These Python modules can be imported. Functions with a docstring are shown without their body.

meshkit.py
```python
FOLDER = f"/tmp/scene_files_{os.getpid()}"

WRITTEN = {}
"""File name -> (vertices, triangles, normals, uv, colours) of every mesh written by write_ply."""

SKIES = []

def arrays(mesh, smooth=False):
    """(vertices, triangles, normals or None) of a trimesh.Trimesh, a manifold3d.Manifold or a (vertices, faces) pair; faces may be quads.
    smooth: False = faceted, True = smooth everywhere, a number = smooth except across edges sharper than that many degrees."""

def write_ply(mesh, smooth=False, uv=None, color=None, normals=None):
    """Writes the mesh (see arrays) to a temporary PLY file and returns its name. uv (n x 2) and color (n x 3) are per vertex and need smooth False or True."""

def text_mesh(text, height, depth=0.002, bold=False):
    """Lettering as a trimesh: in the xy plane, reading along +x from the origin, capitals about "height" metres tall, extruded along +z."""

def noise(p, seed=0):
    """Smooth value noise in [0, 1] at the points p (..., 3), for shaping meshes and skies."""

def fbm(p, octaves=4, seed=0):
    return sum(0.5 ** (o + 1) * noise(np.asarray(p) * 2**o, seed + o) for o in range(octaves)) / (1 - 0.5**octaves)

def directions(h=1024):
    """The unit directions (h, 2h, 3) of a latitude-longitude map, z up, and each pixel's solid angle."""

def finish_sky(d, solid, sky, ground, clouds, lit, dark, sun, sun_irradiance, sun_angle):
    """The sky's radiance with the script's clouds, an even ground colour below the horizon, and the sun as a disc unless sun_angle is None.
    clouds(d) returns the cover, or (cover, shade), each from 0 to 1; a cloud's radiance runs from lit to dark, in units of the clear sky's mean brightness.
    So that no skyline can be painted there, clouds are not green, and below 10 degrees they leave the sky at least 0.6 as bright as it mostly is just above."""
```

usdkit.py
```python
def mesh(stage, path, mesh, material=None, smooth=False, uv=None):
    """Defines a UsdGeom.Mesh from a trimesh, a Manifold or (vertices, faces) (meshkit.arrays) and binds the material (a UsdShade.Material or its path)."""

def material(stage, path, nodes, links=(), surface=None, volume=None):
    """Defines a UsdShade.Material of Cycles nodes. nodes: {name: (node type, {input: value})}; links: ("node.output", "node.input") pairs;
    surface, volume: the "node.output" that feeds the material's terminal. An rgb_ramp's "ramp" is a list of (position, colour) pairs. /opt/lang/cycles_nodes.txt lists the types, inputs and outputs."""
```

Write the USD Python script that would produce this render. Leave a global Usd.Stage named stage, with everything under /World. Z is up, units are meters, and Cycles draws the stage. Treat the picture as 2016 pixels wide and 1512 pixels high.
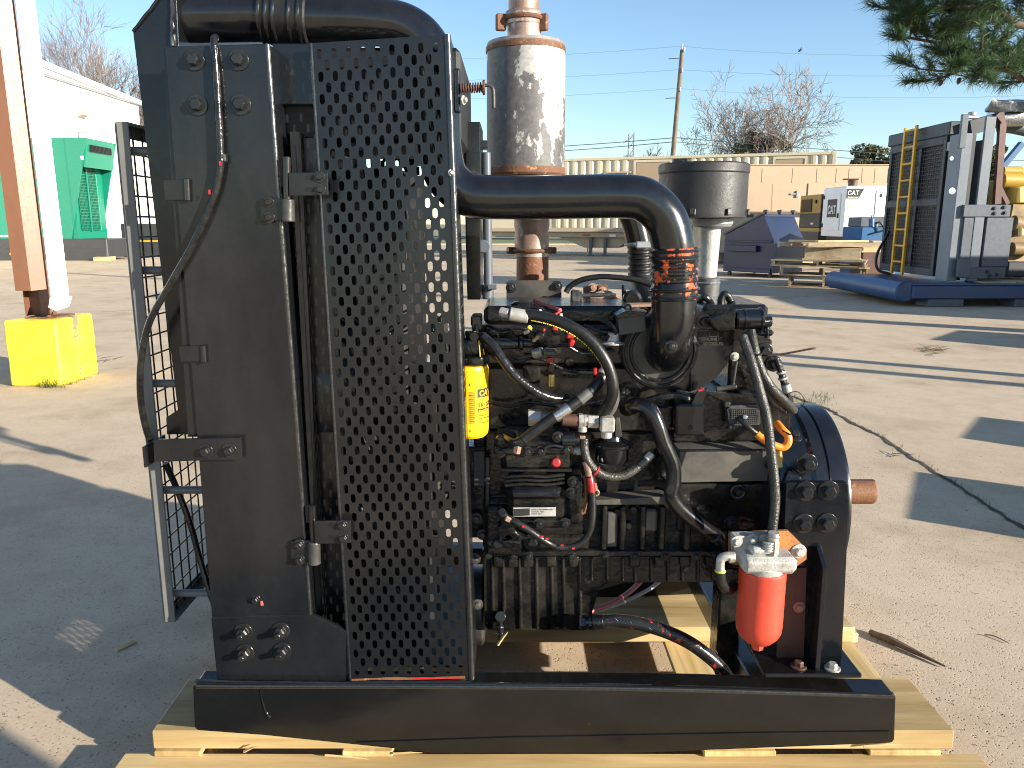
import math, random
import numpy as np
import trimesh
import usdkit, meshkit
from shapely.geometry import Polygon, box as sbox, Point, LineString
from shapely.ops import unary_union
from pxr import Usd, UsdGeom, UsdLux, UsdShade, Gf, Sdf

stage = Usd.Stage.CreateInMemory()
UsdGeom.SetStageUpAxis(stage, UsdGeom.Tokens.z)
UsdGeom.SetStageMetersPerUnit(stage, 1.0)
world = UsdGeom.Xform.Define(stage, '/World')
stage.SetDefaultPrim(world.GetPrim())
UsdGeom.Scope.Define(stage, '/World/Looks')
rng = random.Random(7)
nrg = np.random.default_rng(7)

# ------------------------------------------------------------------ camera, sky, sun, exposure
CAM_H, FPX, PITCH = 1.52, 1530.0, math.radians(11.67)
EXPOSURE = 1.45
SUN_EL, SUN_AZ = math.radians(16.0), math.radians(32.0)     # azimuth: from +x towards the camera's back
SKY_STRENGTH, SUN_INT = 0.085, 1.2
cam = UsdGeom.Camera.Define(stage, '/World/camera')
cam.CreateHorizontalApertureAttr(36.0)
cam.CreateVerticalApertureAttr(27.0)
cam.CreateFocalLengthAttr(36.0 * FPX / 2016.0)
cam.CreateClippingRangeAttr(Gf.Vec2f(0.05, 2000))
cam.CreateExposureAttr(EXPOSURE)
cam.AddTranslateOp().Set(Gf.Vec3d(0, 0, CAM_H))
cam.AddRotateXOp().Set(90.0 - math.degrees(PITCH))
SUND = np.array([math.cos(SUN_EL) * math.cos(SUN_AZ), -math.cos(SUN_EL) * math.sin(SUN_AZ), math.sin(SUN_EL)])
sky_mat = usdkit.material(stage, '/World/Looks/sky', {
    'sky': ('sky_texture', {'sky_type': 'single_scattering', 'sun_disc': False, 'sun_elevation': SUN_EL,
                            'sun_rotation': math.atan2(SUND[0], SUND[1]), 'altitude': 20.0, 'air_density': 1.0,
                            'aerosol_density': 0.15, 'ozone_density': 2.5}),
    'hs': ('hsv', {'hue': 0.5, 'saturation': 1.02, 'value': 1.0}),
    'bg': ('background_shader', {'strength': SKY_STRENGTH})},
    [('sky.color', 'hs.color'), ('hs.color', 'bg.color')], surface='bg.background')
dome = UsdLux.DomeLight.Define(stage, '/World/sky')
UsdShade.MaterialBindingAPI.Apply(dome.GetPrim()).Bind(sky_mat)
dome.GetPrim().SetCustomDataByKey('kind', 'structure')
dome.GetPrim().SetCustomDataByKey('label', 'clear pale blue winter sky above the yard')
sun = UsdLux.DistantLight.Define(stage, '/World/sun')
sun.CreateIntensityAttr(SUN_INT)
sun.CreateAngleAttr(0.5)
sun.CreateNormalizeAttr(True)
sun.CreateColorAttr(Gf.Vec3f(1.0, 0.925, 0.80))
_z = SUND; _x = np.cross([0, 0, 1.0], _z); _x /= np.linalg.norm(_x); _y = np.cross(_z, _x)
sun.AddTransformOp().Set(Gf.Matrix4d(*_x, 0, *_y, 0, *_z, 0, 0, 0, 0, 1))

# ------------------------------------------------------------------ pixel <-> world (pixels of the 2016 x 1512 photograph)
_ct, _st = math.cos(PITCH), math.sin(PITCH)
def ray(px, py):
    u, v = (px - 1008.0) / FPX, (py - 756.0) / FPX
    return np.array([u, _ct - v * _st, -_st - v * _ct])
def P(px, py, Y):
    d = ray(px, py)
    return np.array([0, 0, CAM_H]) + d * (Y / d[1])
def G(px, py, z=0.0):
    d = ray(px, py)
    return np.array([0, 0, CAM_H]) + d * ((z - CAM_H) / d[2])
def PX(px, py, X):                       # on the plane x = X
    d = ray(px, py)
    return np.array([0, 0, CAM_H]) + d * (X / d[0])
def S(px, py, Y):                        # metres per pixel there
    d = ray(px, py)
    return (Y / d[1]) / FPX

# ------------------------------------------------------------------ mesh helpers
def V(*a): return np.array(a, float)
def cat(ms): return trimesh.util.concatenate(ms) if isinstance(ms, (list, tuple)) else ms
def hull(pts): return trimesh.convex.convex_hull(np.asarray(pts, float))
def bx(x0, x1, y0, y1, z0, z1, b=0.0):
    x0, x1 = min(x0, x1), max(x0, x1); y0, y1 = min(y0, y1), max(y0, y1); z0, z1 = min(z0, z1), max(z0, z1)
    b = min(b, (x1 - x0) * .45, (y1 - y0) * .45, (z1 - z0) * .45)
    if b <= 0:
        m = trimesh.creation.box((x1 - x0, y1 - y0, z1 - z0)); m.apply_translation(((x0 + x1) / 2, (y0 + y1) / 2, (z0 + z1) / 2)); return m
    pts = []
    for x, sx in ((x0, 1), (x1, -1)):
        for y, sy in ((y0, 1), (y1, -1)):
            for z, sz in ((z0, 1), (z1, -1)):
                pts += [(x, y + sy * b, z + sz * b), (x + sx * b, y, z + sz * b), (x + sx * b, y + sy * b, z)]
    return hull(pts)
def pbx(px0, py0, px1, py1, Y0, Y1, b=0.003):          # a box whose front face (at Y0) covers the pixel rectangle
    a, c = P(px0, py0, Y0), P(px1, py1, Y0)
    return bx(a[0], c[0], Y0, Y1, c[2], a[2], b)
def obx(c, ax, ay, az, size, b=0.0):                   # box with own axes
    m = bx(-size[0] / 2, size[0] / 2, -size[1] / 2, size[1] / 2, -size[2] / 2, size[2] / 2, b)
    T = np.eye(4); T[:3, 0], T[:3, 1], T[:3, 2], T[:3, 3] = ax, ay, az, c
    m.apply_transform(T); return m
def beam(p0, p1, w, h, b=0.002, up=(0, 0, 1)):         # bar from p0 to p1, w wide, h tall
    p0, p1 = np.asarray(p0, float), np.asarray(p1, float)
    d = p1 - p0; L = np.linalg.norm(d); d = d / L
    s = np.cross(np.asarray(up, float), d); s /= np.linalg.norm(s); u = np.cross(d, s)
    return obx((p0 + p1) / 2, d, s, u, (L, w, h), b)
def extrude_xz(poly, y0, y1):                           # shapely polygon in (x, z) -> solid between y0 and y1
    out = []
    for g in getattr(poly, 'geoms', [poly]):
        if g.area <= 0: continue
        m = trimesh.creation.extrude_polygon(g, abs(y1 - y0), engine='earcut')
        v = m.vertices.copy()
        m.vertices = np.c_[v[:, 0], min(y0, y1) + (abs(y1 - y0) - v[:, 2]), v[:, 1]]
        out.append(m)
    return cat(out)
def ppoly(pts, Y):                                      # pixel polygon -> shapely polygon in (x, z) on plane Y
    q = [P(x, y, Y) for x, y in pts]
    return Polygon([(a[0], a[2]) for a in q])
def plate(pts, Y, t, rnd=0.0):
    g = ppoly(pts, Y)
    if rnd: g = g.buffer(-rnd).buffer(rnd, quad_segs=4)
    return extrude_xz(g, Y, Y + t)
def spline(pts, n=6):
    p = np.asarray(pts, float)
    if len(p) < 3: return p
    q = np.vstack([2 * p[0] - p[1], p, 2 * p[-1] - p[-2]])
    out = []
    for i in range(1, len(q) - 2):
        for t in np.linspace(0, 1, n, endpoint=False):
            a, b, c, d = q[i - 1], q[i], q[i + 1], q[i + 2]
            out.append(.5 * ((2 * b) + (-a + c) * t + (2 * a - 5 * b + 4 * c - d) * t * t + (-a + 3 * b - 3 * c + d) * t ** 3))
    out.append(p[-1]); return np.array(out)
def sweep(path, r, n=12, cap=True, flat=1.0):
    p = np.asarray(path, float); m = len(p)
    r = np.broadcast_to(np.asarray(r, float), (m,)) if np.ndim(r) == 0 or len(r) == m else np.interp(np.linspace(0, 1, m), np.linspace(0, 1, len(r)), r)
    t = np.gradient(p, axis=0); t /= np.maximum(np.linalg.norm(t, axis=1, keepdims=True), 1e-12)
    a = np.array([0, 0, 1.0]) if abs(t[0][2]) < .9 else np.array([1.0, 0, 0])
    u = np.cross(t[0], a); u /= np.linalg.norm(u)
    ang = np.linspace(0, 2 * np.pi, n, endpoint=False); vs = []
    for i in range(m):
        u = u - t[i] * np.dot(u, t[i]); u /= np.linalg.norm(u); w = np.cross(t[i], u)
        vs.append(p[i] + r[i] * (np.cos(ang)[:, None] * u + flat * np.sin(ang)[:, None] * w))
    vs = np.vstack(vs); k = np.arange(n); k2 = (k + 1) % n; fs = []
    for i in range(m - 1):
        A, B = i * n, (i + 1) * n
        fs.append(np.c_[A + k, A + k2, B + k2]); fs.append(np.c_[A + k, B + k2, B + k])
    if cap:
        vs = np.vstack([vs, p[0], p[-1]])
        fs.append(np.c_[np.full(n, m * n), k2, k]); fs.append(np.c_[np.full(n, m * n + 1), (m - 1) * n + k, (m - 1) * n + k2])
    return trimesh.Trimesh(vs, np.vstack(fs), process=False)
def tube(pts, r, n=12, k=6, cap=True): return sweep(spline(pts, k), r, n, cap)
def ptube(pts, r, n=12, k=6):                           # pts: (px, py, Y); r metres
    return tube([P(*q) for q in pts], r, n, k)
def lathe(prof, o, d=(0, 0, 1), n=24):                  # prof: (radius, height along d)
    d = np.asarray(d, float); d /= np.linalg.norm(d); o = np.asarray(o, float)
    a = np.array([0, 0, 1.0]) if abs(d[2]) < .9 else np.array([1.0, 0, 0])
    u = np.cross(a, d); u /= np.linalg.norm(u); w = np.cross(d, u)
    ang = np.linspace(0, 2 * np.pi, n, endpoint=False); vs, fs = [], []
    for r, h in prof: vs.append(o + d * h + max(r, 1e-5) * (np.cos(ang)[:, None] * u + np.sin(ang)[:, None] * w))
    k = np.arange(n); k2 = (k + 1) % n
    for i in range(len(prof) - 1):
        A, B = i * n, (i + 1) * n
        fs.append(np.c_[A + k, A + k2, B + k2]); fs.append(np.c_[A + k, B + k2, B + k])
    m = len(prof); vs = np.vstack(vs + [[o + d * prof[0][1]], [o + d * prof[-1][1]]])
    fs.append(np.c_[np.full(n, m * n), k2, k]); fs.append(np.c_[np.full(n, m * n + 1), (m - 1) * n + k, (m - 1) * n + k2])
    return trimesh.Trimesh(vs, np.vstack(fs), process=False)
def cyl(p0, p1, r, n=20, c=None):
    p0, p1 = np.asarray(p0, float), np.asarray(p1, float); L = np.linalg.norm(p1 - p0); c = min(r, L) * .12 if c is None else c
    return lathe([(r - c, 0), (r, c), (r, L - c), (r - c, L)] if c > 0 else [(r, 0), (r, L)], p0, p1 - p0, n)
def ring(o, d, R, r, n=28, k=8):
    d = np.asarray(d, float); d /= np.linalg.norm(d)
    a = np.array([0, 0, 1.0]) if abs(d[2]) < .9 else np.array([1.0, 0, 0])
    u = np.cross(a, d); u /= np.linalg.norm(u); w = np.cross(d, u)
    t = np.linspace(0, 2 * np.pi, n + 1)
    return sweep(np.asarray(o) + R * (np.cos(t)[:, None] * u + np.sin(t)[:, None] * w), r, k, False)
def hexbolt(p, d, s, h=None, washer=True, stud=0.0):    # s: across flats; p on the surface, d outward
    d = np.asarray(d, float); d /= np.linalg.norm(d); h = h or s * .6; p = np.asarray(p, float); ms = []
    w0 = 0.0
    if washer: w0 = s * .16; ms.append(cyl(p - d * .001, p + d * w0, s * .95, 16, s * .03))
    q = p + d * w0
    ms.append(lathe([(s * .577, 0), (s * .577, h * .8), (s * .46, h)], q, d, 6))
    if stud: ms.append(cyl(q, q + d * stud, s * .32, 10, s * .04))
    return cat(ms)
def rough(m, amp, scale, seed=0, sub=0):
    for _ in range(sub): m = m.subdivide()
    m = m.copy(); v = m.vertices
    off = np.stack([meshkit.fbm(v * scale + 11.3 * i, 3, seed + i) - .5 for i in range(3)], 1)
    m.vertices = v + off * 2 * amp; return m
def twist(m, o, ang):
    m = m.copy(); m.apply_transform(trimesh.transformations.rotation_matrix(ang, [0, 0, 1], o)); return m
def rot(m, ang, axis, o):
    m = m.copy(); m.apply_transform(trimesh.transformations.rotation_matrix(ang, axis, o)); return m
def text_xz(s, h, o, depth=.002, bold=True, ang=0.0, ux=(1, 0, 0), uz=(0, 0, 1)):   # lettering standing on a wall; o: lower left
    m = meshkit.text_mesh(s, h, depth, bold)
    ux, uz = np.asarray(ux, float), np.asarray(uz, float); n = np.cross(ux, uz)
    v = m.vertices; m = m.copy(); m.vertices = np.asarray(o) + v[:, :1] * ux + v[:, 1:2] * uz + v[:, 2:3] * n
    return m
def pix_text(s, px0, py0, px1, Y, depth=.001, bold=True):   # fills px0..px1, baseline py0, on a plane facing the camera
    a, b = P(px0, py0, Y), P(px1, py0, Y)
    m = meshkit.text_mesh(s, 1.0, 1.0, bold); w = m.bounds[1][0] - m.bounds[0][0]; k = (b[0] - a[0]) / w
    v = m.vertices; m.vertices = np.c_[a[0] + (v[:, 0] - m.bounds[0][0]) * k, Y - v[:, 2] * depth, a[2] + v[:, 1] * k]
    return m

# ------------------------------------------------------------------ scene tree helpers
class Node:
    def __init__(s, path, base, prim): s.path, s.base, s.prim = path, base, prim
_used = {}
def numbered(parent, name):
    k = _used.get((parent, name), 0); _used[(parent, name)] = k + 1
    return f'{parent}/{name}' if k == 0 else f'{parent}/{name}_{k:03d}'
def setcd(prim, **kw):
    for k, v in kw.items():
        if v: prim.SetCustomDataByKey(k, v)
def thing(name, label, category, base=(0, 0, 0), group=None, kind=None):
    path = numbered('/World', name); x = UsdGeom.Xform.Define(stage, path); base = np.asarray(base, float)
    x.AddTranslateOp().Set(Gf.Vec3d(*map(float, base)))
    setcd(x.GetPrim(), label=label, category=category, group=group, kind=kind)
    return Node(path, base, x.GetPrim())
def part(par, name, mesh, mat, smooth=30, label=None, kind=None):
    path = numbered(par.path, name); mesh = cat(mesh).copy(); mesh.apply_translation(-par.base)
    m = usdkit.mesh(stage, path, mesh, M[mat], smooth)
    setcd(m.GetPrim(), label=label, kind=kind)
    return Node(path, par.base, m.GetPrim())
def solo(name, label, category, mesh, mat, smooth=30, group=None, kind=None):
    path = numbered('/World', name)
    m = usdkit.mesh(stage, path, cat(mesh), M[mat], smooth)
    setcd(m.GetPrim(), label=label, category=category, group=group, kind=kind)
    return Node(path, np.zeros(3), m.GetPrim())
def struct(name, mesh, mat, smooth=False, label=None, par=None):
    path = numbered('/World', name)
    m = usdkit.mesh(stage, path, cat(mesh), M[mat], smooth); setcd(m.GetPrim(), kind='structure', label=label)
    return Node(path, np.zeros(3), m.GetPrim())

# ------------------------------------------------------------------ materials
M = {}
def mat(name, nodes, links, surface='p.BSDF'):
    M[name] = usdkit.material(stage, '/World/Looks/' + name, nodes, links, surface=surface); return M[name]
def paint(name, col, rough=.4, metallic=0.0, dirt=None, dirt_amt=.35, dirt_scale=6.0, rvar=.12, bump=.0, bump_scale=120., bevel=0.0,
          coat=0.0, chips=None, chip_scale=14., chip_at=.66, spec=.5, streak=1.0, vary=.0):
    """paint with large soft dirt, roughness variation, optional chips of another colour, fine bump and rounded edge highlights"""
    N = {'g': ('geometry', {}), 'p': ('principled_bsdf', {'metallic': metallic, 'coat_weight': coat, 'specular_ior_level': spec}),
         'mp': ('mapping', {'scale': (1, 1, streak)}),
         'n': ('noise_texture', {'scale': dirt_scale, 'detail': 6.0, 'roughness': .62}),
         'n2': ('noise_texture', {'scale': dirt_scale * 7.3, 'detail': 4.0, 'roughness': .6}),
         'rr': ('rgb_ramp', {'ramp': [(.25, (max(rough - rvar, .02),) * 3), (.75, (rough + rvar,) * 3)]}),
         'dm': ('rgb_ramp', {'ramp': [(.42, (0, 0, 0)), (.72, (dirt_amt,) * 3)]}),
         'mx': ('mix_color', {'a': col, 'b': dirt or tuple(c * .6 for c in col)})}
    L = [('g.position', 'mp.vector'), ('mp.vector', 'n.vector'), ('g.position', 'n2.vector'), ('n2.fac', 'rr.fac'), ('rr.color', 'p.roughness'), ('n.fac', 'dm.fac'), ('dm.color', 'mx.fac')]
    out = 'mx.result'
    if chips is not None:
        N['cn'] = ('noise_texture', {'scale': chip_scale, 'detail': 7.0, 'roughness': .68})
        N['cr'] = ('rgb_ramp', {'ramp': [(chip_at, (0, 0, 0)), (chip_at + .025, (1, 1, 1))]})
        N['cx'] = ('mix_color', {'b': chips})
        L += [('g.position', 'cn.vector'), ('cn.fac', 'cr.fac'), ('cr.color', 'cx.fac'), (out, 'cx.a')]; out = 'cx.result'
    L.append((out, 'p.base_color'))
    nrm = None
    if bevel: N['bv'] = ('bevel', {'samples': 4, 'radius': bevel}); nrm = 'bv.bevel'
    if bump:
        N['bn'] = ('noise_texture', {'scale': bump_scale, 'detail': 3.0}); N['bp'] = ('bump', {'strength': bump, 'distance': .004})
        L += [('g.position', 'bn.vector'), ('bn.fac', 'bp.height')]
        if nrm: L.append((nrm, 'bp.normal'))
        nrm = 'bp.normal'
    if nrm: L.append((nrm, 'p.normal'))
    return mat(name, N, L)

# black machine paints
paint('black_panel', (.0045, .0052, .0066), .20, spec=.55, dirt=(.024, .0235, .022), dirt_amt=.5, dirt_scale=4.5, rvar=.08, bump=.05, bump_scale=55, bevel=.003, streak=.35)
paint('black_guard', (.0045, .005, .006), .24, spec=.55, dirt=(.022, .02, .018), dirt_amt=.25, dirt_scale=4, rvar=.06, bump=.04, bump_scale=60)
paint('black_edge', (.012, .012, .012), .24, spec=1.0, bump=.3, bump_scale=60)
paint('black_rail', (.0045, .0045, .0046), .15, dirt=(.022, .019, .015), dirt_amt=.3, dirt_scale=2.6, rvar=.08, bump=.05, bump_scale=45, bevel=.005, chips=(.16, .13, .12), chip_scale=24, chip_at=.745, streak=2.0)
paint('black_gloss', (.004, .0043, .0052), .19, spec=.7, dirt=(.03, .027, .024), dirt_amt=.25, dirt_scale=7, rvar=.05, bump=.03, bump_scale=30)
paint('black_engine', (.0045, .0045, .0046), .17, dirt=(.06, .051, .039), dirt_amt=.42, dirt_scale=11, rvar=.09, bump=.3, bump_scale=70, bevel=.004)
paint('black_cast', (.0045, .0045, .0045), .11, dirt=(.045, .038, .028), dirt_amt=.45, dirt_scale=14, rvar=.09, bump=.75, bump_scale=90, bevel=.004)
paint('black_dusty', (.024, .0235, .0225), .36, dirt=(.11, .098, .08), dirt_amt=.65, dirt_scale=8, rvar=.1, bump=.12, bump_scale=120, bevel=.004)
paint('black_bolt', (.010, .010, .0105), .2, dirt=(.035, .033, .03), dirt_amt=.4, dirt_scale=30, bevel=.0015)
paint('dusty_grey_sunlit', (.055, .052, .047), .42, dirt=(.14, .125, .10), dirt_amt=.7, dirt_scale=9, rvar=.1, bump=.1, bevel=.003)  # dusty black paint, lightened to carry sunlight on engine faces
paint('guard_grey_sunlit', (.16, .155, .145), .4, dirt=(.08, .077, .072), dirt_amt=.5, dirt_scale=9, rvar=.08)  # black guard paint lightened to paint in sunlight on bars, rods, struts
paint('black_interior', (.004, .004, .004), .5)
paint('rubber', (.006, .006, .006), .4, dirt=(.03, .028, .025), dirt_amt=.5, dirt_scale=18, rvar=.12, bump=.15, bump_scale=160)
paint('rubber_wet', (.006, .006, .006), .2, dirt=(.05, .045, .04), dirt_amt=.4, dirt_scale=28, rvar=.1, bump=.35, bump_scale=130)
paint('rubber_grey', (.06, .06, .055), .45, dirt=(.13, .125, .115), dirt_amt=.6, dirt_scale=22, bump=.1)
paint('rubber_red', (.010, .010, .010), .25, dirt=(.04, .04, .04), dirt_scale=20, chips=(.5, .03, .03), chip_scale=40, chip_at=.585, bump=.2)
paint('silicone', (.010, .010, .011), .2, dirt=(.03, .03, .03), dirt_scale=12, chips=(.62, .095, .025), chip_scale=24, chip_at=.535, bump=.12, bump_scale=40)
mat('braid', {'g': ('geometry', {}), 'w': ('voronoi_texture', {'scale': 260.0}), 'n': ('noise_texture', {'scale': 18.0, 'detail': 4.0}),
              'r': ('rgb_ramp', {'ramp': [(0.15, (.065, .06, .05)), (.75, (.012, .0115, .01))]}), 'd': ('rgb_ramp', {'ramp': [(.35, (.5, .5, .5)), (.7, (1.3, 1.25, 1.15))]}),
              'm': ('mix_color', {'blend_type': 'multiply', 'fac': 1.0}), 'b': ('bump', {'strength': .5, 'distance': .002}), 'p': ('principled_bsdf', {'roughness': .42})},
    [('g.position', 'w.vector'), ('g.position', 'n.vector'), ('w.distance', 'r.fac'), ('n.fac', 'd.fac'), ('r.color', 'm.a'), ('d.color', 'm.b'), ('m.result', 'p.base_color'), ('w.distance', 'b.height'), ('b.normal', 'p.normal')])
# bare metals
paint('zinc', (.46, .44, .40), .42, metallic=.5, dirt=(.16, .14, .115), dirt_amt=.8, dirt_scale=35, bump=.08, bevel=.0015)
paint('cast_alu', (.44, .43, .40), .52, metallic=.3, dirt=(.2, .18, .15), dirt_amt=.75, dirt_scale=25, bump=.35, bump_scale=210, bevel=.003)
paint('bright_steel', (.55, .54, .52), .28, metallic=.9, dirt=(.2, .18, .15), dirt_amt=.5, dirt_scale=40)
paint('brass', (.55, .40, .13), .35, metallic=.8, dirt=(.2, .14, .06), dirt_scale=40)
paint('rust', (.13, .055, .025), .75, dirt=(.085, .035, .018), dirt_amt=.9, dirt_scale=11, bump=.4, bump_scale=130, chips=(.36, .17, .07), chip_scale=38, chip_at=.6)
paint('rust_orange', (.16, .065, .026), .7, dirt=(.10, .038, .018), dirt_amt=.85, dirt_scale=15, bump=.35, bump_scale=150, chips=(.29, .14, .07), chip_scale=45, chip_at=.6)
paint('rust_bright', (.36, .145, .035), .68, dirt=(.2, .07, .025), dirt_amt=.85, dirt_scale=13, bump=.35, bump_scale=150)
paint('rust_dark', (.085, .036, .022), .55, dirt=(.035, .02, .016), dirt_amt=.9, dirt_scale=9, bump=.25, streak=.3)
paint('rust_tan', (.27, .175, .12), .6, dirt=(.15, .08, .05), dirt_amt=.8, dirt_scale=18, bump=.4, bump_scale=150, bevel=.002)
paint('exhaust_pipe', (.31, .25, .215), .5, metallic=.4, dirt=(.17, .08, .05), dirt_amt=.9, dirt_scale=8, chips=(.44, .38, .33), chip_scale=10, chip_at=.57, bump=.2)
# muffler: pale metal under flaked heat paint; hx also paints a highlight band
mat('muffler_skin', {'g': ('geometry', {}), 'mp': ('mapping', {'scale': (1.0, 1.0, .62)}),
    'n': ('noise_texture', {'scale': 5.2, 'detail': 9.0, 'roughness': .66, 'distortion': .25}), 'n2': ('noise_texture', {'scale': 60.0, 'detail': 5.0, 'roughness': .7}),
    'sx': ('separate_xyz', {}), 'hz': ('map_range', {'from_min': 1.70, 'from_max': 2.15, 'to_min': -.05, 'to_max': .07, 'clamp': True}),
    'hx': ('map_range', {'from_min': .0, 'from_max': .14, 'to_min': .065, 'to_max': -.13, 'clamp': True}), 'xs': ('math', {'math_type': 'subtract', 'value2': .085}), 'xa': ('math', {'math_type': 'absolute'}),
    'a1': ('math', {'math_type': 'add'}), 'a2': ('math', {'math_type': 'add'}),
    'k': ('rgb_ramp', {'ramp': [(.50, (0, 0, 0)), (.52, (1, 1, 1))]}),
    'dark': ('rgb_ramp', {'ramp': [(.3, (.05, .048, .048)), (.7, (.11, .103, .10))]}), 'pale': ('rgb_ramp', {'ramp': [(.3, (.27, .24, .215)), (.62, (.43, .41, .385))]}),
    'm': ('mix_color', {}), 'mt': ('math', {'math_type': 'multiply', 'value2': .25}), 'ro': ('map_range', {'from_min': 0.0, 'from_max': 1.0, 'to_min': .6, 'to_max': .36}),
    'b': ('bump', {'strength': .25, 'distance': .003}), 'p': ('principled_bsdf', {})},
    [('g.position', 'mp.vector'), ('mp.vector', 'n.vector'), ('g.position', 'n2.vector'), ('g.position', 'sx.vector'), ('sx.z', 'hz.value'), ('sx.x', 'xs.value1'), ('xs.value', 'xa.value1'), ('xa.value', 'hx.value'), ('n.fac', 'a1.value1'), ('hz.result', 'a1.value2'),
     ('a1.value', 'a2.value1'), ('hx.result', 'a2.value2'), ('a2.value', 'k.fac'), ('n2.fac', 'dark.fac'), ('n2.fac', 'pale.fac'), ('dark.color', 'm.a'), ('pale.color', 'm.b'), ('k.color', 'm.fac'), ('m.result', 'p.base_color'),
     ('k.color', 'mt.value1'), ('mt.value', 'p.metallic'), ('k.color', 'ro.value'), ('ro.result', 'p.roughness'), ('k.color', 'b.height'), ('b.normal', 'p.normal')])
# coloured paints
paint('filter_red', (.56, .055, .026), .48, dirt=(.4, .03, .02), dirt_amt=.5, dirt_scale=14, bump=.05)
paint('plug_red', (.42, .02, .02), .35, dirt=(.15, .015, .015), dirt_amt=.8, dirt_scale=40)
paint('filter_yellow', (.80, .47, .008), .33, dirt=(.7, .38, .01), dirt_amt=.3, dirt_scale=12)
paint('print_black', (.02, .02, .02), .5)
paint('print_white', (.75, .74, .72), .5)
paint('print_yellow', (.6, .5, .03), .5)
paint('orange_cable', (.75, .20, .015), .4, dirt=(.5, .13, .02), dirt_scale=30)
paint('wire_red', (.40, .05, .05), .4)
paint('wire_pink', (.42, .10, .10), .45)
paint('wire_grey', (.33, .32, .30), .5)
paint('plastic_black', (.022, .022, .024), .45, dirt=(.12, .115, .11), dirt_amt=.5, dirt_scale=30, bump=.15, bump_scale=200)
paint('cleaner_black', (.016, .016, .0165), .5, dirt=(.04, .039, .037), dirt_amt=.5, dirt_scale=8, chips=(.32, .31, .3), chip_scale=75, chip_at=.735, bump=.15, bump_scale=200)
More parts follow.
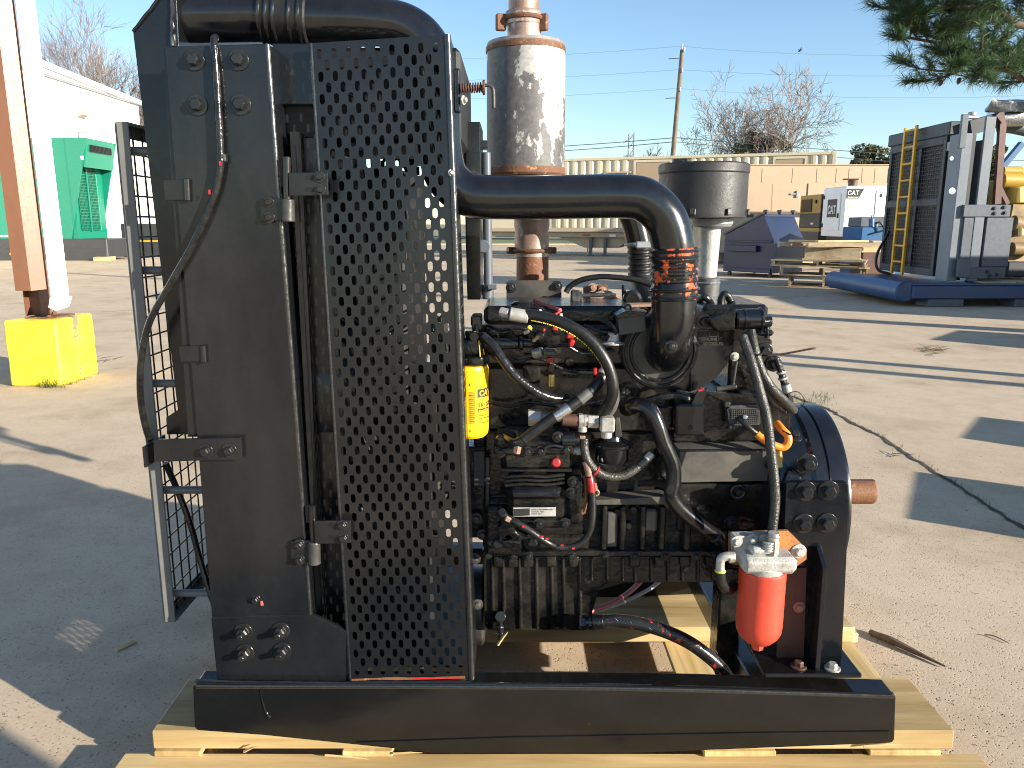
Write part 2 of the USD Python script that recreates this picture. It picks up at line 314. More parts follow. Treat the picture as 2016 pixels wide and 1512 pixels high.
def wood(name, light, dark, axis):
    sc = {'x': (1.6, 30, 30), 'y': (30, 1.6, 30), 'z': (30, 30, 1.6)}[axis]
    mat(name, {'g': ('geometry', {}), 'oi': ('object_info', {}), 'off': ('vector_math', {'math_type': 'multiply_add', 'vector2': (1, 1, 1)}), 'cx': ('combine_xyz', {}), 'sm': ('math', {'math_type': 'multiply', 'value2': 7.0}),
        'mp': ('mapping', {'scale': sc}), 'n': ('noise_texture', {'scale': 1.0, 'detail': 5.0, 'roughness': .6, 'distortion': .6}), 'mp2': ('mapping', {'scale': tuple(max(s * .12, .8) for s in sc)}),
        'n2': ('noise_texture', {'scale': 1.0, 'detail': 4.0, 'roughness': .55}), 'r': ('rgb_ramp', {'ramp': [(.28, dark), (.5, tuple((a + b) / 2 for a, b in zip(light, dark))), (.72, light)]}),
        'kn': ('voronoi_texture', {'scale': 2.3}), 'kr': ('rgb_ramp', {'ramp': [(.0, (1, 1, 1)), (.045, (.8, .8, .8)), (.075, (0, 0, 0))]}), 'km': ('mix_color', {'b': tuple(c * .45 for c in dark)}),
        'st': ('rgb_ramp', {'ramp': [(.4, (1, 1, 1)), (.72, (.56, .53, .47))]}), 'ml': ('mix_color', {'blend_type': 'multiply', 'fac': 1.0}),
        'rv': ('map_range', {'from_min': 0.0, 'from_max': 1.0, 'to_min': .78, 'to_max': 1.12}), 'hv': ('hsv', {}),
        'b': ('bump', {'strength': .35, 'distance': .003}), 'p': ('principled_bsdf', {'roughness': .72, 'specular_ior_level': .3})},
        [('oi.random', 'sm.value1'), ('sm.value', 'cx.x'), ('sm.value', 'cx.y'), ('sm.value', 'cx.z'), ('g.position', 'off.vector1'), ('cx.vector', 'off.vector3'), ('off.vector', 'mp.vector'), ('off.vector', 'mp2.vector'),
         ('mp.vector', 'n.vector'), ('mp2.vector', 'n2.vector'), ('n.fac', 'r.fac'), ('off.vector', 'kn.vector'), ('kn.distance', 'kr.fac'), ('kr.color', 'km.fac'), ('r.color', 'km.a'), ('n2.fac', 'st.fac'), ('km.result', 'ml.a'), ('st.color', 'ml.b'),
         ('oi.random', 'rv.value'), ('rv.result', 'hv.value'), ('ml.result', 'hv.color'), ('hv.color', 'p.base_color'), ('n.fac', 'b.height'), ('b.normal', 'p.normal')])
wood('pine_x', (.68, .52, .27), (.43, .285, .115), 'x')
wood('pine_y', (.68, .51, .25), (.44, .29, .11), 'y')
wood('old_wood_x', (.54, .42, .28), (.29, .215, .14), 'x')
wood('old_wood_y', (.52, .41, .28), (.28, .21, .14), 'y')
wood('pale_wood_x', (.62, .50, .33), (.42, .32, .20), 'x')
wood('grey_wood_x', (.33, .29, .23), (.16, .135, .105), 'x')
wood('pole_wood', (.22, .17, .12), (.11, .085, .06), 'z')
wood('stick_wood', (.20, .13, .08), (.07, .045, .03), 'x')
# setting paints
paint('white_wall', (.80, .79, .76), .55, dirt=(.7, .68, .64), dirt_amt=.4, dirt_scale=1.2)
paint('white_paint', (.76, .74, .69), .4, dirt=(.6, .55, .47), dirt_amt=.45, dirt_scale=5, streak=.25)
paint('brown_paint', (.20, .09, .048), .42, dirt=(.14, .062, .034), dirt_amt=.5, dirt_scale=5, chips=(.15, .06, .03), chip_scale=20, chip_at=.73, streak=.5)
paint('brown_dark', (.15, .065, .038), .5, dirt=(.09, .04, .025), dirt_scale=6)
paint('green_paint', (.004, .17, .105), .38, dirt=(.004, .15, .085), dirt_amt=.4, dirt_scale=1.5)
paint('tank_grey', (.03, .032, .035), .5, dirt=(.05, .05, .048), dirt_scale=3)
paint('tan_paint', (.37, .27, .175), .5, dirt=(.30, .215, .14), dirt_amt=.4, dirt_scale=.8)
paint('cream_paint', (.56, .49, .34), .5, dirt=(.4, .34, .23), dirt_amt=.45, dirt_scale=1.0)
paint('beige_paint', (.40, .33, .235), .55, dirt=(.3, .25, .18), dirt_amt=.4, dirt_scale=1.0)
paint('dumpster_blue', (.0028, .012, .046), .42, dirt=(.005, .011, .026), dirt_amt=.7, dirt_scale=2.5, chips=(.12, .08, .06), chip_scale=9, chip_at=.74)
paint('skid_blue', (.014, .045, .125), .4, dirt=(.04, .05, .075), dirt_amt=.75, dirt_scale=3, chips=(.12, .09, .07), chip_scale=7, chip_at=.74)
paint('bright_blue', (.012, .09, .22), .45, dirt=(.03, .07, .13), dirt_scale=3)
paint('machine_grey', (.075, .088, .106), .45, dirt=(.05, .055, .062), dirt_amt=.5, dirt_scale=2.5, streak=.4)
paint('machine_grey_sunlit', (.125, .145, .17), .45, dirt=(.08, .088, .1), dirt_amt=.5, dirt_scale=2.5, streak=.4)  # lighter copy of machine_grey, painting in the sunlit front faces
paint('engine_tan', (.25, .165, .065), .55, dirt=(.12, .08, .04), dirt_amt=.8, dirt_scale=6)
paint('machine_grey_dark', (.026, .029, .036), .5, dirt=(.018, .019, .022), dirt_scale=3)
paint('ladder_yellow', (.66, .34, .012), .42, dirt=(.3, .15, .02), dirt_amt=.5, dirt_scale=7, chips=(.2, .07, .03), chip_scale=10, chip_at=.71)
paint('engine_yellow', (.40, .25, .03), .45, dirt=(.36, .24, .07), dirt_amt=.7, dirt_scale=5)
paint('frame_brown', (.085, .034, .028), .55, dirt=(.15, .06, .035), dirt_amt=.6, dirt_scale=4)
paint('genset_ochre', (.33, .215, .06), .45, dirt=(.22, .145, .05), dirt_scale=3)
paint('cardboard', (.47, .33, .18), .8, dirt=(.35, .24, .13), dirt_scale=6)
paint('tarp_black', (.012, .013, .015), .25, bump=.8, bump_scale=14)
paint('foil', (.55, .55, .56), .3, metallic=.9, bump=1.0, bump_scale=22)
paint('bulb_orange', (.7, .22, .02), .3)
paint('lamp_red', (.5, .02, .02), .3)
paint('plastic_white', (.75, .75, .73), .45)
paint('steel_wire', (.05, .05, .052), .5)
paint('galvanised', (.28, .29, .30), .5, metallic=.4)
paint('bark_grey', (.17, .14, .115), .9, dirt=(.10, .08, .065), dirt_scale=9, bump=.6, bump_scale=30)
paint('twig', (.20, .15, .125), .9)
paint('pine_bark', (.11, .065, .045), .9, dirt=(.06, .035, .028), dirt_scale=12, bump=.8, bump_scale=40)
def leafmat(name, c0, c1, tr):
    mat(name, {'oi': ('geometry', {}), 'r': ('rgb_ramp', {'ramp': [(0, c0), (1, c1)]}), 'd': ('principled_bsdf', {'roughness': .5, 'specular_ior_level': .35}), 't': ('translucent_bsdf', {}), 'm': ('mix_closure', {'fac': tr})},
        [('oi.random_per_island', 'r.fac'), ('r.color', 'd.base_color'), ('r.color', 't.color'), ('d.BSDF', 'm.closure1'), ('t.BSDF', 'm.closure2')], surface='m.closure')
leafmat('needles', (.06, .105, .045), (.19, .225, .085), .4)
leafmat('needles_dry', (.10, .065, .03), (.16, .11, .05), .2)
leafmat('bush_leaf', (.085, .09, .045), (.16, .15, .075), .3)
leafmat('grass_blade', (.055, .09, .02), (.14, .16, .05), .3)
leafmat('dry_grass', (.13, .10, .05), (.09, .065, .035), .2)
# concrete yard
mat('concrete', {'g': ('geometry', {}),
    'big': ('noise_texture', {'scale': .35, 'detail': 6.0, 'roughness': .6}), 'mid': ('noise_texture', {'scale': 3.2, 'detail': 8.0, 'roughness': .68}), 'fine': ('noise_texture', {'scale': 85.0, 'detail': 6.0, 'roughness': .75}),
    'pit': ('voronoi_texture', {'scale': 75.0, 'randomness': 1.0}), 'pn': ('noise_texture', {'scale': 24.0, 'detail': 4.0, 'roughness': .7}),
    'c1': ('rgb_ramp', {'ramp': [(.3, (.425, .33, .23)), (.5, (.475, .375, .265)), (.7, (.51, .405, .29))]}), 'c2': ('rgb_ramp', {'ramp': [(.3, (.87, .86, .85)), (.55, (1, 1, 1)), (.75, (1.06, 1.06, 1.06))]}), 'c3': ('rgb_ramp', {'ramp': [(.30, (.60, .57, .53)), (.44, (1, 1, 1)), (.75, (1.12, 1.12, 1.12))]}),
    'pr': ('rgb_ramp', {'ramp': [(.14, (.34, .31, .28)), (.30, (1, 1, 1))]}), 'pk': ('rgb_ramp', {'ramp': [(.44, (0, 0, 0)), (.56, (1, 1, 1))]}),
    'stn': ('noise_texture', {'scale': 1.3, 'detail': 5.0, 'roughness': .65}), 'str': ('rgb_ramp', {'ramp': [(.50, (1, 1, 1)), (.70, (.80, .77, .73))]}),
    'm1': ('mix_color', {'blend_type': 'multiply', 'fac': 1.0}), 'm2': ('mix_color', {'blend_type': 'multiply', 'fac': 1.0}), 'm3': ('mix_color', {'blend_type': 'multiply', 'fac': .8}), 'm4': ('mix_color', {'blend_type': 'multiply', 'fac': 1.0}),
    'pmx': ('mix_color', {'a': (1, 1, 1)}), 'b': ('bump', {'strength': .55, 'distance': .006}), 'b2': ('bump', {'strength': .35, 'distance': .004}), 'p': ('principled_bsdf', {'roughness': .82, 'specular_ior_level': .25})},
    [('g.position', x + '.vector') for x in ('big', 'mid', 'fine', 'pit', 'pn', 'stn')] +
    [('big.fac', 'c1.fac'), ('mid.fac', 'c2.fac'), ('fine.fac', 'c3.fac'), ('pit.distance', 'pr.fac'), ('pn.fac', 'pk.fac'), ('pk.color', 'pmx.fac'), ('pr.color', 'pmx.b'), ('stn.fac', 'str.fac'),
     ('c1.color', 'm1.a'), ('c2.color', 'm1.b'), ('m1.result', 'm2.a'), ('c3.color', 'm2.b'), ('m2.result', 'm3.a'), ('pmx.result', 'm3.b'), ('m3.result', 'm4.a'), ('str.color', 'm4.b'), ('m4.result', 'p.base_color'),
     ('pmx.result', 'b.height'), ('fine.fac', 'b2.height'), ('b2.normal', 'b.normal'), ('b.normal', 'p.normal')])
paint('joint_dirt', (.05, .04, .03), .95, dirt=(.09, .07, .045), dirt_scale=20)
paint('asphalt', (.06, .06, .06), .9, dirt=(.085, .08, .075), dirt_scale=2)
paint('lawn', (.12, .14, .045), .95, dirt=(.19, .165, .075), dirt_amt=.8, dirt_scale=.7, bump=.6, bump_scale=12)
paint('earth', (.22, .18, .12), .95, dirt=(.14, .13, .07), dirt_scale=.05, dirt_amt=.9)
# painted pier, flaking down one side
mat('pier_yellow', {'g': ('geometry', {}), 'n': ('noise_texture', {'scale': 9.0, 'detail': 8.0, 'roughness': .7}), 'sx': ('separate_xyz', {}), 'wx': ('map_range', {'from_min': .0, 'from_max': .13, 'to_min': .17, 'to_max': 0.0, 'clamp': True}),
    'ab': ('math', {'math_type': 'absolute'}), 'sb': ('math', {'math_type': 'subtract', 'value2': 7.58}), 'ad': ('math', {'math_type': 'add'}), 'k': ('rgb_ramp', {'ramp': [(.64, (0, 0, 0)), (.66, (1, 1, 1))]}),
    'n2': ('noise_texture', {'scale': 5.0, 'detail': 5.0}), 'y': ('rgb_ramp', {'ramp': [(.3, (.74, .55, .02)), (.7, (.82, .64, .045))]}), 'm': ('mix_color', {'b': (.22, .17, .11)}), 'b': ('bump', {'strength': .3, 'distance': .01}), 'p': ('principled_bsdf', {'roughness': .5})},
    [('g.position', 'n.vector'), ('g.position', 'n2.vector'), ('g.position', 'sx.vector'), ('sx.y', 'sb.value1'), ('sb.value', 'ab.value1'), ('ab.value', 'wx.value'), ('n.fac', 'ad.value1'), ('wx.result', 'ad.value2'), ('ad.value', 'k.fac'), ('n2.fac', 'y.fac'), ('y.color', 'm.a'), ('k.color', 'm.fac'), ('m.result', 'p.base_color'), ('n.fac', 'b.height'), ('b.normal', 'p.normal')])

# ================================================================== SETTING
def sheet(x0, x1, y0, y1, z, n=1):
    return trimesh.Trimesh([(x0, y0, z), (x1, y0, z), (x1, y1, z), (x0, y1, z)], [(0, 1, 2), (0, 2, 3)], process=False)
def xf(m, o, ang):
    m = cat(m).copy(); m.apply_transform(trimesh.transformations.rotation_matrix(ang, [0, 0, 1])); m.apply_translation(o); return m

struct('terrain', sheet(-900, 900, -400, 1500, -.02), 'earth', label='flat pale ground beyond the yard')
struct('concrete_yard', sheet(-70, 90, -40, 57, 0), 'concrete', label='tan weathered concrete yard slab')
struct('lawn', sheet(-90, 120, 57, 85, .03), 'lawn', label='strip of green lawn beyond the yard')
struct('kerb', bx(-90, 120, 56.8, 57.0, 0, .1, .02), 'concrete')

def jagged(pts, w, z=.004, seed=0, step=.05, wob=.02):
    r = np.random.default_rng(seed); p = np.asarray(pts, float); L = np.r_[0, np.cumsum(np.linalg.norm(np.diff(p, axis=0), axis=1))]
    s = np.arange(0, L[-1], step); c = np.c_[np.interp(s, L, p[:, 0]), np.interp(s, L, p[:, 1])]
    t = np.gradient(c, axis=0); t /= np.linalg.norm(t, axis=1, keepdims=True); nn = np.c_[-t[:, 1], t[:, 0]]
    o = np.cumsum(r.normal(0, wob * .4, len(s))); o -= np.linspace(0, 1, len(s)) * o[-1]; c = c + nn * o[:, None]
    a = w * (.35 + .9 * r.random(len(s))); b = w * (.35 + .9 * r.random(len(s)))
    v = np.vstack([np.c_[c + nn * a[:, None], np.full(len(s), z)], np.c_[c - nn * b[:, None], np.full(len(s), z)]]); k = np.arange(len(s) - 1); m = len(s)
    return trimesh.Trimesh(v, np.vstack([np.c_[k, k + m, k + 1], np.c_[k + 1, k + m, k + m + 1]]), process=False), c
jpts = [G(*q)[:2] for q in ((1565, 778), (1640, 806), (1735, 856), (1790, 893), (1850, 930), (1930, 978), (2016, 1030))]
jpts = [(jpts[0] + (jpts[0] - jpts[1]) * 9)] + jpts + [jpts[-1] + (jpts[-1] - jpts[-2]) * 3]
jm, jc = jagged(jpts, .017, seed=3, wob=.012)
struct('slab_joint', jm, 'joint_dirt', label='dark crack between slabs filled with dirt and dry stalks')
struct('slab_joint', jagged([(-7.2, 13.6), (-5.4, 14.6), (-2, 16.4), (3, 18.8)], .014, seed=4)[0], 'joint_dirt', label='thin joint across the yard')
struct('slab_joint', jagged([(-.2, 26), (2.2, 15.5), (3.2, 12.0)], .012, seed=5)[0], 'joint_dirt', label='thin joint running away across the yard')
def blade(p, d, L, w, lean):
    d = np.asarray(d, float); s = np.array([-d[1], d[0], 0]); u = np.array([0, 0, 1.0]); p = np.asarray(p, float)
    a = p + u * L * .55 + d * L * lean * .35; b = p + u * L * (1 - .4 * lean) + d * L * lean
    return [p - s * w, p + s * w, a + s * w * .7, a - s * w * .7, b], [(0, 1, 2), (0, 2, 3), (3, 2, 4)]
def blades(items):
    vs, fs, k = [], [], 0
    for it in items:
        v, f = blade(*it); vs += v; fs += [tuple(i + k for i in t) for t in f]; k += len(v)
    return trimesh.Trimesh(vs, fs, process=False)
r = random.Random(11); its = []
for i in range(700):
    c = jc[r.randrange(len(jc))]; a = r.uniform(0, 6.28)
    its.append(((c[0] + r.gauss(0, .016), c[1] + r.gauss(0, .016), .002), (math.cos(a), math.sin(a), 0), r.uniform(.01, .045), .0014, r.uniform(.9, 1.7)))
solo('dry_grass', 'dry grass stalks caught in the crack between the slabs', 'grass', blades(its), 'dry_grass', False, kind='stuff')
# litter: small bits of stalk and grit on the slab
its, ms = [], []
for i in range(500):
    px = r.choice([r.uniform(1560, 2016), r.uniform(0, 420), r.uniform(1000, 2016)]); py = r.uniform(600, 1480); g = G(px, py); a = r.uniform(0, 3.14); L = r.uniform(.004, .013)
    e = np.array([math.cos(a), math.sin(a), 0]) * L
    ms.append(sweep([g + (0, 0, .002), g + e + (0, 0, .003)], [.0012, .0007], 3))
for cx, cy, n, s in ((1835, 692, 46, .085), (1760, 897, 9, .04), (205, 708, 10, .08)):
    for i in range(n):
        g = G(cx + r.gauss(0, 12), cy + r.gauss(0, 4)); a = r.gauss(.3, .8); e = np.array([math.cos(a), math.sin(a), r.uniform(0, .35)]) * r.uniform(.3, 1) * s * 2
        ms.append(sweep([g + (0, 0, .004), g + e * .5 + (0, 0, .006), g + e + (0, 0, .004)], [.003, .0025, .001], 3))
solo('ground_litter', 'scattered dry twigs and bits of grass on the concrete', 'litter', ms, 'dry_grass', False, kind='stuff')
a, b = G(1712, 1250), G(1861, 1316)
st_ = [a + (0, 0, .012), a * .7 + b * .3 + (0, 0, .016), a * .4 + b * .6 + (0, 0, .012), b + (0, 0, .008)]
solo('wood_stick', 'brown splintered stick lying on the concrete beside the pallet', 'stick', [tube(st_, [.010, .014, .010, .003], 7, 5), tube([a + (.01, .012, .01), a * .6 + b * .4 + (0, .02, .012), a * .45 + b * .55 + (0, .012, .01)], [.006, .006, .002], 6, 4)], 'stick_wood')
a, b = G(1938, 1252), G(1985, 1268)
solo('twig', 'thin bent twig right of the splintered stick', 'twig', tube([a + (0, 0, .006), (a + b) / 2 + (0, .015, .008), b + (0, 0, .005)], [.003, .0025, .0015], 5, 4), 'stick_wood')
c = G(222, 1283)
def chip(c, L, w, ang, seed): return xf(rough(bx(-L / 2, L / 2, -w / 2, w / 2, 0, .006, .002), .003, 40, seed, 1), c, ang)
solo('wood_chip', 'pale splinter of wood on the shaded concrete left of the skid', 'wood chip', chip(G(248, 1273), .075, .022, .95, 3), 'pine_x')

its = []
for i in range(90):
    c = G(r.uniform(1555, 1640), 0 + r.uniform(776, 800)); aa = r.uniform(0, 6.28)
    its.append(((c[0] + r.gauss(0, .02), c[1] + r.gauss(0, .02), .002), (math.cos(aa), math.sin(aa), 0), r.uniform(.03, .09), .002, r.uniform(.6, 1.5)))
solo('grass_tuft', 'green weeds growing in the slab crack just behind the flywheel housing', 'grass', blades(its), 'grass_blade', False, kind='stuff')

# ---- canopy column on its yellow pier
col = thing('canopy_column', 'tall steel canopy column with white downspout on a yellow concrete pier', 'column', (-4.5, 7.55, 0))
X0, X1, Yf, Yb = -4.77, -4.28, 7.24, 7.91
zt = P(20, 632, 7.24)[2]
pier = bx(X0, X1, Yf, Yb, 0, zt, .018)
for _ in range(4): pier = pier.subdivide()
pier = rough(pier, .006, 7, 3)
part(col, 'concrete_pier', pier, 'pier_yellow', 60)
part(col, 'base_plate', bx(-4.66, -4.36, 7.42, 7.74, zt - .002, zt + .016, .003), 'rust')
xc = P(83, 590, 7.58)[0] - .075 + .03
part(col, 'steel_post', [bx(xc - .085, xc - .075, 7.5, 7.66, zt + .016, 6.2), bx(xc + .065, xc + .075, 7.5, 7.66, zt + .016, 6.2), bx(xc - .075, xc + .065, 7.576, 7.584, zt + .016, 6.2)], 'brown_dark')
cx0, cx1, cx2 = (P(q, 570, 7.34)[0] for q in (35, 66, 87))
zc_ = P(60, 572, 7.34)[2]
part(col, 'post_cover', [bx(cx0, cx1, 7.30, 7.306, zc_, 6.2, .002), bx(cx0, cx0 + .006, 7.3062, 7.47, zc_, 6.2, .002), hull([(cx1, 7.30, zc_), (cx1, 7.306, zc_), (cx2, 7.40, zc_ + .01), (cx2, 7.406, zc_ + .01), (cx1, 7.30, 6.2), (cx1, 7.306, 6.2), (cx2, 7.40, 6.2), (cx2, 7.406, 6.2)])], 'brown_paint', 20)
d0_, d1_ = P(98, 585, 7.36)[0], P(126, 585, 7.36)[0]
zb = P(110, 585, 7.36)[2]
part(col, 'downspout', bx(d0_, d1_, 7.36, 7.46, zb, 6.2, .012), 'white_paint')
el = hull([(d0_, 7.36, zb), (d1_, 7.36, zb), (d0_, 7.5, zb), (d1_, 7.5, zb), (d0_ + .03, 7.26, zb - .085), (d1_ + .055, 7.26, zb - .05), (d0_ + .08, 7.30, zb - .125), (d1_ + .06, 7.32, zb - .085)])
part(col, 'downspout_outlet', rough(el, .006, 9, 5, 2), 'white_paint')
for k in range(7):
    z = 1.75 + k * .62
    part(col, 'bolt', hexbolt((P(93, 560, 7.42)[0], 7.499, z), (0, -1, 0), .022), 'brown_dark')
for s_ in (0, 1): part(col, 'anchor_bolt', hexbolt((P(92, 590, 7.45)[0] - .06 * s_, 7.45 + .2 * s_, zt + .016), (0, 0, 1), .034, stud=.05), 'rust')
its = []
for i in range(60):
    g = np.array([-4.36 + r.gauss(0, .07), 7.19 + r.gauss(0, .03), 0]); aa = r.uniform(0, 6.28)
    its.append((g, (math.cos(aa), math.sin(aa), 0), r.uniform(.05, .16), .0022, r.uniform(.5, 1.5)))
for i in range(40):
    g = np.array([-4.25 + r.gauss(0, .02), 7.3 + abs(r.gauss(0, .2)), 0]); aa = r.uniform(0, 6.28)
    its.append((g, (math.cos(aa), math.sin(aa), 0), r.uniform(.02, .07), .002, r.uniform(.5, 1.5)))
solo('grass_tuft', 'small green weeds at the foot of the yellow pier', 'grass', blades(its), 'grass_blade', False, kind='stuff')

# ---- white building at left
wb = thing('white_building', 'white metal building with a sloping roof edge behind the green generator', 'building', (-30, 40, 0))
xw = -22.9
def wallpt(px, py):
    return PX(px, py, xw)
tA, tB = wallpt(110, 143), wallpt(272, 207)
sl = (tB[2] - tA[2]) / (tB[1] - tA[1])
z_at = lambda y: tA[2] + sl * (y - tA[1])
part(wb, 'wall', hull([(xw, 12, 0), (xw, tB[1], 0), (xw, 12, z_at(12)), (xw, tB[1], z_at(tB[1])), (xw - 25, 12, 0), (xw - 25, tB[1], 0), (xw - 25, 12, z_at(12)), (xw - 25, tB[1], z_at(tB[1]))]), 'white_wall', False)
part(wb, 'roof_trim', hull([(xw + .12, 12, z_at(12)), (xw + .12, tB[1] + .3, z_at(tB[1])), (xw + .12, 12, z_at(12) + .3), (xw + .12, tB[1] + .3, z_at(tB[1]) + .3), (xw - 25, 12, z_at(12)), (xw - 25, tB[1] + .3, z_at(tB[1])), (xw - 25, 12, z_at(12) + .3), (xw - 25, tB[1] + .3, z_at(tB[1]) + .3)]), 'white_paint', False)
part(wb, 'gutter_edge', bx(xw + .121, xw + .17, 12, tB[1] + .3, z_at(tB[1]) - .02, z_at(tB[1]) + .05), 'galvanised')
for k in range(22):
    y = 14 + k * 1.55
    if y < tB[1] - .3: part(wb, 'wall_seam', bx(xw + .0005, xw + .018, y, y + .05, .1, z_at(y) - .01), 'white_wall', False)
lp = wallpt(155, 224)
lm_ = part(wb, 'wall_light', hull([lp + (0, -.35, .15), lp + (0, .35, .15), lp + (.45, -.3, .17), lp + (.45, .3, .17), lp + (.5, -.3, 0), lp + (.5, .3, 0), lp + (0, -.35, -.22), lp + (0, .35, -.22)]), 'beige_paint', False)
part(lm_, 'lens', bx(lp[0] + .1, lp[0] + .46, lp[1] - .26, lp[1] + .26, lp[2] - .07, lp[2] - .02), 'plastic_white', False)

# ---- green generator
gy = 33.0
gg = thing('green_generator', 'large green generator enclosure with angled air hood on a dark base tank', 'generator', (-20, 34, 0))
xr, xin, xbot = P(172, 300, gy)[0], P(172, 300, gy)[0] - .75, P(141, 468, gy)[0]
zt_, zb_ = P(172, 271, gy)[2], P(172, 470, gy)[2]
cheek = Polygon([(-32, zb_), (xbot, zb_), (xr, zt_), (-32, zt_)])
part(gg, 'side_panel', extrude_xz(cheek, gy, gy + .07), 'green_paint', False)
part(gg, 'far_cheek', extrude_xz(Polygon([(xin - .1, zb_), (xbot, zb_), (xr, zt_), (xin - .1, zt_)]), gy + 2.4, gy + 2.47), 'green_paint', False)
part(gg, 'enclosure', bx(-32, xin, gy + .071, gy + 2.399, zb_, zt_), 'green_paint', False)
zh = zt_ - 1.15
hood = part(gg, 'air_hood', hull([(xin + .001, gy + .071, zt_), (xr - .02, gy + .071, zt_), (xin + .001, gy + 2.399, zt_), (xr - .02, gy + 2.399, zt_), (xin + .001, gy + .071, zh + .3), (xin + .001, gy + 2.399, zh + .3), (xr - .22, gy + .071, zh), (xr - .22, gy + 2.399, zh)]), 'green_paint', False)
lou = []
for k in range(16):
    y = gy + .35 + k * .11
    lou.append(bx(xr - .07, xr - .03, y, y + .07, zt_ - .52, zt_ - .24))
part(hood, 'louvre', lou, 'black_interior', False, kind='stuff')
gr = part(gg, 'grille', bx(xin + .002, xin + .03, gy + .3, gy + 1.75, zb_ + .35, zh + .22), 'black_interior', False)
bars = []
for k in range(15): y = gy + .3 + k * 1.45 / 14; bars.append(bx(xin + .031, xin + .05, y - .012, y + .012, zb_ + .35, zh + .22))
for k in range(24): z = zb_ + .35 + k * (zh + .22 - zb_ - .35) / 23; bars.append(bx(xin + .0505, xin + .065, gy + .3, gy + 1.75, z - .012, z + .012))
part(gr, 'bars', bars, 'green_paint', False, kind='stuff')
part(gr, 'mullion', bx(xin + .066, xin + .10, gy + .95, gy + 1.05, zb_ + .3, zh + .24), 'green_paint', False)
part(gg, 'access_door', bx(xin + .002, xin + .04, gy + 1.85, gy + 2.3, zb_ + .3, zh + .2, .01), 'green_paint')
part(gg, 'top_trim', bx(-32, P(40, 272, gy)[0], gy - .03, gy - .001, P(20, 303, gy)[2], P(20, 303, gy)[2] + .05), 'green_paint', False)
part(gg, 'panel_seam', bx(xr - .9, xr - .88, gy - .012, gy - .001, zb_, zt_), 'green_paint', False)
part(gg, 'notice', bx(*sorted((P(158, 300, gy)[0], P(164, 300, gy)[0])), gy - .012, gy - .001, P(158, 314, gy)[2], P(158, 307, gy)[2]), 'print_white', False)
part(gg, 'lettering', pix_text('wer.com', -3, 466, 21, gy - .004, .004), 'print_white', False)
part(gg, 'base_tank', bx(-32, P(214, 490, gy)[0], gy - .1, gy + 2.5, .12, zb_ - .001, .03), 'tank_grey')
part(gg, 'tank_skirt', bx(-32, P(212, 490, gy)[0], gy - .13, gy - .101, .0, P(100, 489, gy)[2], .01), 'tank_grey')
q = P(26, 500, gy - .15)
part(gg, 'hazard_diamond', rot(bx(q[0] - .12, q[0] + .12, q[1] - .01, q[1], q[2] - .12, q[2] + .12), math.pi / 4, (0, 1, 0), q), 'bulb_orange', False)
part(gg, 'timber_block', bx(P(196, 514, gy)[0], P(222, 514, gy)[0], gy - .5, gy + .3, 0, .16, .01), 'pine_x')
a = P(157, 268, gy + 1)
part(gg, 'exhaust_cap', [cyl(a + (0, 0, -.1), a + (0, 0, .12), .07, 10), obx(a + (.12, 0, .14), (1, 0, 0), (0, 1, 0), (0, 0, 1), (.5, .12, .03))], 'galvanised')

# ---- white generator seen through the guard
wy = 36.5
wg = thing('white_generator', 'white generator cabinet with dark base seen through the black wire guard', 'generator', P(280, 510, wy) * (1, 1, 0))
a, b = P(226, 281, wy), P(352, 440, wy)
part(wg, 'cabinet', bx(a[0], b[0], wy, wy + 3, b[2], a[2], .04), 'white_paint')
for x0 in (265, 283, 312):
    c0, c1 = P(x0, 318, wy), P(x0 + (17 if x0 < 300 else 26), 432, wy)
    d_ = part(wg, 'door', bx(c0[0], c1[0], wy - .03, wy - .001, c1[2], c0[2], .012), 'white_paint')
    part(d_, 'handle', bx(c1[0] - .12, c1[0] - .07, wy - .055, wy - .031, (c0[2] + c1[2]) / 2 - .09, (c0[2] + c1[2]) / 2 + .09, .006), 'black_panel')
part(wg, 'lower_panel', bx(a[0], b[0], wy - .02, wy - .001, b[2], b[2] + .35), 'white_paint', False)
part(wg, 'base_tank', bx(a[0] - .1, b[0], wy - .05, wy + 3, 0, b[2] - .001, .03), 'tank_grey')
part(wg, 'yellow_stripe', bx(P(265, 474, wy)[0], b[0], wy - .056, wy - .051, P(268, 476, wy)[2], P(268, 473, wy)[2]), 'ladder_yellow', False)

# ---- cream container on trailer (long, behind everything)
L0, L1 = P(930, 312, 39.2) * (1, 1, 0), P(1648, 298, 34.0) * (1, 1, 0)
dv = L1 - L0; LEN = np.linalg.norm(dv); ang = math.atan2(dv[1], dv[0])
zc0, zc1 = 1.18, P(1648, 298, 34.0)[2]
def loc(px): # distance along the container at pixel column px
    d = ray(px, 440); t = np.linalg.solve(np.array([[d[0], -dv[0] / LEN], [d[1], -dv[1] / LEN]]), L0[:2]); return t[1]
def C(m): return xf(m, L0, ang)
ct = thing('shipping_container', 'long cream corrugated container with door panels on a flat trailer', 'container', L0)
part(ct, 'core_box', C(bx(0, LEN, .06, 2.4, zc0, zc1 - .02)), 'cream_paint', False)
part(ct, 'top_rail', C(bx(0, LEN, -.02, .06, zc1 - .12, zc1, .01)), 'cream_paint', False)
part(ct, 'bottom_rail', C(bx(0, LEN, -.02, .06, zc0 - .05, zc0 + .14, .01)), 'beige_paint', False)
part(ct, 'corner_post', C(bx(LEN - .16, LEN, -.021, .1, zc0 + .14, zc1 - .12, .01)), 'cream_paint', False)
part(ct, 'corner_casting', C([bx(LEN - .19, LEN + .004, -.03, .16, zc1 - .14, zc1 + .01, .01)]), 'cream_paint')
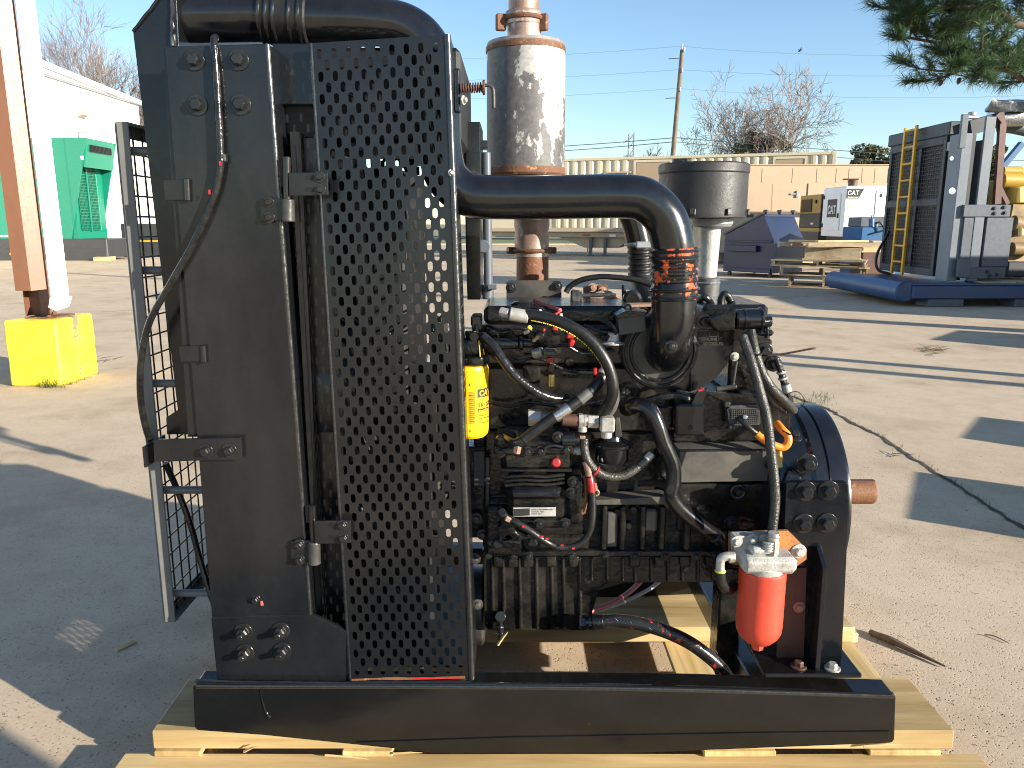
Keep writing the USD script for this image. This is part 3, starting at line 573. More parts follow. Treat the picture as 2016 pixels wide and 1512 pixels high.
def corr(x0, x1, z0, z1):
    n = max(1, round((x1 - x0) / .40)); w = (x1 - x0) / n
    for k in range(n):
        a0 = x0 + k * w
        part(ct, 'corrugation', C(hull([(a0 + dx, dy, z) for z in (z0, z1) for dx, dy in ((.03, .059), (.11, .004), (w * .62, .004), (w * .62 + .08, .059))])), 'cream_paint', False)
for q0, q1 in ((1090, 1236), (1352, 1508), (1586, 1640)): corr(loc(q0), loc(q1), zc0 + .15, zc1 - .125)
for q0, q1, zz in ((1244, 1318, .3), (1514, 1580, .34)):
    x0, x1 = loc(q0), loc(q1); zd = zc1 - .25
    fr = part(ct, 'door_frame', C([bx(x0, x1, 0, .058, zd, zd + .1), bx(x0, x0 + .1, 0, .058, zc0 + .2, zd), bx(x1 - .1, x1, 0, .058, zc0 + .2, zd)]), 'cream_paint', False)
    part(fr, 'door_leaf', C(bx(x0 + .12, x1 - .12, .02, .058, zc0 + .2, zd - .02, .01)), 'tan_paint', False)
x0, x1 = loc(1190), loc(1240)
part(ct, 'awning', C(hull([(x0, 0, zc1 - .62), (x1, 0, zc1 - .62), (x0, -.35, zc1 - .72), (x1, -.35, zc1 - .72), (x0, 0, zc1 - .68), (x1, 0, zc1 - .68)])), 'tan_paint', False)
x0, x1 = loc(1321), loc(1347)
fan = part(ct, 'fan_opening', C([bx(x0, x1, .01, .058, zc1 - .75, zc1 - .14)]), 'black_interior', False)
part(fan, 'fan_ring', C(ring((x0 / 2 + x1 / 2, .0, zc1 - .44), (0, 1, 0), .24, .03, 24, 6)), 'machine_grey_dark')
part(ct, 'trailer_bed', C(bx(-.3, LEN - 1.0, .2, 2.2, zc0 - .30, zc0 - .051, .02)), 'beige_paint')
xl = loc(1176)
part(ct, 'gooseneck', C(extrude_xz(Polygon([(xl - 2.0, zc0 - .301), (xl - .7, zc0 - .8), (xl + .9, zc0 - .8), (xl + 1.6, zc0 - .301)]), .5, 1.9)), 'beige_paint', False)
for s_ in (-.45, .25):
    lg = part(ct, 'landing_leg', C([bx(xl + s_, xl + s_ + .14, .3, .44, .05, zc0 - .31, .01)]), 'machine_grey')
    part(lg, 'foot', C(bx(xl + s_ - .08, xl + s_ + .22, .25, .5, 0, .05, .01)), 'machine_grey')
part(ct, 'plate_lamp', C([bx(xl + .55, xl + .85, .18, .2, zc0 - .28, zc0 - .15)]), 'plastic_white', False)
part(ct, 'side_lamp', C([bx(xl - .75, xl - .4, .17, .199, zc0 - .24, zc0 - .17)]), 'lamp_red', False)
for k in range(3):
    xx = loc(1500) + k * 1.15
    w_ = part(ct, 'wheel', C(cyl((xx, .25, .5), (xx, .55, .5), .5, 22, .05)), 'rubber')
    part(w_, 'hub', C(cyl((xx, .2, .5), (xx, .26, .5), .2, 14)), 'galvanised')

# ---- tan enclosure in front of it
ty = 30.0
te = thing('tan_enclosure', 'long tan equipment enclosure with double doors behind the blue dumpster', 'enclosure', P(1600, 520, ty) * (1, 1, 0))
a, b = P(1380, 326, ty), P(1830, 419, ty)
part(te, 'body', bx(a[0], b[0], ty, ty + 2.6, b[2], a[2], .02), 'tan_paint')
part(te, 'cap_rail', bx(a[0] - .03, b[0], ty - .03, ty + 2.6, a[2] + .001, a[2] + .05, .01), 'tan_paint')
for q0, q1, t0 in ((1425, 1519, 362), (1520, 1573, 362), (1591, 1645, 361)):
    c0, c1 = P(q0, t0, ty), P(q1, 417, ty)
    d_ = part(te, 'door', bx(c0[0], c1[0] - .02, ty - .035, ty - .001, c1[2], c0[2], .008), 'tan_paint')
    if q0 == 1520:
        h0 = P(1560, 382, ty); part(d_, 'latch', [bx(h0[0] - .1, h0[0] + .22, ty - .08, ty - .036, h0[2] - .03, h0[2] + .03, .008), bx(h0[0] + .12, h0[0] + .2, ty - .1, ty - .036, h0[2] - .12, h0[2] + .12, .008)], 'galvanised')
for q in (1500, 1560, 1608, 1646, 1671, 1697, 1722, 1748):
    c0 = P(q, 345, ty)[0]; part(te, 'seam', bx(c0, c0 + .03, ty - .012, ty - .001, P(q, 361, ty)[2] + .02, a[2] - .1), 'tan_paint', False)
part(te, 'skirt', bx(a[0], b[0], ty + .05, ty + 2.5, P(1500, 428, ty)[2], b[2] - .001), 'tank_grey', False)
part(te, 'lower_body', bx(P(1395, 440, ty)[0], b[0], ty - .01, ty + 2.5, P(1500, 497, ty)[2], P(1500, 428, ty)[2] - .001, .01), 'beige_paint')
for q in (1445, 1490, 1700): c0 = P(q, 470, ty)[0]; part(te, 'support', bx(c0, c0 + .5, ty + .1, ty + 2.3, 0, P(1500, 497, ty)[2] - .001, .01), 'tank_grey')

# ---- ochre and black generator
oy = 27.0
og = thing('black_generator', 'ochre and black generator cabinet left of the white generator', 'generator', P(1620, 500, oy) * (1, 1, 0))
a, b = P(1617, 382, oy), P(1642, 470, oy)
z1, z2, z3, z4 = a[2], P(1617, 420, oy)[2], P(1617, 449, oy)[2], P(1617, 456, oy)[2]
yb = oy + 1.9
part(og, 'upper_cabinet', bx(a[0], b[0], oy, yb, z2, z1, .02), 'genset_ochre')
part(og, 'upper_side', bx(a[0] + .02, b[0], oy - .012, oy - .001, z2, z1 - .03), 'tank_grey', False)
part(og, 'lower_cabinet', bx(a[0], b[0], oy, yb, z3, z2 - .001, .02), 'tank_grey')
part(og, 'ochre_band', bx(a[0], b[0], oy - .02, yb, z4, z3 - .001), 'genset_ochre', False)
part(og, 'base', bx(a[0], b[0], oy, yb, .35, z4 - .001), 'tank_grey', False)
for k in range(2): part(og, 'skid_block', bx(a[0] + .05, b[0] - .05, oy + .1 + 1.3 * k, oy + .4 + 1.3 * k, 0, .349), 'old_wood_x', False)
for k in range(12): part(og, 'louvre', bx(a[0] - .03, a[0] - .001, oy + .75, oy + 1.7, z2 + .06 + k * (z1 - z2 - .2) / 12, z2 + .095 + k * (z1 - z2 - .2) / 12), 'black_interior', False)
part(og, 'door_lock', bx(a[0] - .04, a[0] - .001, oy + .32, oy + .42, z1 - .3, z1 - .18), 'black_interior', False)
part(og, 'rating_plate', bx(a[0] - .012, a[0] - .001, oy + .5, oy + .75, z3 + .12, z3 + .18), 'print_white', False)

# ---- white rental generator
ry = 25.0
wr = thing('white_generator', 'white rental generator with large logo panels on a small trailer', 'generator', P(1700, 510, ry) * (1, 1, 0))
a, b = P(1666, 366, ry), P(1800, 466, ry)
yb = ry + 1.75
part(wr, 'canopy', bx(a[0], b[0], ry, yb, b[2], a[2], .025), 'white_wall')
d_ = part(wr, 'end_door', bx(a[0] - .035, a[0] - .001, ry + .28, yb - .22, b[2] + .2, a[2] - .22, .01), 'white_wall')
part(d_, 'handle', bx(a[0] - .06, a[0] - .036, ry + .3, ry + .4, (a[2] + b[2]) / 2 - .2, (a[2] + b[2]) / 2 - .05), 'black_panel', False)
part(d_, 'logo_panel', bx(a[0] - .04, a[0] - .0352, ry + .5, ry + 1.25, a[2] - .95, a[2] - .38), 'tank_grey', False)
tx = meshkit.text_mesh('CAT', 1.0, 1.0, True); bb = tx.bounds; sc = .62 / (bb[1][0] - bb[0][0]); v = tx.vertices
tx.vertices = np.c_[a[0] - .041 - v[:, 2] * .004, ry + 1.19 - (v[:, 0] - bb[0][0]) * sc, a[2] - .84 + v[:, 1] * sc * 1.15]
tx.invert(); part(d_, 'logo', tx, 'print_white', False)
for zz in (a[2] - .3, b[2] + .35): part(wr, 'hinge', bx(a[0] - .05, a[0] - .001, yb - .2, yb - .12, zz - .06, zz + .06), 'black_interior', False)
q0 = P(1668, 371, ry); q1 = P(1702, 371, ry); q2 = P(1690, 391, ry)
lp_ = part(wr, 'logo_panel', extrude_xz(Polygon([(q0[0], q0[2]), (q1[0], q0[2]), (q2[0], q2[2]), (q0[0], q2[2])]), ry - .008, ry - .001), 'print_black', False)
part(lp_, 'logo', pix_text('CAT', 1669, 383.5, 1691, ry - .009, .004), 'print_white', False)
part(lp_, 'lettering', pix_text('Rental Power', 1669, 389.5, 1690, ry - .009, .004), 'print_white', False)
part(wr, 'latch', bx(P(1731, 384, ry)[0], P(1736, 384, ry)[0], ry - .03, ry - .001, P(1731, 388, ry)[2], P(1731, 381, ry)[2]), 'black_interior', False)
part(wr, 'side_door', bx(P(1726, 370, ry)[0], P(1790, 370, ry)[0], ry - .025, ry - .001, P(1731, 462, ry)[2], P(1731, 375, ry)[2], .008), 'white_wall')
part(wr, 'warning_label', bx(P(1665.5, 405, ry)[0] + .05, P(1668, 405, ry)[0] + .05, ry - .006, ry - .001, P(1731, 411, ry)[2], P(1731, 404, ry)[2]), 'print_yellow', False)
q = P(1679, 362, ry + .5)
part(wr, 'exhaust_outlet', [cyl(q + (0, 0, -.1), q + (0, 0, .12), .14, 14), bx(q[0] - .3, q[0] + .15, q[1] - .12, q[1] + .12, q[2] + .12, q[2] + .16, .02)], 'rust_dark')
part(wr, 'trailer_frame', bx(a[0] + .15, b[0], ry + .1, yb - .1, b[2] - .18, b[2] - .001, .02), 'tank_grey')
part(wr, 'tail_board', bx(P(1660, 500, ry)[0], P(1700, 500, ry)[0], ry - .1, ry + .05, P(1660, 507, ry)[2], P(1660, 496, ry)[2], .01), 'tank_grey')
part(wr, 'amber_lamp', cyl(P(1667, 502, ry - .1), P(1667, 502, ry - .16), .055, 12), 'bulb_orange')
part(wr, 'reflector', bx(P(1672, 502, ry)[0], P(1685, 502, ry)[0], ry - .12, ry - .101, P(1667, 503.5, ry)[2], P(1667, 500.5, ry)[2]), 'print_white', False)
part(wr, 'red_lamp', bx(P(1686, 502, ry)[0], P(1692, 502, ry)[0], ry - .13, ry - .101, P(1667, 504, ry)[2], P(1667, 500, ry)[2]), 'lamp_red', False)
for s_ in (0, 1): w_ = part(wr, 'wheel', cyl((a[0] + 1.6, ry + .2 + s_ * 1.3, .36), (a[0] + 1.6, ry + .42 + s_ * 1.3, .36), .36, 20, .04), 'rubber')

# ---- dumpster
D0 = G(1423, 541); D1 = G(1520, 547)
u = D1 - D0; UL = np.linalg.norm(u); u /= UL; vv = np.array([-u[1], u[0], 0]); VL = 1.5
dang = math.atan2(vv[1], vv[0])                         # local x along the lit front, local y towards the far-left end
dm = thing('dumpster', 'battered blue dumpster with a sloping black lid beside the pallet stack', 'dumpster', D1)
def DM(m): return xf(m, D1, dang)
zt0 = P(1510, 418, 22.9)[2]
prof = [(0, .12), (0, 1.02), (.42, zt0 - .06), (UL, zt0 * .64), (UL, .12)]
def prism(pr, x0, x1): return hull([(x, y, z) for x in (x0, x1) for y, z in pr])
part(dm, 'body', DM(prism(prof, 0, VL)), 'dumpster_blue', False)
part(dm, 'lid', DM([prism([(.40, zt0 - .05), (.40, zt0 + .0), (UL + .06, zt0 * .64 + .055), (UL + .06, zt0 * .64 + .0)], -.03, VL * .5 - .01), prism([(.40, zt0 - .05), (.40, zt0 + .0), (UL + .06, zt0 * .64 + .055), (UL + .06, zt0 * .64 + .0)], VL * .5 + .01, VL + .03)]), 'plastic_black', False)
for k in range(3): part(dm, 'lid_hinge', DM(bx(.03 + k * .68, .11 + k * .68, .33, .46, zt0 - .06, zt0 + .07, .01)), 'plastic_black')
part(dm, 'rim', DM(bx(-.02, VL + .02, .36, .42, zt0 - .13, zt0 - .05, .01)), 'dumpster_blue')
part(dm, 'fork_pocket', DM(bx(-.14, -.001, .5, UL - .15, .72, .9, .01)), 'dumpster_blue')
part(dm, 'side_rib', DM([bx(-.05, -.001, .08, UL - .05, .98, 1.04, .008)]), 'dumpster_blue')
part(dm, 'base_rib', DM([bx(-.04, -.001, .05, UL - .05, .12, .24, .008)]), 'dumpster_blue')
for x_ in (.12, VL - .12):
    for y_ in (.15, UL - .15): part(dm, 'caster', DM(cyl((x_ - .04, y_, .06), (x_ + .04, y_, .06), .06, 12)), 'rubber')

# ---- stack of pallets
def pallet(L, W, n_top, n_bot, h, mtop, ox, oy, z0, a, label, mside=None, thick=.022, sag=0):
    t = thing('wooden_pallet', label, 'pallet', (ox, oy, z0), 'stacked wooden pallets')
    def Q(m): return xf(m, (ox, oy, z0), a)
    hs = h - thick * 2
    for k in range(3):
        y = -W / 2 + .05 + k * (W - .1) / 2
        st3 = unary_union([sbox(-L / 2, thick, L / 2, thick + hs)]).difference(unary_union([sbox(-L * .36, 0, -L * .14, thick + hs * .45), sbox(L * .14, 0, L * .36, thick + hs * .45)]))
        part(t, 'stringer', Q(extrude_xz(st3, y - .02, y + .02)), mside or mtop, False)
    for k in range(n_top):
        x = -L / 2 + .06 + k * (L - .12) / (n_top - 1)
        part(t, 'deck_board', Q(rot(bx(x - .055, x + .055, -W / 2, W / 2, h - thick + .001, h + .001 + nrg.uniform(0, .004), .003), nrg.normal(0, .012), (0, 0, 1), (x, 0, 0))), mtop, False)
    for k in range(n_bot):
        x = -L / 2 + .06 + k * (L - .12) / (n_bot - 1)
        part(t, 'bottom_board', Q(bx(x - .05, x + .05, -W / 2, W / 2, 0, thick - .001, .003)), mtop, False)
    return t
sc_ = (7.75, 19.35)
H2 = math.pi / 2
pallet(1.15, 1.65, 7, 4, .27, 'old_wood_x', sc_[0] - .02, sc_[1], 0, H2 - .42, 'weathered pallet at the bottom of the stack', 'old_wood_y', .03)
pallet(1.25, 2.0, 7, 4, .22, 'pale_wood_x', sc_[0] - .08, sc_[1] + .05, .275, H2 - .30, 'pale wide pallet second from the ground in the stack', 'old_wood_y', .03)
pallet(1.25, 2.15, 6, 3, .15, 'old_wood_x', sc_[0] - .14, sc_[1] + .1, .50, H2 - .46, 'wide pallet with loose boards third in the stack', 'grey_wood_x', .028)
bxx = thing('wooden_crate', 'low open plywood crate on the pallet stack under loose lumber', 'crate', (sc_[0], sc_[1], .66))
def Q2(m): return xf(m, (sc_[0] + .05, sc_[1] + .05, .668), -.36)
part(bxx, 'front_board', Q2(bx(-.55, .7, -.5, -.47, .02, .28, .004)), 'pale_wood_x', False); part(bxx, 'back_board', Q2(bx(-.55, .7, .47, .5, .02, .28, .004)), 'old_wood_x', False)
part(bxx, 'side_board', Q2(bx(-.55, -.52, -.469, .469, .02, .28, .004)), 'old_wood_y', False); part(bxx, 'side_board', Q2(bx(.67, .7, -.469, .469, .02, .28, .004)), 'old_wood_y', False)
part(bxx, 'floor_board', Q2(bx(-.6, .75, -.52, .52, -.012, .018, .004)), 'pale_wood_x', False)
lum = [(-.55, 1.3, -.46, .30, .10, -.16, 'pale_wood_x'), (-1.15, .15, -.1, .30, .10, -.42, 'pale_wood_x'), (-.9, 1.0, .1, .325, .04, -.05, 'old_wood_x'), (-.75, 1.3, .36, .31, .07, -.30, 'old_wood_x'), (-.35, .95, -.25, .405, .05, .12, 'pine_x'), (-1.0, -.3, -.38, .405, .05, -.62, 'pale_wood_x'), (-.3, 1.35, .22, .37, .03, -.42, 'grey_wood_x')]
lnm = ['front', 'left', 'flat', 'rear', 'topmost', 'short', 'long dark']
desc = ['thick pale board along the front edge of the loose lumber', 'pale board jutting out left from the loose lumber', 'flat thin board in the middle of the loose lumber', 'weathered board at the back of the loose lumber', 'pale board lying askew on top of the loose lumber', 'short pale offcut at the left end of the loose lumber', 'long dark board on the loose lumber, beneath the askew one']
for (x0, x1, y, z, h, a_, m_), dd in zip(lum, desc):
    solo('lumber_board', dd, 'board', xf(xf(bx(x0, x1, -.07, .07, 0, h, .004), (0, y, z), a_ + .2), (sc_[0], sc_[1], .668), -.2), m_, False, group='loose boards on the pallet stack')
solo('tin_scrap', 'crumpled shiny scrap on the ground under the pallets', 'scrap', rough(bx(*(np.array([-.12, .12]) + G(1612, 556)[0]), *(np.array([-.1, .1]) + 18.6), .0, .12, .01), .03, 14, 2, 2), 'foil', False)

# ---- blue machine with crates, right of the pallets
by_ = 21.0
bm = thing('blue_machine', 'bright blue machine cabinet half hidden behind the grey radiator', 'machine', P(1725, 540, by_) * (1, 1, 0))
a, b = P(1697, 447, by_), P(1775, 540, by_)
part(bm, 'cabinet', bx(a[0], b[0], by_, by_ + 1.2, .1, a[2], .02), 'bright_blue')
part(bm, 'rear_tank', bx(P(1708, 428, by_)[0], b[0], by_ + .4, by_ + 1.2, a[2] + .001, P(1708, 427, by_)[2], .02), 'machine_grey')
part(bm, 'valve', [cyl(P(1716, 450, by_ + .1), P(1716, 430, by_ + .1), .07, 10), cyl(P(1716, 430, by_ + .1), P(1717, 423, by_ + .1), .02, 8)], 'bright_blue')
part(bm, 'filler', [cyl(P(1724, 447, by_ + .1), P(1724, 437, by_ + .1), .06, 10)], 'plastic_black')
part(bm, 'hose', tube([P(1724, 440, by_ - .1), P(1733, 438, by_ - .1), P(1740, 452, by_ - .1), P(1725, 458, by_ - .1)], .025, 6), 'rubber')
part(bm, 'foot', bx(a[0] + .1, b[0] - .1, by_ + .1, by_ + 1.1, 0, .099), 'tank_grey', False)
cy_ = 19.6
cr = thing('cardboard_carton', 'open tan carton on a wooden crate beside the blue machine', 'carton', P(1722, 490, cy_))
a, b = P(1698, 476, cy_), P(1748, 497, cy_)
part(cr, 'tray', [bx(a[0], b[0], cy_, cy_ + .03, b[2], P(1700, 486, cy_)[2], .004), bx(a[0], a[0] + .03, cy_ + .031, cy_ + .7, b[2], P(1700, 486, cy_)[2], .004), bx(a[0], b[0], cy_ + .701, cy_ + .73, b[2], P(1700, 486, cy_)[2], .004), bx(b[0] - .03, b[0], cy_ + .031, cy_ + .7, b[2], P(1700, 486, cy_)[2], .004)], 'cardboard', False)
part(cr, 'contents', rough(bx(a[0] + .25, b[0] - .05, cy_ + .06, cy_ + .66, b[2], a[2] + .02, .05), .03, 6, 4, 2), 'cardboard', 20)
part(cr, 'wire_bundle', [ring((a[0] + .17, cy_ + .3, P(1700, 484, cy_)[2]), (0, 1, .3), .09, .014, 16, 5), ring((a[0] + .15, cy_ + .25, P(1700, 483, cy_)[2]), (.4, 1, .1), .08, .012, 16, 5)], 'steel_wire')
part(cr, 'crate_below', bx(a[0] + .05, b[0] - .05, cy_ + .02, cy_ + .7, .0, b[2] - .001, .01), 'rust_dark')
solo('cardboard_carton', 'tan carton on the ground at the foot of the blue machine', 'carton', bx(P(1738, 540, 18.6)[0], P(1758, 540, 18.6)[0], 18.5, 18.9, 0, .38, .01), 'cardboard', False)

# ---- chain link fence under the container
fy = 41.0
fe = thing('chain_link_fence', 'grey chain link fence beyond the trailer legs', 'fence', (4, fy, 0))
fx0, fx1 = P(1068, 500, fy)[0], P(1420, 500, fy)[0]
for x_ in np.arange(fx0, fx1, 2.35): part(fe, 'post', cyl((x_, fy, 0), (x_, fy, 1.75), .035, 8), 'galvanised')
part(fe, 'top_rail', cyl((fx0, fy, 1.72), (fx1, fy, 1.72), .025, 8), 'galvanised')
wr_ = []
for x_ in np.arange(fx0 - 1.6, fx1, .16):
    for s_ in (1, -1):
        a0, a1 = np.array([x_, fy, .05]), np.array([x_ + 1.6, fy, 1.68])
        if s_ < 0: a0[2], a1[2] = a1[2], a0[2]
        if a0[0] >= fx0 and a1[0] <= fx1: wr_.append(sweep([a0, a1], .005, 3, False))
part(fe, 'wire_mesh', wr_, 'galvanised', False, kind='stuff')

# ---- far tan shed and hedge
sh = thing('tan_shed', 'small far tan building seen left of the rusty exhaust', 'building', P(960, 470, 88) * (1, 1, 0))
a, b = P(925, 432, 88), P(974, 470, 88)
part(sh, 'wall', bx(a[0], b[0], 88, 96, 0, a[2]), 'tan_paint', False); part(sh, 'roof', bx(a[0] - .3, b[0] + .3, 87.8, 96.2, a[2], a[2] + .3), 'beige_paint', False)
def leafcloud(centers, rad, n, size, seed, squash=.8):
    g = np.random.default_rng(seed); vs, fs = [], []
    for c, R in zip(centers, rad):
        d = g.normal(size=(n, 3)); d /= np.linalg.norm(d, axis=1, keepdims=True); p = c + d * (R * g.uniform(.55, 1.0, (n, 1)) ** .6) * (1, 1, squash)
        a = g.normal(size=(n, 3)); a /= np.linalg.norm(a, axis=1, keepdims=True); b = np.cross(a, g.normal(size=(n, 3))); b /= np.linalg.norm(b, axis=1, keepdims=True)
        s = size * g.uniform(.6, 1.4, (n, 1)); k = len(vs) * 3
        vs.append(np.stack([p - a * s, p + a * s, p + b * s * 1.3], 1).reshape(-1, 3))
    vs = np.vstack(vs); return trimesh.Trimesh(vs, np.arange(len(vs)).reshape(-1, 3), process=False)
cs = [np.array([x_, 92 + nrg.uniform(-1, 1), nrg.uniform(.8, 1.8)]) for x_ in np.arange(-3, 16, .9)]
hd = thing('hedge', 'dark clipped hedge far beyond the lawn', 'hedge', (6, 92, 0))
part(hd, 'foliage', leafcloud(cs, nrg.uniform(.9, 1.4, len(cs)), 260, .16, 4, .9), 'bush_leaf', False)
part(hd, 'stems', [sweep([c * (1, 1, 0), c], .05, 4) for c in cs[::2]], 'bark_grey', False, kind='stuff')

# ---- bare trees
def bare_tree(name, label, base, H, seed, spread=.55, levels=6, r0=.16, lean=(0, 0), twig_r=.011, forks=1, group='bare winter trees beyond the yard', start=.25):
    g = random.Random(seed); T, B = [], []
    base = np.asarray(base, float)
    def grow(p, d, L, rr, lv):
        pts = [p]; dd = d.copy(); segs = 3 if lv < 3 else 2
        for s_ in range(segs):
            dd = dd + np.array([g.gauss(0, .13), g.gauss(0, .13), g.gauss(.03, .08)]); dd /= np.linalg.norm(dd); pts.append(pts[-1] + dd * L / segs)
        re = rr * (.62 if lv < levels - 1 else .5)
        (T if lv <= 1 else B).append(sweep(pts, np.linspace(rr, re, len(pts)), 6 if lv < 2 else (4 if lv < 3 else 3), False))
        if lv >= levels: return
        n = g.choice([3, 3, 4]) if lv > 0 else 5
        if lv >= levels - 2: n = g.choice([3, 4])
        for k in range(n):
            t = 1.0 if k == 0 else g.uniform(.35 if lv > 0 else .55, 1.0)
            i = min(int(t * segs), segs - 1); q = pts[i] + (pts[i + 1] - pts[i]) * (t * segs - i)
            a = g.uniform(0, 6.283); sp = spread * (g.uniform(.4, .75) if k == 0 else g.uniform(.8, 1.5))
            ax = np.cross(dd, [math.cos(a), math.sin(a), .2]); ax /= np.linalg.norm(ax)
            nd = dd * math.cos(sp) + ax * math.sin(sp); nd[2] += .12; nd /= np.linalg.norm(nd)
            grow(q, nd, L * g.uniform(.58, .82), max(re * g.uniform(.6, .9), twig_r), lv + 1)
    for f in range(forks):
        d = np.array([lean[0] + (g.uniform(-.25, .25) if forks > 1 else 0), lean[1], 1.0]); d /= np.linalg.norm(d)
        grow(base + (g.uniform(-.3, .3) * (forks > 1), 0, 0), d, H * start * g.uniform(.9, 1.1), r0 / math.sqrt(forks), 0)
    t = thing(name, label, 'tree', base, group)
    part(t, 'trunk', T, 'bark_grey', 60); part(t, 'crown', B, 'twig', False)
    return t
bare_tree('bare_tree', 'tall bare tree behind the white building', P(200, 470, 60) * (1, 1, 0), 17.5, 5, .46, 6, .26, (0, 0), .013, 3, start=.30)
bare_tree('bare_tree', 'bare tree rising behind the corner of the white building', P(262, 470, 58) * (1, 1, 0), 14.5, 8, .42, 6, .22, (-.02, 0), .013, 2, start=.33)
bare_tree('bare_tree', 'bare spreading tree right of the leaning utility pole', P(1436, 470, 63) * (1, 1, 0), 19.0, 64, .72, 6, .28, (.02, 0), .019, 2, start=.25)
bare_tree('bare_tree', 'thin bare tree left of the utility pole', P(1290, 470, 70) * (1, 1, 0), 8.6, 33, .5, 6, .14, (0, 0), .014, 2, start=.3)
bare_tree('bare_tree', 'low bare tree beside the evergreen bush', P(1535, 470, 66) * (1, 1, 0), 8.6, 37, .6, 6, .14, (.05, 0), .013, 2, start=.28)
def bush(name, label, px, py, Y, Rpx, seed, matn='bush_leaf', n=420, size=.13, cl=7, sq=.75):
    c0 = P(px, py, Y); s_ = S(px, py, Y); R = Rpx * s_; g = np.random.default_rng(seed)
    cs = [c0 + g.normal(size=3) * (R * .5, R * .3, R * .28) for _ in range(cl)]
    t = thing(name, label, 'tree', (c0[0], c0[1], 0))
    part(t, 'crown', leafcloud(cs, g.uniform(.3, .5, cl) * R, n, size, seed, sq), matn, False)
    part(t, 'trunk', [sweep([(c0[0], c0[1], 0), (c0[0] + .1, c0[1], c0[2] * .6), c0], [.14, .1, .06], 7)] + [sweep([c0 - (0, 0, R * .3), c], .05, 5) for c in cs], 'bark_grey', 60)
bush('evergreen_tree', 'small dark evergreen tree among the bare branches', 1490, 284, 64, 34, 3, 'bush_leaf', 130, .12, 9)
bush('round_tree', 'far round olive green tree above the tan enclosure', 1712, 322, 130, 52, 4, 'bush_leaf', 420, .22, 16, .6)
bush('round_tree', 'green tree seen through the brown frame of the far radiator', 1948, 315, 70, 40, 6, 'bush_leaf', 700, .14, 10)

# ---- utility pole, wires, lattice tower
uy = 60.0
pb, pt = P(1310, 470, uy) * (1, 1, 0), P(1343, 98, uy)
up = thing('utility_pole', 'leaning wooden utility pole above the containers', 'utility pole', pb)
part(up, 'pole', sweep([pb, pb * .5 + pt * .5, pt], [.21, .18, .145], 10), 'pole_wood', 60)
part(up, 'top_pin', cyl(pt, pt + (0, 0, .4), .05, 6), 'galvanised')
att = []
for px, py, sx in ((1341, 100, 0), (1337, 140, 1), (1333, 178, -1)):
    q = P(px, py, uy); att.append(q)
    part(up, 'insulator', cyl(q + (.16, -.2, -.1), q + (.16, -.2, .16), .09, 8), 'galvanised')
for py in (115, 193):
    q = P(1338 - (py - 98) * .083, py, uy); part(up, 'bracket', beam(q + (0, -.05, 0), q + (-.75, -.05, -.03), .05, .05), 'machine_grey_dark', False)
def wire(label, a, b, sag, rr, kink=None):
    n = 16; t = np.linspace(0, 1, n)[:, None]; p = a * (1 - t) + b * t; p[:, 2] -= (4 * sag * t * (1 - t))[:, 0]
    solo('power_line', label, 'wire', sweep(p, rr, 4, False), 'steel_wire', 60, group=None)
wire('highest power line left of the utility pole', P(700, 117, 75), P(1341, 91, uy), .3,.007)
wire('highest power line right of the utility pole', P(1341, 91, uy), P(2200, 80, 62), .8, .007)
wire('second power line from the top, left of the pole', P(700, 158, 75), P(1338, 137, uy), .3,.007)
wire('second power line from the top, right of the pole', P(1338, 137, uy), P(2200, 128, 62), .6, .007)
wire('third power line from the top, left of the pole', P(700, 195, 75), P(1334, 174, uy), .3,.007)
wire('third power line from the top, right of the pole', P(1334, 174, uy), P(2200, 178, 62), .6, .007)
wire('low thick cable running behind the muffler to the pole', P(700, 300, 75), P(1330, 271, uy), .3, .026)
wire('lower of the two thick cables reaching the pole', P(700, 312, 75), P(1329, 279, uy), .3, .026)
wire('upper thick cable leading right from the pole', P(1330, 271, uy), P(2200, 322, 80), .3, .026)
wire('lower thick cable leading right from the pole', P(1329, 279, uy), P(2200, 345, 80), .3, .022)
ly = 330.0
lb, lt = P(1238, 440, ly), P(1238, 262, ly); wL, wT = 20 * S(1238, 300, ly) / 2 * 1.5, 10 * S(1238, 300, ly) / 2
lt_ = thing('lattice_tower', 'far steel lattice pylon above the container roof', 'pylon', lb * (1, 1, 0))
zs = np.linspace(0, lt[2], 13); ws = np.interp(zs, [0, lt[2] * .72, lt[2]], [wL, wT, wT])
cor = lambda i, k: np.array([lb[0] + (1 if k in (0, 3) else -1) * ws[i], ly + (1 if k < 2 else -1) * ws[i], zs[i]])
legs_ = [[cor(i, k) for i in range(13)] for k in range(4)]
for l in legs_: part(lt_, 'leg', sweep(l, .14, 4, False), 'galvanised', False)
br = []
for i in range(12):
    for k in range(4):
        k2 = (k + 1) % 4; br += [sweep([cor(i, k), cor(i + 1, k2)], .08, 3, False), sweep([cor(i, k2), cor(i + 1, k)], .08, 3, False)]
part(lt_, 'bracing', br, 'galvanised', False, kind='stuff')
part(lt_, 'crossarm', [beam(lt + (-wT * 2.2, 0, -4), lt + (wT * 2.2, 0, -1), .3, .4), beam(lt + (-wT * 2, 0, -9), lt + (wT * 2, 0, -9), .3, .4)], 'galvanised', False)

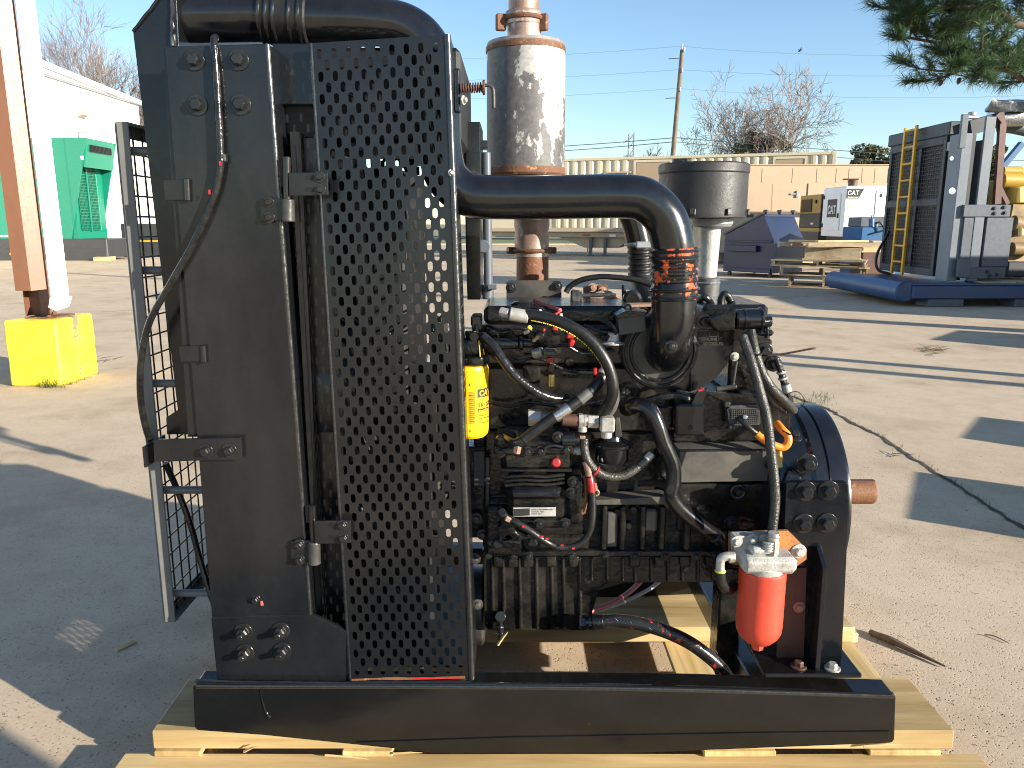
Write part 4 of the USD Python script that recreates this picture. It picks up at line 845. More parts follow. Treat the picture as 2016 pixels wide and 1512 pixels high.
# ---- bird
bq = P(1575, 100, 55)
bd = thing('bird', 'tiny dark bird flying high above the containers', 'bird', bq)
part(bd, 'body', [lathe([(.005, -.16), (.05, -.06), (.055, .04), (.03, .11), (.028, .15), (.004, .2)], bq, (.9, 0, .5), 10)], 'plastic_black')
part(bd, 'wing', hull([bq + (.05, 0, .03), bq + (-.05, 0, .0), bq + (.02, -.28, .16), bq + (-.06, -.3, .14), bq + (.04, -.02, .015)]), 'plastic_black', False)
part(bd, 'wing', hull([bq + (.05, 0, .03), bq + (-.05, 0, .0), bq + (.02, .28, .16), bq + (-.06, .3, .14), bq + (.04, .02, .015)]), 'plastic_black', False)

# ---- long-needled pine reaching in at the upper right
py_ = 9.6
tb = np.array([8.6, 10.4, 0])
pn = thing('pine_tree', 'long-needled pine whose bough reaches in above the grey radiator', 'tree', tb)
part(pn, 'trunk', sweep(spline([tb, tb + (.05, 0, 3), tb + (-.05, .05, 6), tb + (.05, 0, 9.5)], 6), [.24, .2, .15, .05], 12), 'pine_bark', 60)
gp = random.Random(17); BR, NV, NF = [], [], []
tips = []
def pbranch(p, d, L, rr, lv):
    n = 4; pts = [p]
    for k in range(n):
        d = d + np.array([gp.gauss(0, .13), gp.gauss(0, .13), gp.gauss(.04, .09)]); d /= np.linalg.norm(d); pts.append(pts[-1] + d * L / n)
    BR.append(sweep(pts, np.linspace(rr, rr * .5, n + 1), 5, False))
    if lv >= 1:
        for q in pts[1:]: tips.append((q, d.copy()))
    if lv < 2:
        for k in range(7):
            t = gp.uniform(.1, 1); i = min(int(t * n), n - 1); q = pts[i] + (pts[i + 1] - pts[i]) * (t * n - i)
            s_ = np.cross(d, [0, 0, 1]); s_ /= np.linalg.norm(s_); side = gp.choice([-1, 1])
            nd = d * gp.uniform(.4, 1) + s_ * side * gp.uniform(.3, .9) + np.array([0, 0, gp.uniform(-.2, .6)]); nd /= np.linalg.norm(nd)
            pbranch(q, nd, L * gp.uniform(.4, .65), rr * .55, lv + 1)
def limb(pts, r0, r1):
    q = spline(pts, 5); BR.append(sweep(q, np.linspace(r0, r1, len(q)), 7, False)); return q
def at(px, py, Y): return P(px, py, Y)
l1 = limb([tb + (0, 0, 4.4), at(2070, 150, 10.0), at(1960, 118, 9.7), at(1860, 88, 9.5), at(1775, 72, 9.4)], .05, .012)
l2 = limb([tb + (0, 0, 4.2), at(2080, 165, 9.8), at(1990, 140, 9.5), at(1905, 140, 9.4), at(1840, 140, 9.3)], .035, .010)
l3 = limb([tb + (0, 0, 5.2), at(2060, 40, 9.9), at(1960, 20, 9.6), at(1870, 14, 9.5), at(1795, 24, 9.4)], .06, .014)
l4 = limb([tb + (0, 0, 5.0), at(2060, -30, 9.3), at(1980, -40, 9.0), at(1900, -50, 8.9)], .05, .018)
for L_, n_ in ((l1, 17), (l2, 13), (l3, 15), (l4, 10)):
    for k in range(n_):
        i = int(len(L_) * (.3 + .7 * k / n_)); i = min(i, len(L_) - 2); d = L_[i + 1] - L_[i]; d /= np.linalg.norm(d)
        s_ = np.cross(d, [0, 0, 1]); s_ /= np.linalg.norm(s_)
        nd = d * gp.uniform(.2, .9) + s_ * gp.choice([-1, 1]) * gp.uniform(.2, .9) + np.array([0, 0, gp.uniform(-.45, .5)]); nd /= np.linalg.norm(nd)
        pbranch(L_[i], nd, gp.uniform(.22, .46), .012, 1)
def needle_tuft(q, d, n, L, vs, fs):
    for _ in range(n):
        v = d * gp.uniform(.3, 1.3) + np.array([gp.gauss(0, .55), gp.gauss(0, .55), gp.gauss(.1, .5)]); v /= np.linalg.norm(v)
        s_ = np.cross(v, [gp.gauss(0, 1), gp.gauss(0, 1), gp.gauss(0, 1)]); s_ /= np.linalg.norm(s_); w = .0026; l = L * gp.uniform(.7, 1.1); k = len(vs)
        e = q + v * l - np.array([0, 0, .022]) * gp.random(); m_ = q + v * l * .5
        vs += [q - s_ * w, q + s_ * w, m_ + s_ * w, m_ - s_ * w, e]; fs += [(k, k + 1, k + 2), (k, k + 2, k + 3), (k + 3, k + 2, k + 4)]
for q, d in tips:
    if q[0] > 8.2: continue
    needle_tuft(q, d, 19, .165, NV, NF)
part(pn, 'branches', BR, 'pine_bark', 60)
part(pn, 'needles', trimesh.Trimesh(NV, NF, process=False), 'needles', False)
cn = []
for px, py, Y in ((1888, 158, 9.4), (1852, 162, 9.5)):
    q = P(px, py, Y); cn.append(lathe([(.006, .03), (.022, .015), (.025, -.01), (.016, -.035), (.005, -.045)], q, (.2, 0, 1), 9))
for c_ in cn: part(pn, 'pine_cone', rough(c_, .004, 60, 2), 'pine_bark')

# ---- grey radiator skid with yellow ladder
sy = 14.8
rs = thing('radiator_skid', 'tall grey radiator with a yellow ladder and yellow engine on a blue skid', 'engine skid', (9.5, 16, 0))
zdk = P(1880, 553, sy)[2]
xL = P(1866, 540, sy)[0]
ztop = P(1880, 232, sy)[2]
yfar = sy + 2.8
# core side (faces left)
part(rs, 'core_frame', [bx(xL, xL + .1, sy + .55, sy + .65, zdk + .05, ztop - .25, .008), bx(xL, xL + .1, yfar - .1, yfar, zdk + .05, ztop - .25, .008), bx(xL, xL + .1, sy + .651, yfar - .101, zdk + .05, zdk + .2, .008), bx(xL, xL + .1, sy + .651, yfar - .101, ztop - .4, ztop - .25, .008), bx(xL, xL + .1, sy + .651, yfar - .101, (zdk + ztop) / 2 - .07, (zdk + ztop) / 2 + .07, .008), bx(xL + .001, xL + .09, sy + 1.45, sy + 1.55, zdk + .201, ztop - .401, .004)], 'machine_grey_dark')
part(rs, 'core', bx(xL + .06, xL + .35, sy + .6, yfar - .05, zdk + .1, ztop - .3), 'black_interior', False)
fins = []
for k in range(30):
    z = zdk + .22 + k * (ztop - zdk - .7) / 29; fins.append(bx(xL + .03, xL + .058, sy + .651, yfar - .101, z, z + .018))
for k in range(24):
    y = sy + .7 + k * (yfar - sy - .85) / 23; fins.append(bx(xL + .025, xL + .0295, y, y + .012, zdk + .2, ztop - .4))
part(rs, 'core_mesh', fins, 'machine_grey_dark', False, kind='stuff')
part(rs, 'top_tank', bx(xL - .02, xL + .42, sy + .45, yfar + .1, ztop - .249, ztop, .02), 'machine_grey_dark')
part(rs, 'side_channel', bx(xL - .0, xL + .19, sy + .02, sy + .449, zdk, ztop - .26, .01), 'machine_grey_sunlit')
part(rs, 'channel_web', bx(xL + .191, xL + .369, sy + .22, sy + .24, zdk, ztop - .26, .004), 'machine_grey_dark')  # dark tone paints in the shade inside the channel
part(rs, 'front_flange', bx(xL + .37, xL + .55, sy - .03, sy + .03, zdk, ztop + .02, .006), 'machine_grey_sunlit')
for zz0, zz1 in ((292, 225), (510, 545)):
    a, b = P(1886, zz0, sy - .06), P(1906, zz1, sy - .06)
    bxp = part(rs, 'bracket', bx(a[0], b[0], sy - .1, sy - .031, min(a[2], b[2]), max(a[2], b[2]), .006), 'machine_grey')
part(rs, 'lifting_eye', [bx(xL + .10, xL + .3, sy + .1, sy + .2, ztop, ztop + .06, .01), cyl((xL + .2, sy + .15, ztop + .06), (xL + .2, sy + .15, ztop + .12), .07, 12)], 'galvanised')
for px, py, rr in ((1873, 312, .035), (1874, 376, .06)):
    q = P(px, py, sy + .018); part(rs, 'cover_disc', cyl(q, q + (0, -.012, 0), rr, 16), 'print_white')
part(rs, 'shroud', hull([(xL + .56, sy + .1, zdk + .4), (xL + .56, yfar - .1, zdk + .4), (xL + .56, sy + .1, ztop - .35), (xL + .56, yfar - .1, ztop - .35), (xL + .72, sy + .35, zdk + .7), (xL + .72, yfar - .35, zdk + .7), (xL + .72, sy + .35, ztop - .7), (xL + .72, yfar - .35, ztop - .7)]), 'machine_grey', False)
part(rs, 'fan_ring', ring((xL + .78, (sy + yfar) / 2, (zdk + ztop) / 2), (1, 0, 0), .95, .07, 36, 8), 'machine_grey_dark')
# ladder
lx = xL - .12
yn, yf_ = sy + .78, sy + 1.2
def zpx(px, py, x): return PX(px, py, x)[2]
ln_, lf_ = np.array([lx, sy + 1.50, 0]), np.array([lx, sy + 1.95, 0])
ladder = part(rs, 'ladder', [beam(p + (0, 0, zdk + .02), p + (0, 0, ztop + .05), .05, .07, .006, (0, 1, 0)) for p in (ln_, lf_)], 'ladder_yellow')
for k in range(9):
    z = zdk + .28 + k * (ztop - zdk - .3) / 8
    part(ladder, 'rung', cyl((lx, sy + 1.50, z), (lx, sy + 1.95, z), .022, 8), 'ladder_yellow')
part(ladder, 'standoff', [beam((lx, sy + 1.50, ztop - .1), (xL + .05, sy + 1.50, ztop - .1), .04, .02), beam((lx, sy + 1.95, ztop - .1), (xL + .05, sy + 1.95, ztop - .1), .04, .02)], 'ladder_yellow')
# A-frame support and brown frame, yellow engine behind
a, b = P(1899, 402, sy), P(1990, 545, sy)
def bar(px0, py0, px1, py1, Y, t, m='machine_grey', nm='support_leg'):
    return part(rs, nm, pbx(px0, py0, px1, py1, Y, Y + t, .008), m)
bar(1899, 403, 1988, 427, sy - .05, .5, nm='support_beam'); bar(1899, 428, 1916, 525, sy - .02, .12); bar(1944, 428, 1984, 525, sy - .02, .12)
bar(1893, 526, 1978, 548, sy - .05, .5, nm='support_foot')
for px, py in ((1958, 410), (1977, 408), (1958, 420), (1978, 419), (1944, 535), (1963, 541), (1949, 543)): part(rs, 'bolt', hexbolt(P(px, py, sy - .05), (0, -1, 0), .045), 'machine_grey_dark')
part(rs, 'brown_frame', [beam(P(1962, 402, sy + .3), P(1973, 240, sy + .3), .09, .12), beam(P(1973, 240, sy + .3), P(1961, 225, sy + .3), .09, .12, up=(0, 1, 0)), beam(P(1965, 365, sy + .3), P(1983, 402, sy + .3), .08, .07, up=(0, 1, 0))], 'frame_brown')
part(rs, 'top_beam', [beam(P(1900, 254, sy + .5), P(1966, 236, sy + .5), .4, .26)], 'machine_grey_dark')
part(rs, 'silencer_pipe', [tube([P(1968, 252, sy + 1), P(1990, 250, sy + 1), P(2030, 258, sy + 1)], .12, 14), ], 'machine_grey')
part(rs, 'wrapped_silencer', rough(cyl(P(1950, 232, sy + .7), P(2040, 230, sy + .7), .17, 18), .03, 6, 3, 1), 'foil', 40)
part(rs, 'tarp', rough(hull([P(1938, 220, sy + .42), P(1955, 194, sy + .42), P(2030, 202, sy + .42), P(2030, 218, sy + .40), P(1972, 222, sy + .42), P(1940, 217, sy + 1.1), P(1958, 196, sy + 1.0), P(2040, 200, sy + 1.1)]), .04, 4, 6, 3), 'tarp_black', 40)
part(rs, 'blue_brace', beam(P(1970, 332, sy + 1.2), P(2012, 282, sy + 1.2), .1, .12, up=(0, 1, 0)), 'bright_blue')
eng = part(rs, 'engine_block', [pbx(1985, 352, 2080, 400, sy + .6, sy + 1.8, .03), ], 'engine_yellow')
part(rs, 'engine_crankcase', rough(pbx(1992, 401, 2080, 545, sy + .65, sy + 1.8, .03), .03, 5, 8, 4), 'engine_tan', 30)
part(eng, 'manifold', [cyl(P(1970, 356, sy + .55), P(2080, 358, sy + .55), .15, 14), cyl(P(1972, 338, sy + .7), P(2010, 338, sy + .7), .1, 12), cyl(P(2000, 400, sy + .5), P(2000, 368, sy + .5), .14, 12)], 'engine_yellow')
part(eng, 'pump', [cyl(P(1992, 440, sy + .5), P(2030, 445, sy + .5), .16, 14), cyl(P(1990, 490, sy + .5), P(2040, 490, sy + .5), .13, 14), cyl(P(2005, 465, sy + .45), P(2005, 440, sy + .45), .1, 10)], 'engine_tan')
part(eng, 'oil_pan', pbx(1986, 515, 2080, 545, sy + .5, sy + 1.8, .02), 'machine_grey_dark')
# blue skid
zk0, zk1 = P(1800, 598, sy - .4)[2], P(1800, 562, sy - .4)[2]
xs = P(1795, 590, sy - .4)[0]
part(rs, 'skid_beam', bx(xs, xs + 6, sy - .4, sy - .12, max(zk0, .15), zk1, .02), 'skid_blue')
part(rs, 'skid_beam', bx(xs, xs + 6, sy + 2.3, sy + 2.6, max(zk0, .15), zk1, .02), 'skid_blue')
part(rs, 'skid_tube', cyl((xs - .10, sy - .36, (max(zk0, .15) + zk1) / 2), (xs - .10, sy + 3.0, (max(zk0, .15) + zk1) / 2), .19, 22, .03), 'skid_blue')
part(rs, 'deck', bx(xs, xs + 6, sy - .4, sy + 2.6, zk1 + .001, zk1 + .03, .004), 'skid_blue')
for k in range(7): part(rs, 'deck_plank', bx(xL + .5 + k * .3, xL + .78 + k * .3, sy - .38, sy + .3, zk1 + .031, zk1 + .06, .005), 'old_wood_y')
for q in (1830, 2000):
    x_ = P(q, 600, sy - .3)[0]; part(rs, 'support_block', bx(x_ - .06, x_ + .6, sy - .36, sy + .1, 0, max(zk0, .15) - .001, .01), 'machine_grey')
for q in (1712, 1725): x_ = P(q, 566, sy + 2.4)[0]; part(rs, 'support_block', bx(x_, x_ + .4, sy + 2.2, sy + 2.7, 0, max(zk0, .15) - .001, .01), 'old_wood_x')
part(rs, 'drain_hose', tube([P(1760, 400, 17.5), P(1750, 455, 17.4), P(1727, 500, 17.2), P(1728, 530, 17.1), P(1755, 540, 17)], .03, 7), 'rubber')

# ================================================================== POWER UNIT
pu = thing('power_unit', 'black diesel engine power unit with tall radiator and perforated guard on a steel skid', 'engine', (0.05, 2.2, .15))
FY = (0, -1, 0)
def pr(px, py, Y, n): return n * S(px, py, Y)            # n pixels in metres there
def bolts(par, pts, Y, sz, m='black_bolt', stud=0.0, nm='bolt', wash=True):
    for q in pts: part(par, nm, hexbolt(P(q[0], q[1], Y), FY, pr(q[0], q[1], Y, sz), washer=wash, stud=stud), m)

# ---- base rails
def rail(y0, y1, flip=False):
    f = [P(*q, 1.82) for q in ((380, 1347), (384, 1437), (520, 1447), (860, 1482), (1250, 1482), (1760, 1462), (1763, 1366), (1300, 1352))]
    g = Polygon([(a[0], a[2]) for a in f]).buffer(-.012).buffer(.012, quad_segs=4)
    return extrude_xz(g, y0, y1)
fr = part(pu, 'base_rail', rail(1.82, 1.885), 'black_rail', 20)
part(pu, 'base_rail', rail(2.69, 2.75), 'black_rail', 20)
zr = P(1000, 1345, 1.82)[2]
a, b = P(935, 1343, 1.82), P(1745, 1343, 1.82)
part(fr, 'lower_flange', plate([(700, 1462), (1000, 1452), (1500, 1443), (1752, 1440), (1750, 1458), (1250, 1478), (880, 1477)], 1.8165, .003), 'black_rail', 20)
part(fr, 'rolled_edge', tube([P(388, 1349, 1.828), P(860, 1350, 1.828), P(1300, 1355, 1.828), P(1757, 1369, 1.828)], .0095, 14), 'black_edge')
part(fr, 'weld_bead', rough(tube([P(385, 1340, 1.825), P(560, 1343, 1.825), P(690, 1344, 1.825), P(925, 1342, 1.825)], .004, 6, 10), .002, 60), 'black_gloss')
part(fr, 'paint_run', ptube([(512, 1357, 1.819), (517, 1380, 1.8185), (524, 1402, 1.8185), (533, 1412, 1.818)], [.001, .0018, .0022, .0045], 7), 'black_gloss')
for x_ in (-.70, .655): part(pu, 'cross_member', bx(x_, x_ + .05, 1.886, 2.689, .20, .29, .006), 'black_panel')

# ---- radiator: side plates, tanks, core, shroud, fan
sp = part(pu, 'side_plate', plate([(325, 92), (527, 86), (600, 1040), (612, 1214), (430, 1340), (428, 1340)], 1.84, .012), 'black_panel', 20)
xs0, xs1 = P(428, 700, 1.84)[0] - .02, P(560, 600, 1.84)[0]
part(sp, 'side_channel', plate([(520, 88), (527.5, 86), (612.5, 1214), (604, 1214)], 1.8525, .10), 'black_panel', 20)
part(sp, 'edge_weld', [rough(tube([P(541, 285, 1.848), P(556, 450, 1.848), P(578, 760, 1.848), P(598, 1040, 1.848), P(612, 1200, 1.848)], .0045, 7, 24), .0035, 45, 3)], 'black_gloss')
part(sp, 'rolled_edge', tube([P(526, 88, 1.845), P(541, 285, 1.845), P(578, 760, 1.845), P(611, 1212, 1.845)], .0065, 12), 'black_edge')
part(sp, 'overlay_strip', plate([(322, 97), (346, 94), (392, 860), (370, 860)], 1.846, .012), 'black_panel', 20)
bolts(sp, [(383, 118), (470, 118), (389, 207), (474, 206)], 1.84, 22)
bolts(sp, [(503, 1180)], 1.84, 11)
part(sp, 'paint_chip', rough(bx(*(P(515, 1188, 1.838)[0] + np.array([-.003, .003])), 1.8375, 1.84, *(P(515, 1188, 1.838)[2] + np.array([-.006, .006]))), .002, 200, 1), 'wire_pink', False)
gp_ = part(pu, 'gusset_plate', plate([(416, 1218), (420, 1212), (612, 1210), (640, 1222), (684, 1244), (691, 1341), (428, 1341)], 1.8385, .0125), 'black_panel', 20)
bolts(gp_, [(480, 1243), (553, 1241), (483, 1284), (556, 1281)], 1.8385, 19, stud=.032)
part(gp_, 'seam_weld', rough(tube([P(420, 1216, 1.839), P(520, 1214, 1.839), P(610, 1212, 1.839)], .0028, 6, 16), .002, 60), 'black_panel')
part(pu, 'rear_side_plate', bx(-.775, -.55, 2.60, 2.612, .345, 1.90), 'black_panel')
ctk = part(pu, 'cooler_tank', plate([(262, 62), (336, -40), (345, -40), (352, 90), (420, 855), (329, 855), (327, 822), (350, 807)], 1.93, .67), 'black_panel', 20)
part(ctk, 'corner_weld', rough(tube([P(337, -10, 1.928), P(338, 40, 1.928), P(340, 90, 1.928)], .006, 8, 10), .004, 40, 2), 'black_gloss')
part(ctk, 'corner_weld', rough(tube([P(262, 62, 1.928), P(300, 14, 1.928), P(336, -40, 1.928)], .004, 8, 10), .002, 40, 2), 'black_gloss')
part(pu, 'top_tank', [bx(-.80, -.48, 1.97, 2.59, 1.70, 1.84, .01)], 'black_panel')
part(pu, 'shroud_panel', [plate([(536, 86), (616, 86), (622, 205), (548, 205)], 1.93, .02)], 'black_panel', 20)
part(pu, 'shroud_edge', [plate([(548, 206), (620, 206), (640, 276), (560, 262)], 1.96, .02)], 'black_interior', 20)
part(pu, 'radiator_core', bx(-.79, -.60, 1.95, 2.59, .42, 1.69), 'black_interior')
fins = [bx(-.600, -.592, 1.96, 2.58, z, z + .004) for z in np.arange(.44, 1.68, .016)] + [bx(-.5995, -.594, y, y + .004, .43, 1.68) for y in np.arange(1.98, 2.58, .03)]
part(pu, 'core_fins', fins, 'black_panel', False, kind='stuff')
# inner wire guard seen through the slot between plate and door
ig = []
for i, z in enumerate(np.arange(.46, 1.70, .0145)): ig.append(beam((-.505, 1.90, z), (-.505, 2.0, z + .004), .003, .003, 0))
ig += [beam((-.505, y, .45), (-.505, y, 1.7), .003, .003, 0, up=(0, 1, 0)) for y in (1.90, 1.925, 1.95, 1.975, 2.0)]
part(pu, 'inner_guard', ig, 'black_guard', False, kind='stuff')
shr = extrude_xz(sbox(-.36, -.66, .36, .66).difference(Point(0, 0).buffer(.33, quad_segs=10)), 0, .02)
v = shr.vertices; shr.vertices = np.c_[-.50 - v[:, 1], 2.26 + v[:, 0], 1.07 + v[:, 2]]; shr.invert()
part(pu, 'fan_shroud', shr, 'black_interior', False)
part(pu, 'shroud_ring', lathe([(.33, 0), (.335, 0), (.335, .1), (.33, .1)], (-.499, 2.26, 1.07), (1, 0, 0), 40), 'black_guard')
part(pu, 'shroud_side', [plate([(597, 272), (650, 272), (690, 1240), (640, 1240)], 1.935, .012)], 'black_guard', 20)
fan = part(pu, 'fan_hub', [cyl((-.46, 2.26, 1.07), (-.36, 2.26, 1.07), .075, 24), cyl((-.36, 2.26, 1.07), (-.05, 2.26, 1.07), .05, 16)], 'black_engine')
for k in range(8):
    a_ = k * math.pi / 4 + .2; d = np.array([0, math.cos(a_), math.sin(a_)]); t_ = np.array([0, -math.sin(a_), math.cos(a_)]); c = np.array([-.41, 2.26, 1.07])
    pts = []
    for rr, w in ((.07, .045), (.2, .07), (.31, .075)):
        for s_ in (-1, 1):
            q = c + d * rr + t_ * w * s_ + np.array([.035 * s_, 0, 0]); pts += [q + (.002, 0, 0), q - (.002, 0, 0)]
    part(fan, 'blade', hull(pts), 'black_dusty', 20)
part(pu, 'belt_pulley', lathe([(.10, 0), (.11, .01), (.10, .02), (.11, .03), (.10, .04), (.11, .05), (.10, .06)], (-.22, 2.2, .80), (1, 0, 0), 28), 'black_dusty')
part(pu, 'belt_pulley', lathe([(.07, 0), (.08, .01), (.07, .02), (.08, .03), (.07, .04)], (-.22, 2.12, 1.2), (1, 0, 0), 24), 'black_dusty')
part(pu, 'drive_belt', [beam((-.19, 2.09, .82), (-.19, 2.05, 1.22), .03, .006, 0, up=(0, 1, 0)), beam((-.19, 2.30, .83), (-.19, 2.19, 1.22), .03, .006, 0, up=(0, 1, 0))], 'rubber')

# ---- stone guard on the radiator's front face
XG = -.94
def gpt(px, py, Y): return np.array([XG, Y, P(px, py, Y)[2]])
zg0, zg1 = P(335, 1222, 1.95)[2], P(228, 240, 1.95)[2]
sg = part(pu, 'stone_guard', [beam((XG, 1.955, zg0), (XG, 1.955, zg1), .006, .03, .0015, up=(1, 0, 0)), bx(XG - .004, XG + .024, 1.94, 1.9455, zg0, zg1, .0015),
    bx(XG - .004, XG + .024, 2.56, 2.566, zg0, zg1, .0015), bx(XG - .004, XG + .002, 2.53, 2.559, zg0, zg1, .0015),
    bx(XG - .0035, XG + .0, 1.971, 2.53, zg1 - .035, zg1 - .001), bx(XG + .0001, XG + .024, 1.946, 2.559, zg1 - .007, zg1 - .001), bx(XG - .0035, XG + .0, 1.971, 2.53, zg0 + .001, zg0 + .035), bx(XG + .0001, XG + .024, 1.946, 2.559, zg0 + .001, zg0 + .007)], 'guard_grey_sunlit', 20)
mw = [sweep([(XG + .004, y, zg0 + .01), (XG + .004, y, zg1 - .01)], .0024, 5, False) for y in np.arange(2.0, 2.55, .05)] + [sweep([(XG + .008, 1.95, z), (XG + .008, 2.55, z)], .0024, 5, False) for z in np.arange(zg0 + .03, zg1 - .03, .05)]
part(sg, 'wire_mesh', mw, 'black_engine', 60, kind='stuff')
for py, px0, px1 in ((297, 246, 330), (533, 268, 352), (757, 290, 382), (968, 311, 404), (1172, 331, 424)):
    z = P(px0, py, 1.958)[2]; part(sg, 'standoff', cyl((XG, 1.972, z), (-.77, 1.972, z), .0105, 14, .002), 'guard_grey_sunlit')
    part(sg, 'standoff', cyl((XG, 2.52, z), (-.77, 2.52, z), .0105, 10, .002), 'black_dusty')
gb = part(pu, 'guard_bracket', [plate([(302, 866), (474, 862), (476, 905), (304, 909)], 1.822, .008), obx(P(305, 887, 1.88), (0, 1, 0), (1, 0, 0), (0, 0, 1), (.115, .006, .052))], 'black_panel', 20)
bolts(gb, [(405, 888), (452, 887)], 1.822, 16)
# overflow hose down the left
part(pu, 'overflow_hose', ptube([(424, 74, 1.86), (421, 84, 1.835), (426, 150, 1.828), (434, 290, 1.826), (433, 335, 1.826), (418, 395, 1.826), (380, 480, 1.826), (335, 560, 1.83), (296, 630, 1.85), (279, 700, 1.87), (276, 770, 1.89), (284, 830, 1.91), (299, 880, 1.93)], .0082, 12, 8), 'rubber_wet')
part(pu, 'overflow_hose', ptube([(326, 912, 1.96), (348, 962, 1.98), (374, 1030, 1.98), (392, 1095, 1.98), (413, 1165, 1.96), (425, 1200, 1.95)], .0082, 12, 8), 'rubber_wet')
part(pu, 'hose_clip', [obx(P(437, 311, 1.83), (1, 0, 0), (0, 1, 0), (0, 0, 1), (.022, .02, .022), .004)], 'black_bolt')
for q in ((433, 322), (412, 378)): part(pu, 'paint_fleck', bx(*(P(*q, 1.8165)[0] + np.array([-.002, .002])), 1.816, 1.8185, *(P(*q, 1.8165)[2] + np.array([-.005, .005]))), 'plug_red', False)
for x0, y0, x1, y1 in ((322, 352, 372, 394), (352, 680, 404, 712)):
    tb_ = part(pu, 'latch_tab', plate([(x0, y0 + 2), (x1 - 6, y0), (x1 - 4, y1), (x0 + 3, y1 + 1)], 1.833, .007), 'black_panel', 20)
    part(tb_, 'rolled_end', cyl(P(x1 - 4, y0 - 1, 1.833), P(x1 - 2, y1 + 2, 1.833), .0065, 12, .002), 'black_gloss')
# hinges
for (kx0, ky0, kx1, ky1), (lx0, ly0, lx1, ly1) in (((512, 392, 578, 436), (562, 340, 645, 386)), ((572, 1066, 630, 1109), (612, 1026, 690, 1071))):
    h_ = part(pu, 'hinge', plate([(kx0, ky0), (kx0 + 42, ky0 - 2), (kx0 + 44, ky1 - 2), (kx0 + 1, ky1)], 1.832, .007), 'black_panel', 20)
    part(h_, 'knuckle', cyl(P(kx1 - 12, ky0, 1.834), P(kx1 - 10, ky1 + 1, 1.834), .0155, 16, .002), 'black_dusty')
    part(h_, 'pin', cyl(P(lx0 + 2, ly0 - 32, 1.836), P(kx1 - 12, ky0 + 4, 1.836), .0095, 14, .002), 'black_gloss')
    part(h_, 'leaf', plate([(lx0 + 6, ly0), (lx1, ly0 - 1), (lx1 + 1, ly1 - 2), (lx0 + 8, ly1)], 1.824, .007), 'black_panel', 20)
    for dy in (9, 33):
        part(h_, 'slot', plate([(lx1 - 44, ly0 + dy - 5), (lx1 - 20, ly0 + dy - 5), (lx1 - 20, ly0 + dy + 5), (lx1 - 44, ly0 + dy + 5)], 1.8232, .0006, .003), 'black_interior', 20)
    bolts(h_, [(lx1 - 16, ly0 + 8), (lx1 - 14, ly0 + 33)], 1.824, 12)
    bolts(h_, [(kx0 + 17, ky0 + 6), (kx0 + 18, ky0 + 36)], 1.832, 12)

# ---- perforated guard door (front) and its twin at the back
TL, TR, BL, BR_ = P(612, 85, 1.90), P(880, 68, 1.90), P(690, 1342, 1.832), P(929, 1337, 1.832)
def door_pt(u, v): return (TL * (1 - u) + TR * u) * (1 - v) + (BL * (1 - u) + BR_ * u) * v
Wd, Hd = .305, np.linalg.norm(BL - TL)
def slot_shape(cx, cy, w, h):
    return LineString([(cx, cy - (h - w) / 2), (cx, cy + (h - w) / 2)]).buffer(w / 2, quad_segs=3)
def perforated(W, H, u0, pitch, v0, v1, rows, w=.0120, h=.0232):
    hs = []
    for i in range(rows):
        v = v0 + (v1 - v0) * i / (rows - 1)
        for k in range(9 if i % 2 == 0 else 8):
            hs.append(slot_shape((u0 + (k + (.5 if i % 2 else 0)) * pitch) * W, v * H, w, h))
    return sbox(0, 0, W, H).difference(unary_union(hs))
perf = perforated(Wd, Hd, .058, .1066, .016, .982, 63)
def door_mesh(g, t=.004, dy=0.0):
    m = trimesh.creation.extrude_polygon(g, 1.0, engine='earcut'); v = m.vertices.copy()
    u, vv_ = v[:, 0] / Wd, v[:, 1] / Hd
    w = ((TL[None] * (1 - u)[:, None] + TR[None] * u[:, None]) * (1 - vv_)[:, None] + (BL[None] * (1 - u)[:, None] + BR_[None] * u[:, None]) * vv_[:, None])
    w[:, 1] += v[:, 2] * t + dy; m.vertices = w
    if m.volume < 0: m.invert()
    return m
gd = part(pu, 'guard_door', door_mesh(perf), 'black_guard', 25)
edgeR = [door_pt(1.0, v) + (.0, .004, 0) for v in np.linspace(0, 1, 12)]
part(gd, 'folded_edge', sweep(edgeR, .0085, 14), 'black_edge')
edgeL = [door_pt(0.0, v) + (.0, .004, 0) for v in np.linspace(0, 1, 12)]
part(gd, 'left_edge', sweep(edgeL, .005, 10), 'black_edge')
sd = []
def side_face(W, H):
    hs = [sbox(x - .0085, y - .0085, x + .0085, y + .0085).buffer(.002, quad_segs=2) for y in np.arange(.45 * H / 1.57, .86 * H / 1.57, .026) for x in (.04, .066, .092, .118)]
    return sbox(0, 0, W, H).difference(unary_union(hs))
m = trimesh.creation.extrude_polygon(side_face(.14, Hd), .004, engine='earcut'); v = m.vertices.copy()
e0, e1 = door_pt(1, 0), door_pt(1, 1)
m.vertices = e0[None] * (1 - v[:, 1:2] / Hd) + e1[None] * (v[:, 1:2] / Hd) + np.c_[.002 + v[:, 2], .006 + v[:, 0], v[:, 0] * 0]
if m.volume < 0: m.invert()
part(gd, 'side_return', m, 'black_guard', 25)
pm = plate([(692, 1337), (740, 1335), (780, 1333), (820, 1335), (860, 1333), (915, 1331), (916, 1336), (860, 1337), (780, 1339), (740, 1338), (692, 1341)], 1.8300, .0012)
part(gd, 'primer_mark', pm, 'rust_orange', False)
part(gd, 'red_edge', plate([(800, 1334), (830, 1333.5), (905, 1333), (906, 1336), (820, 1337)], 1.8290, .0008), 'plug_red', False)
part(gd, 'bottom_lip', tube([P(692, 1344, 1.829), P(800, 1343, 1.829), P(918, 1340, 1.829)], .0028, 7), 'bright_steel')
rp = door_mesh(perf.intersection(sbox(0, 0, Wd * .5, Hd)), .004, .70)
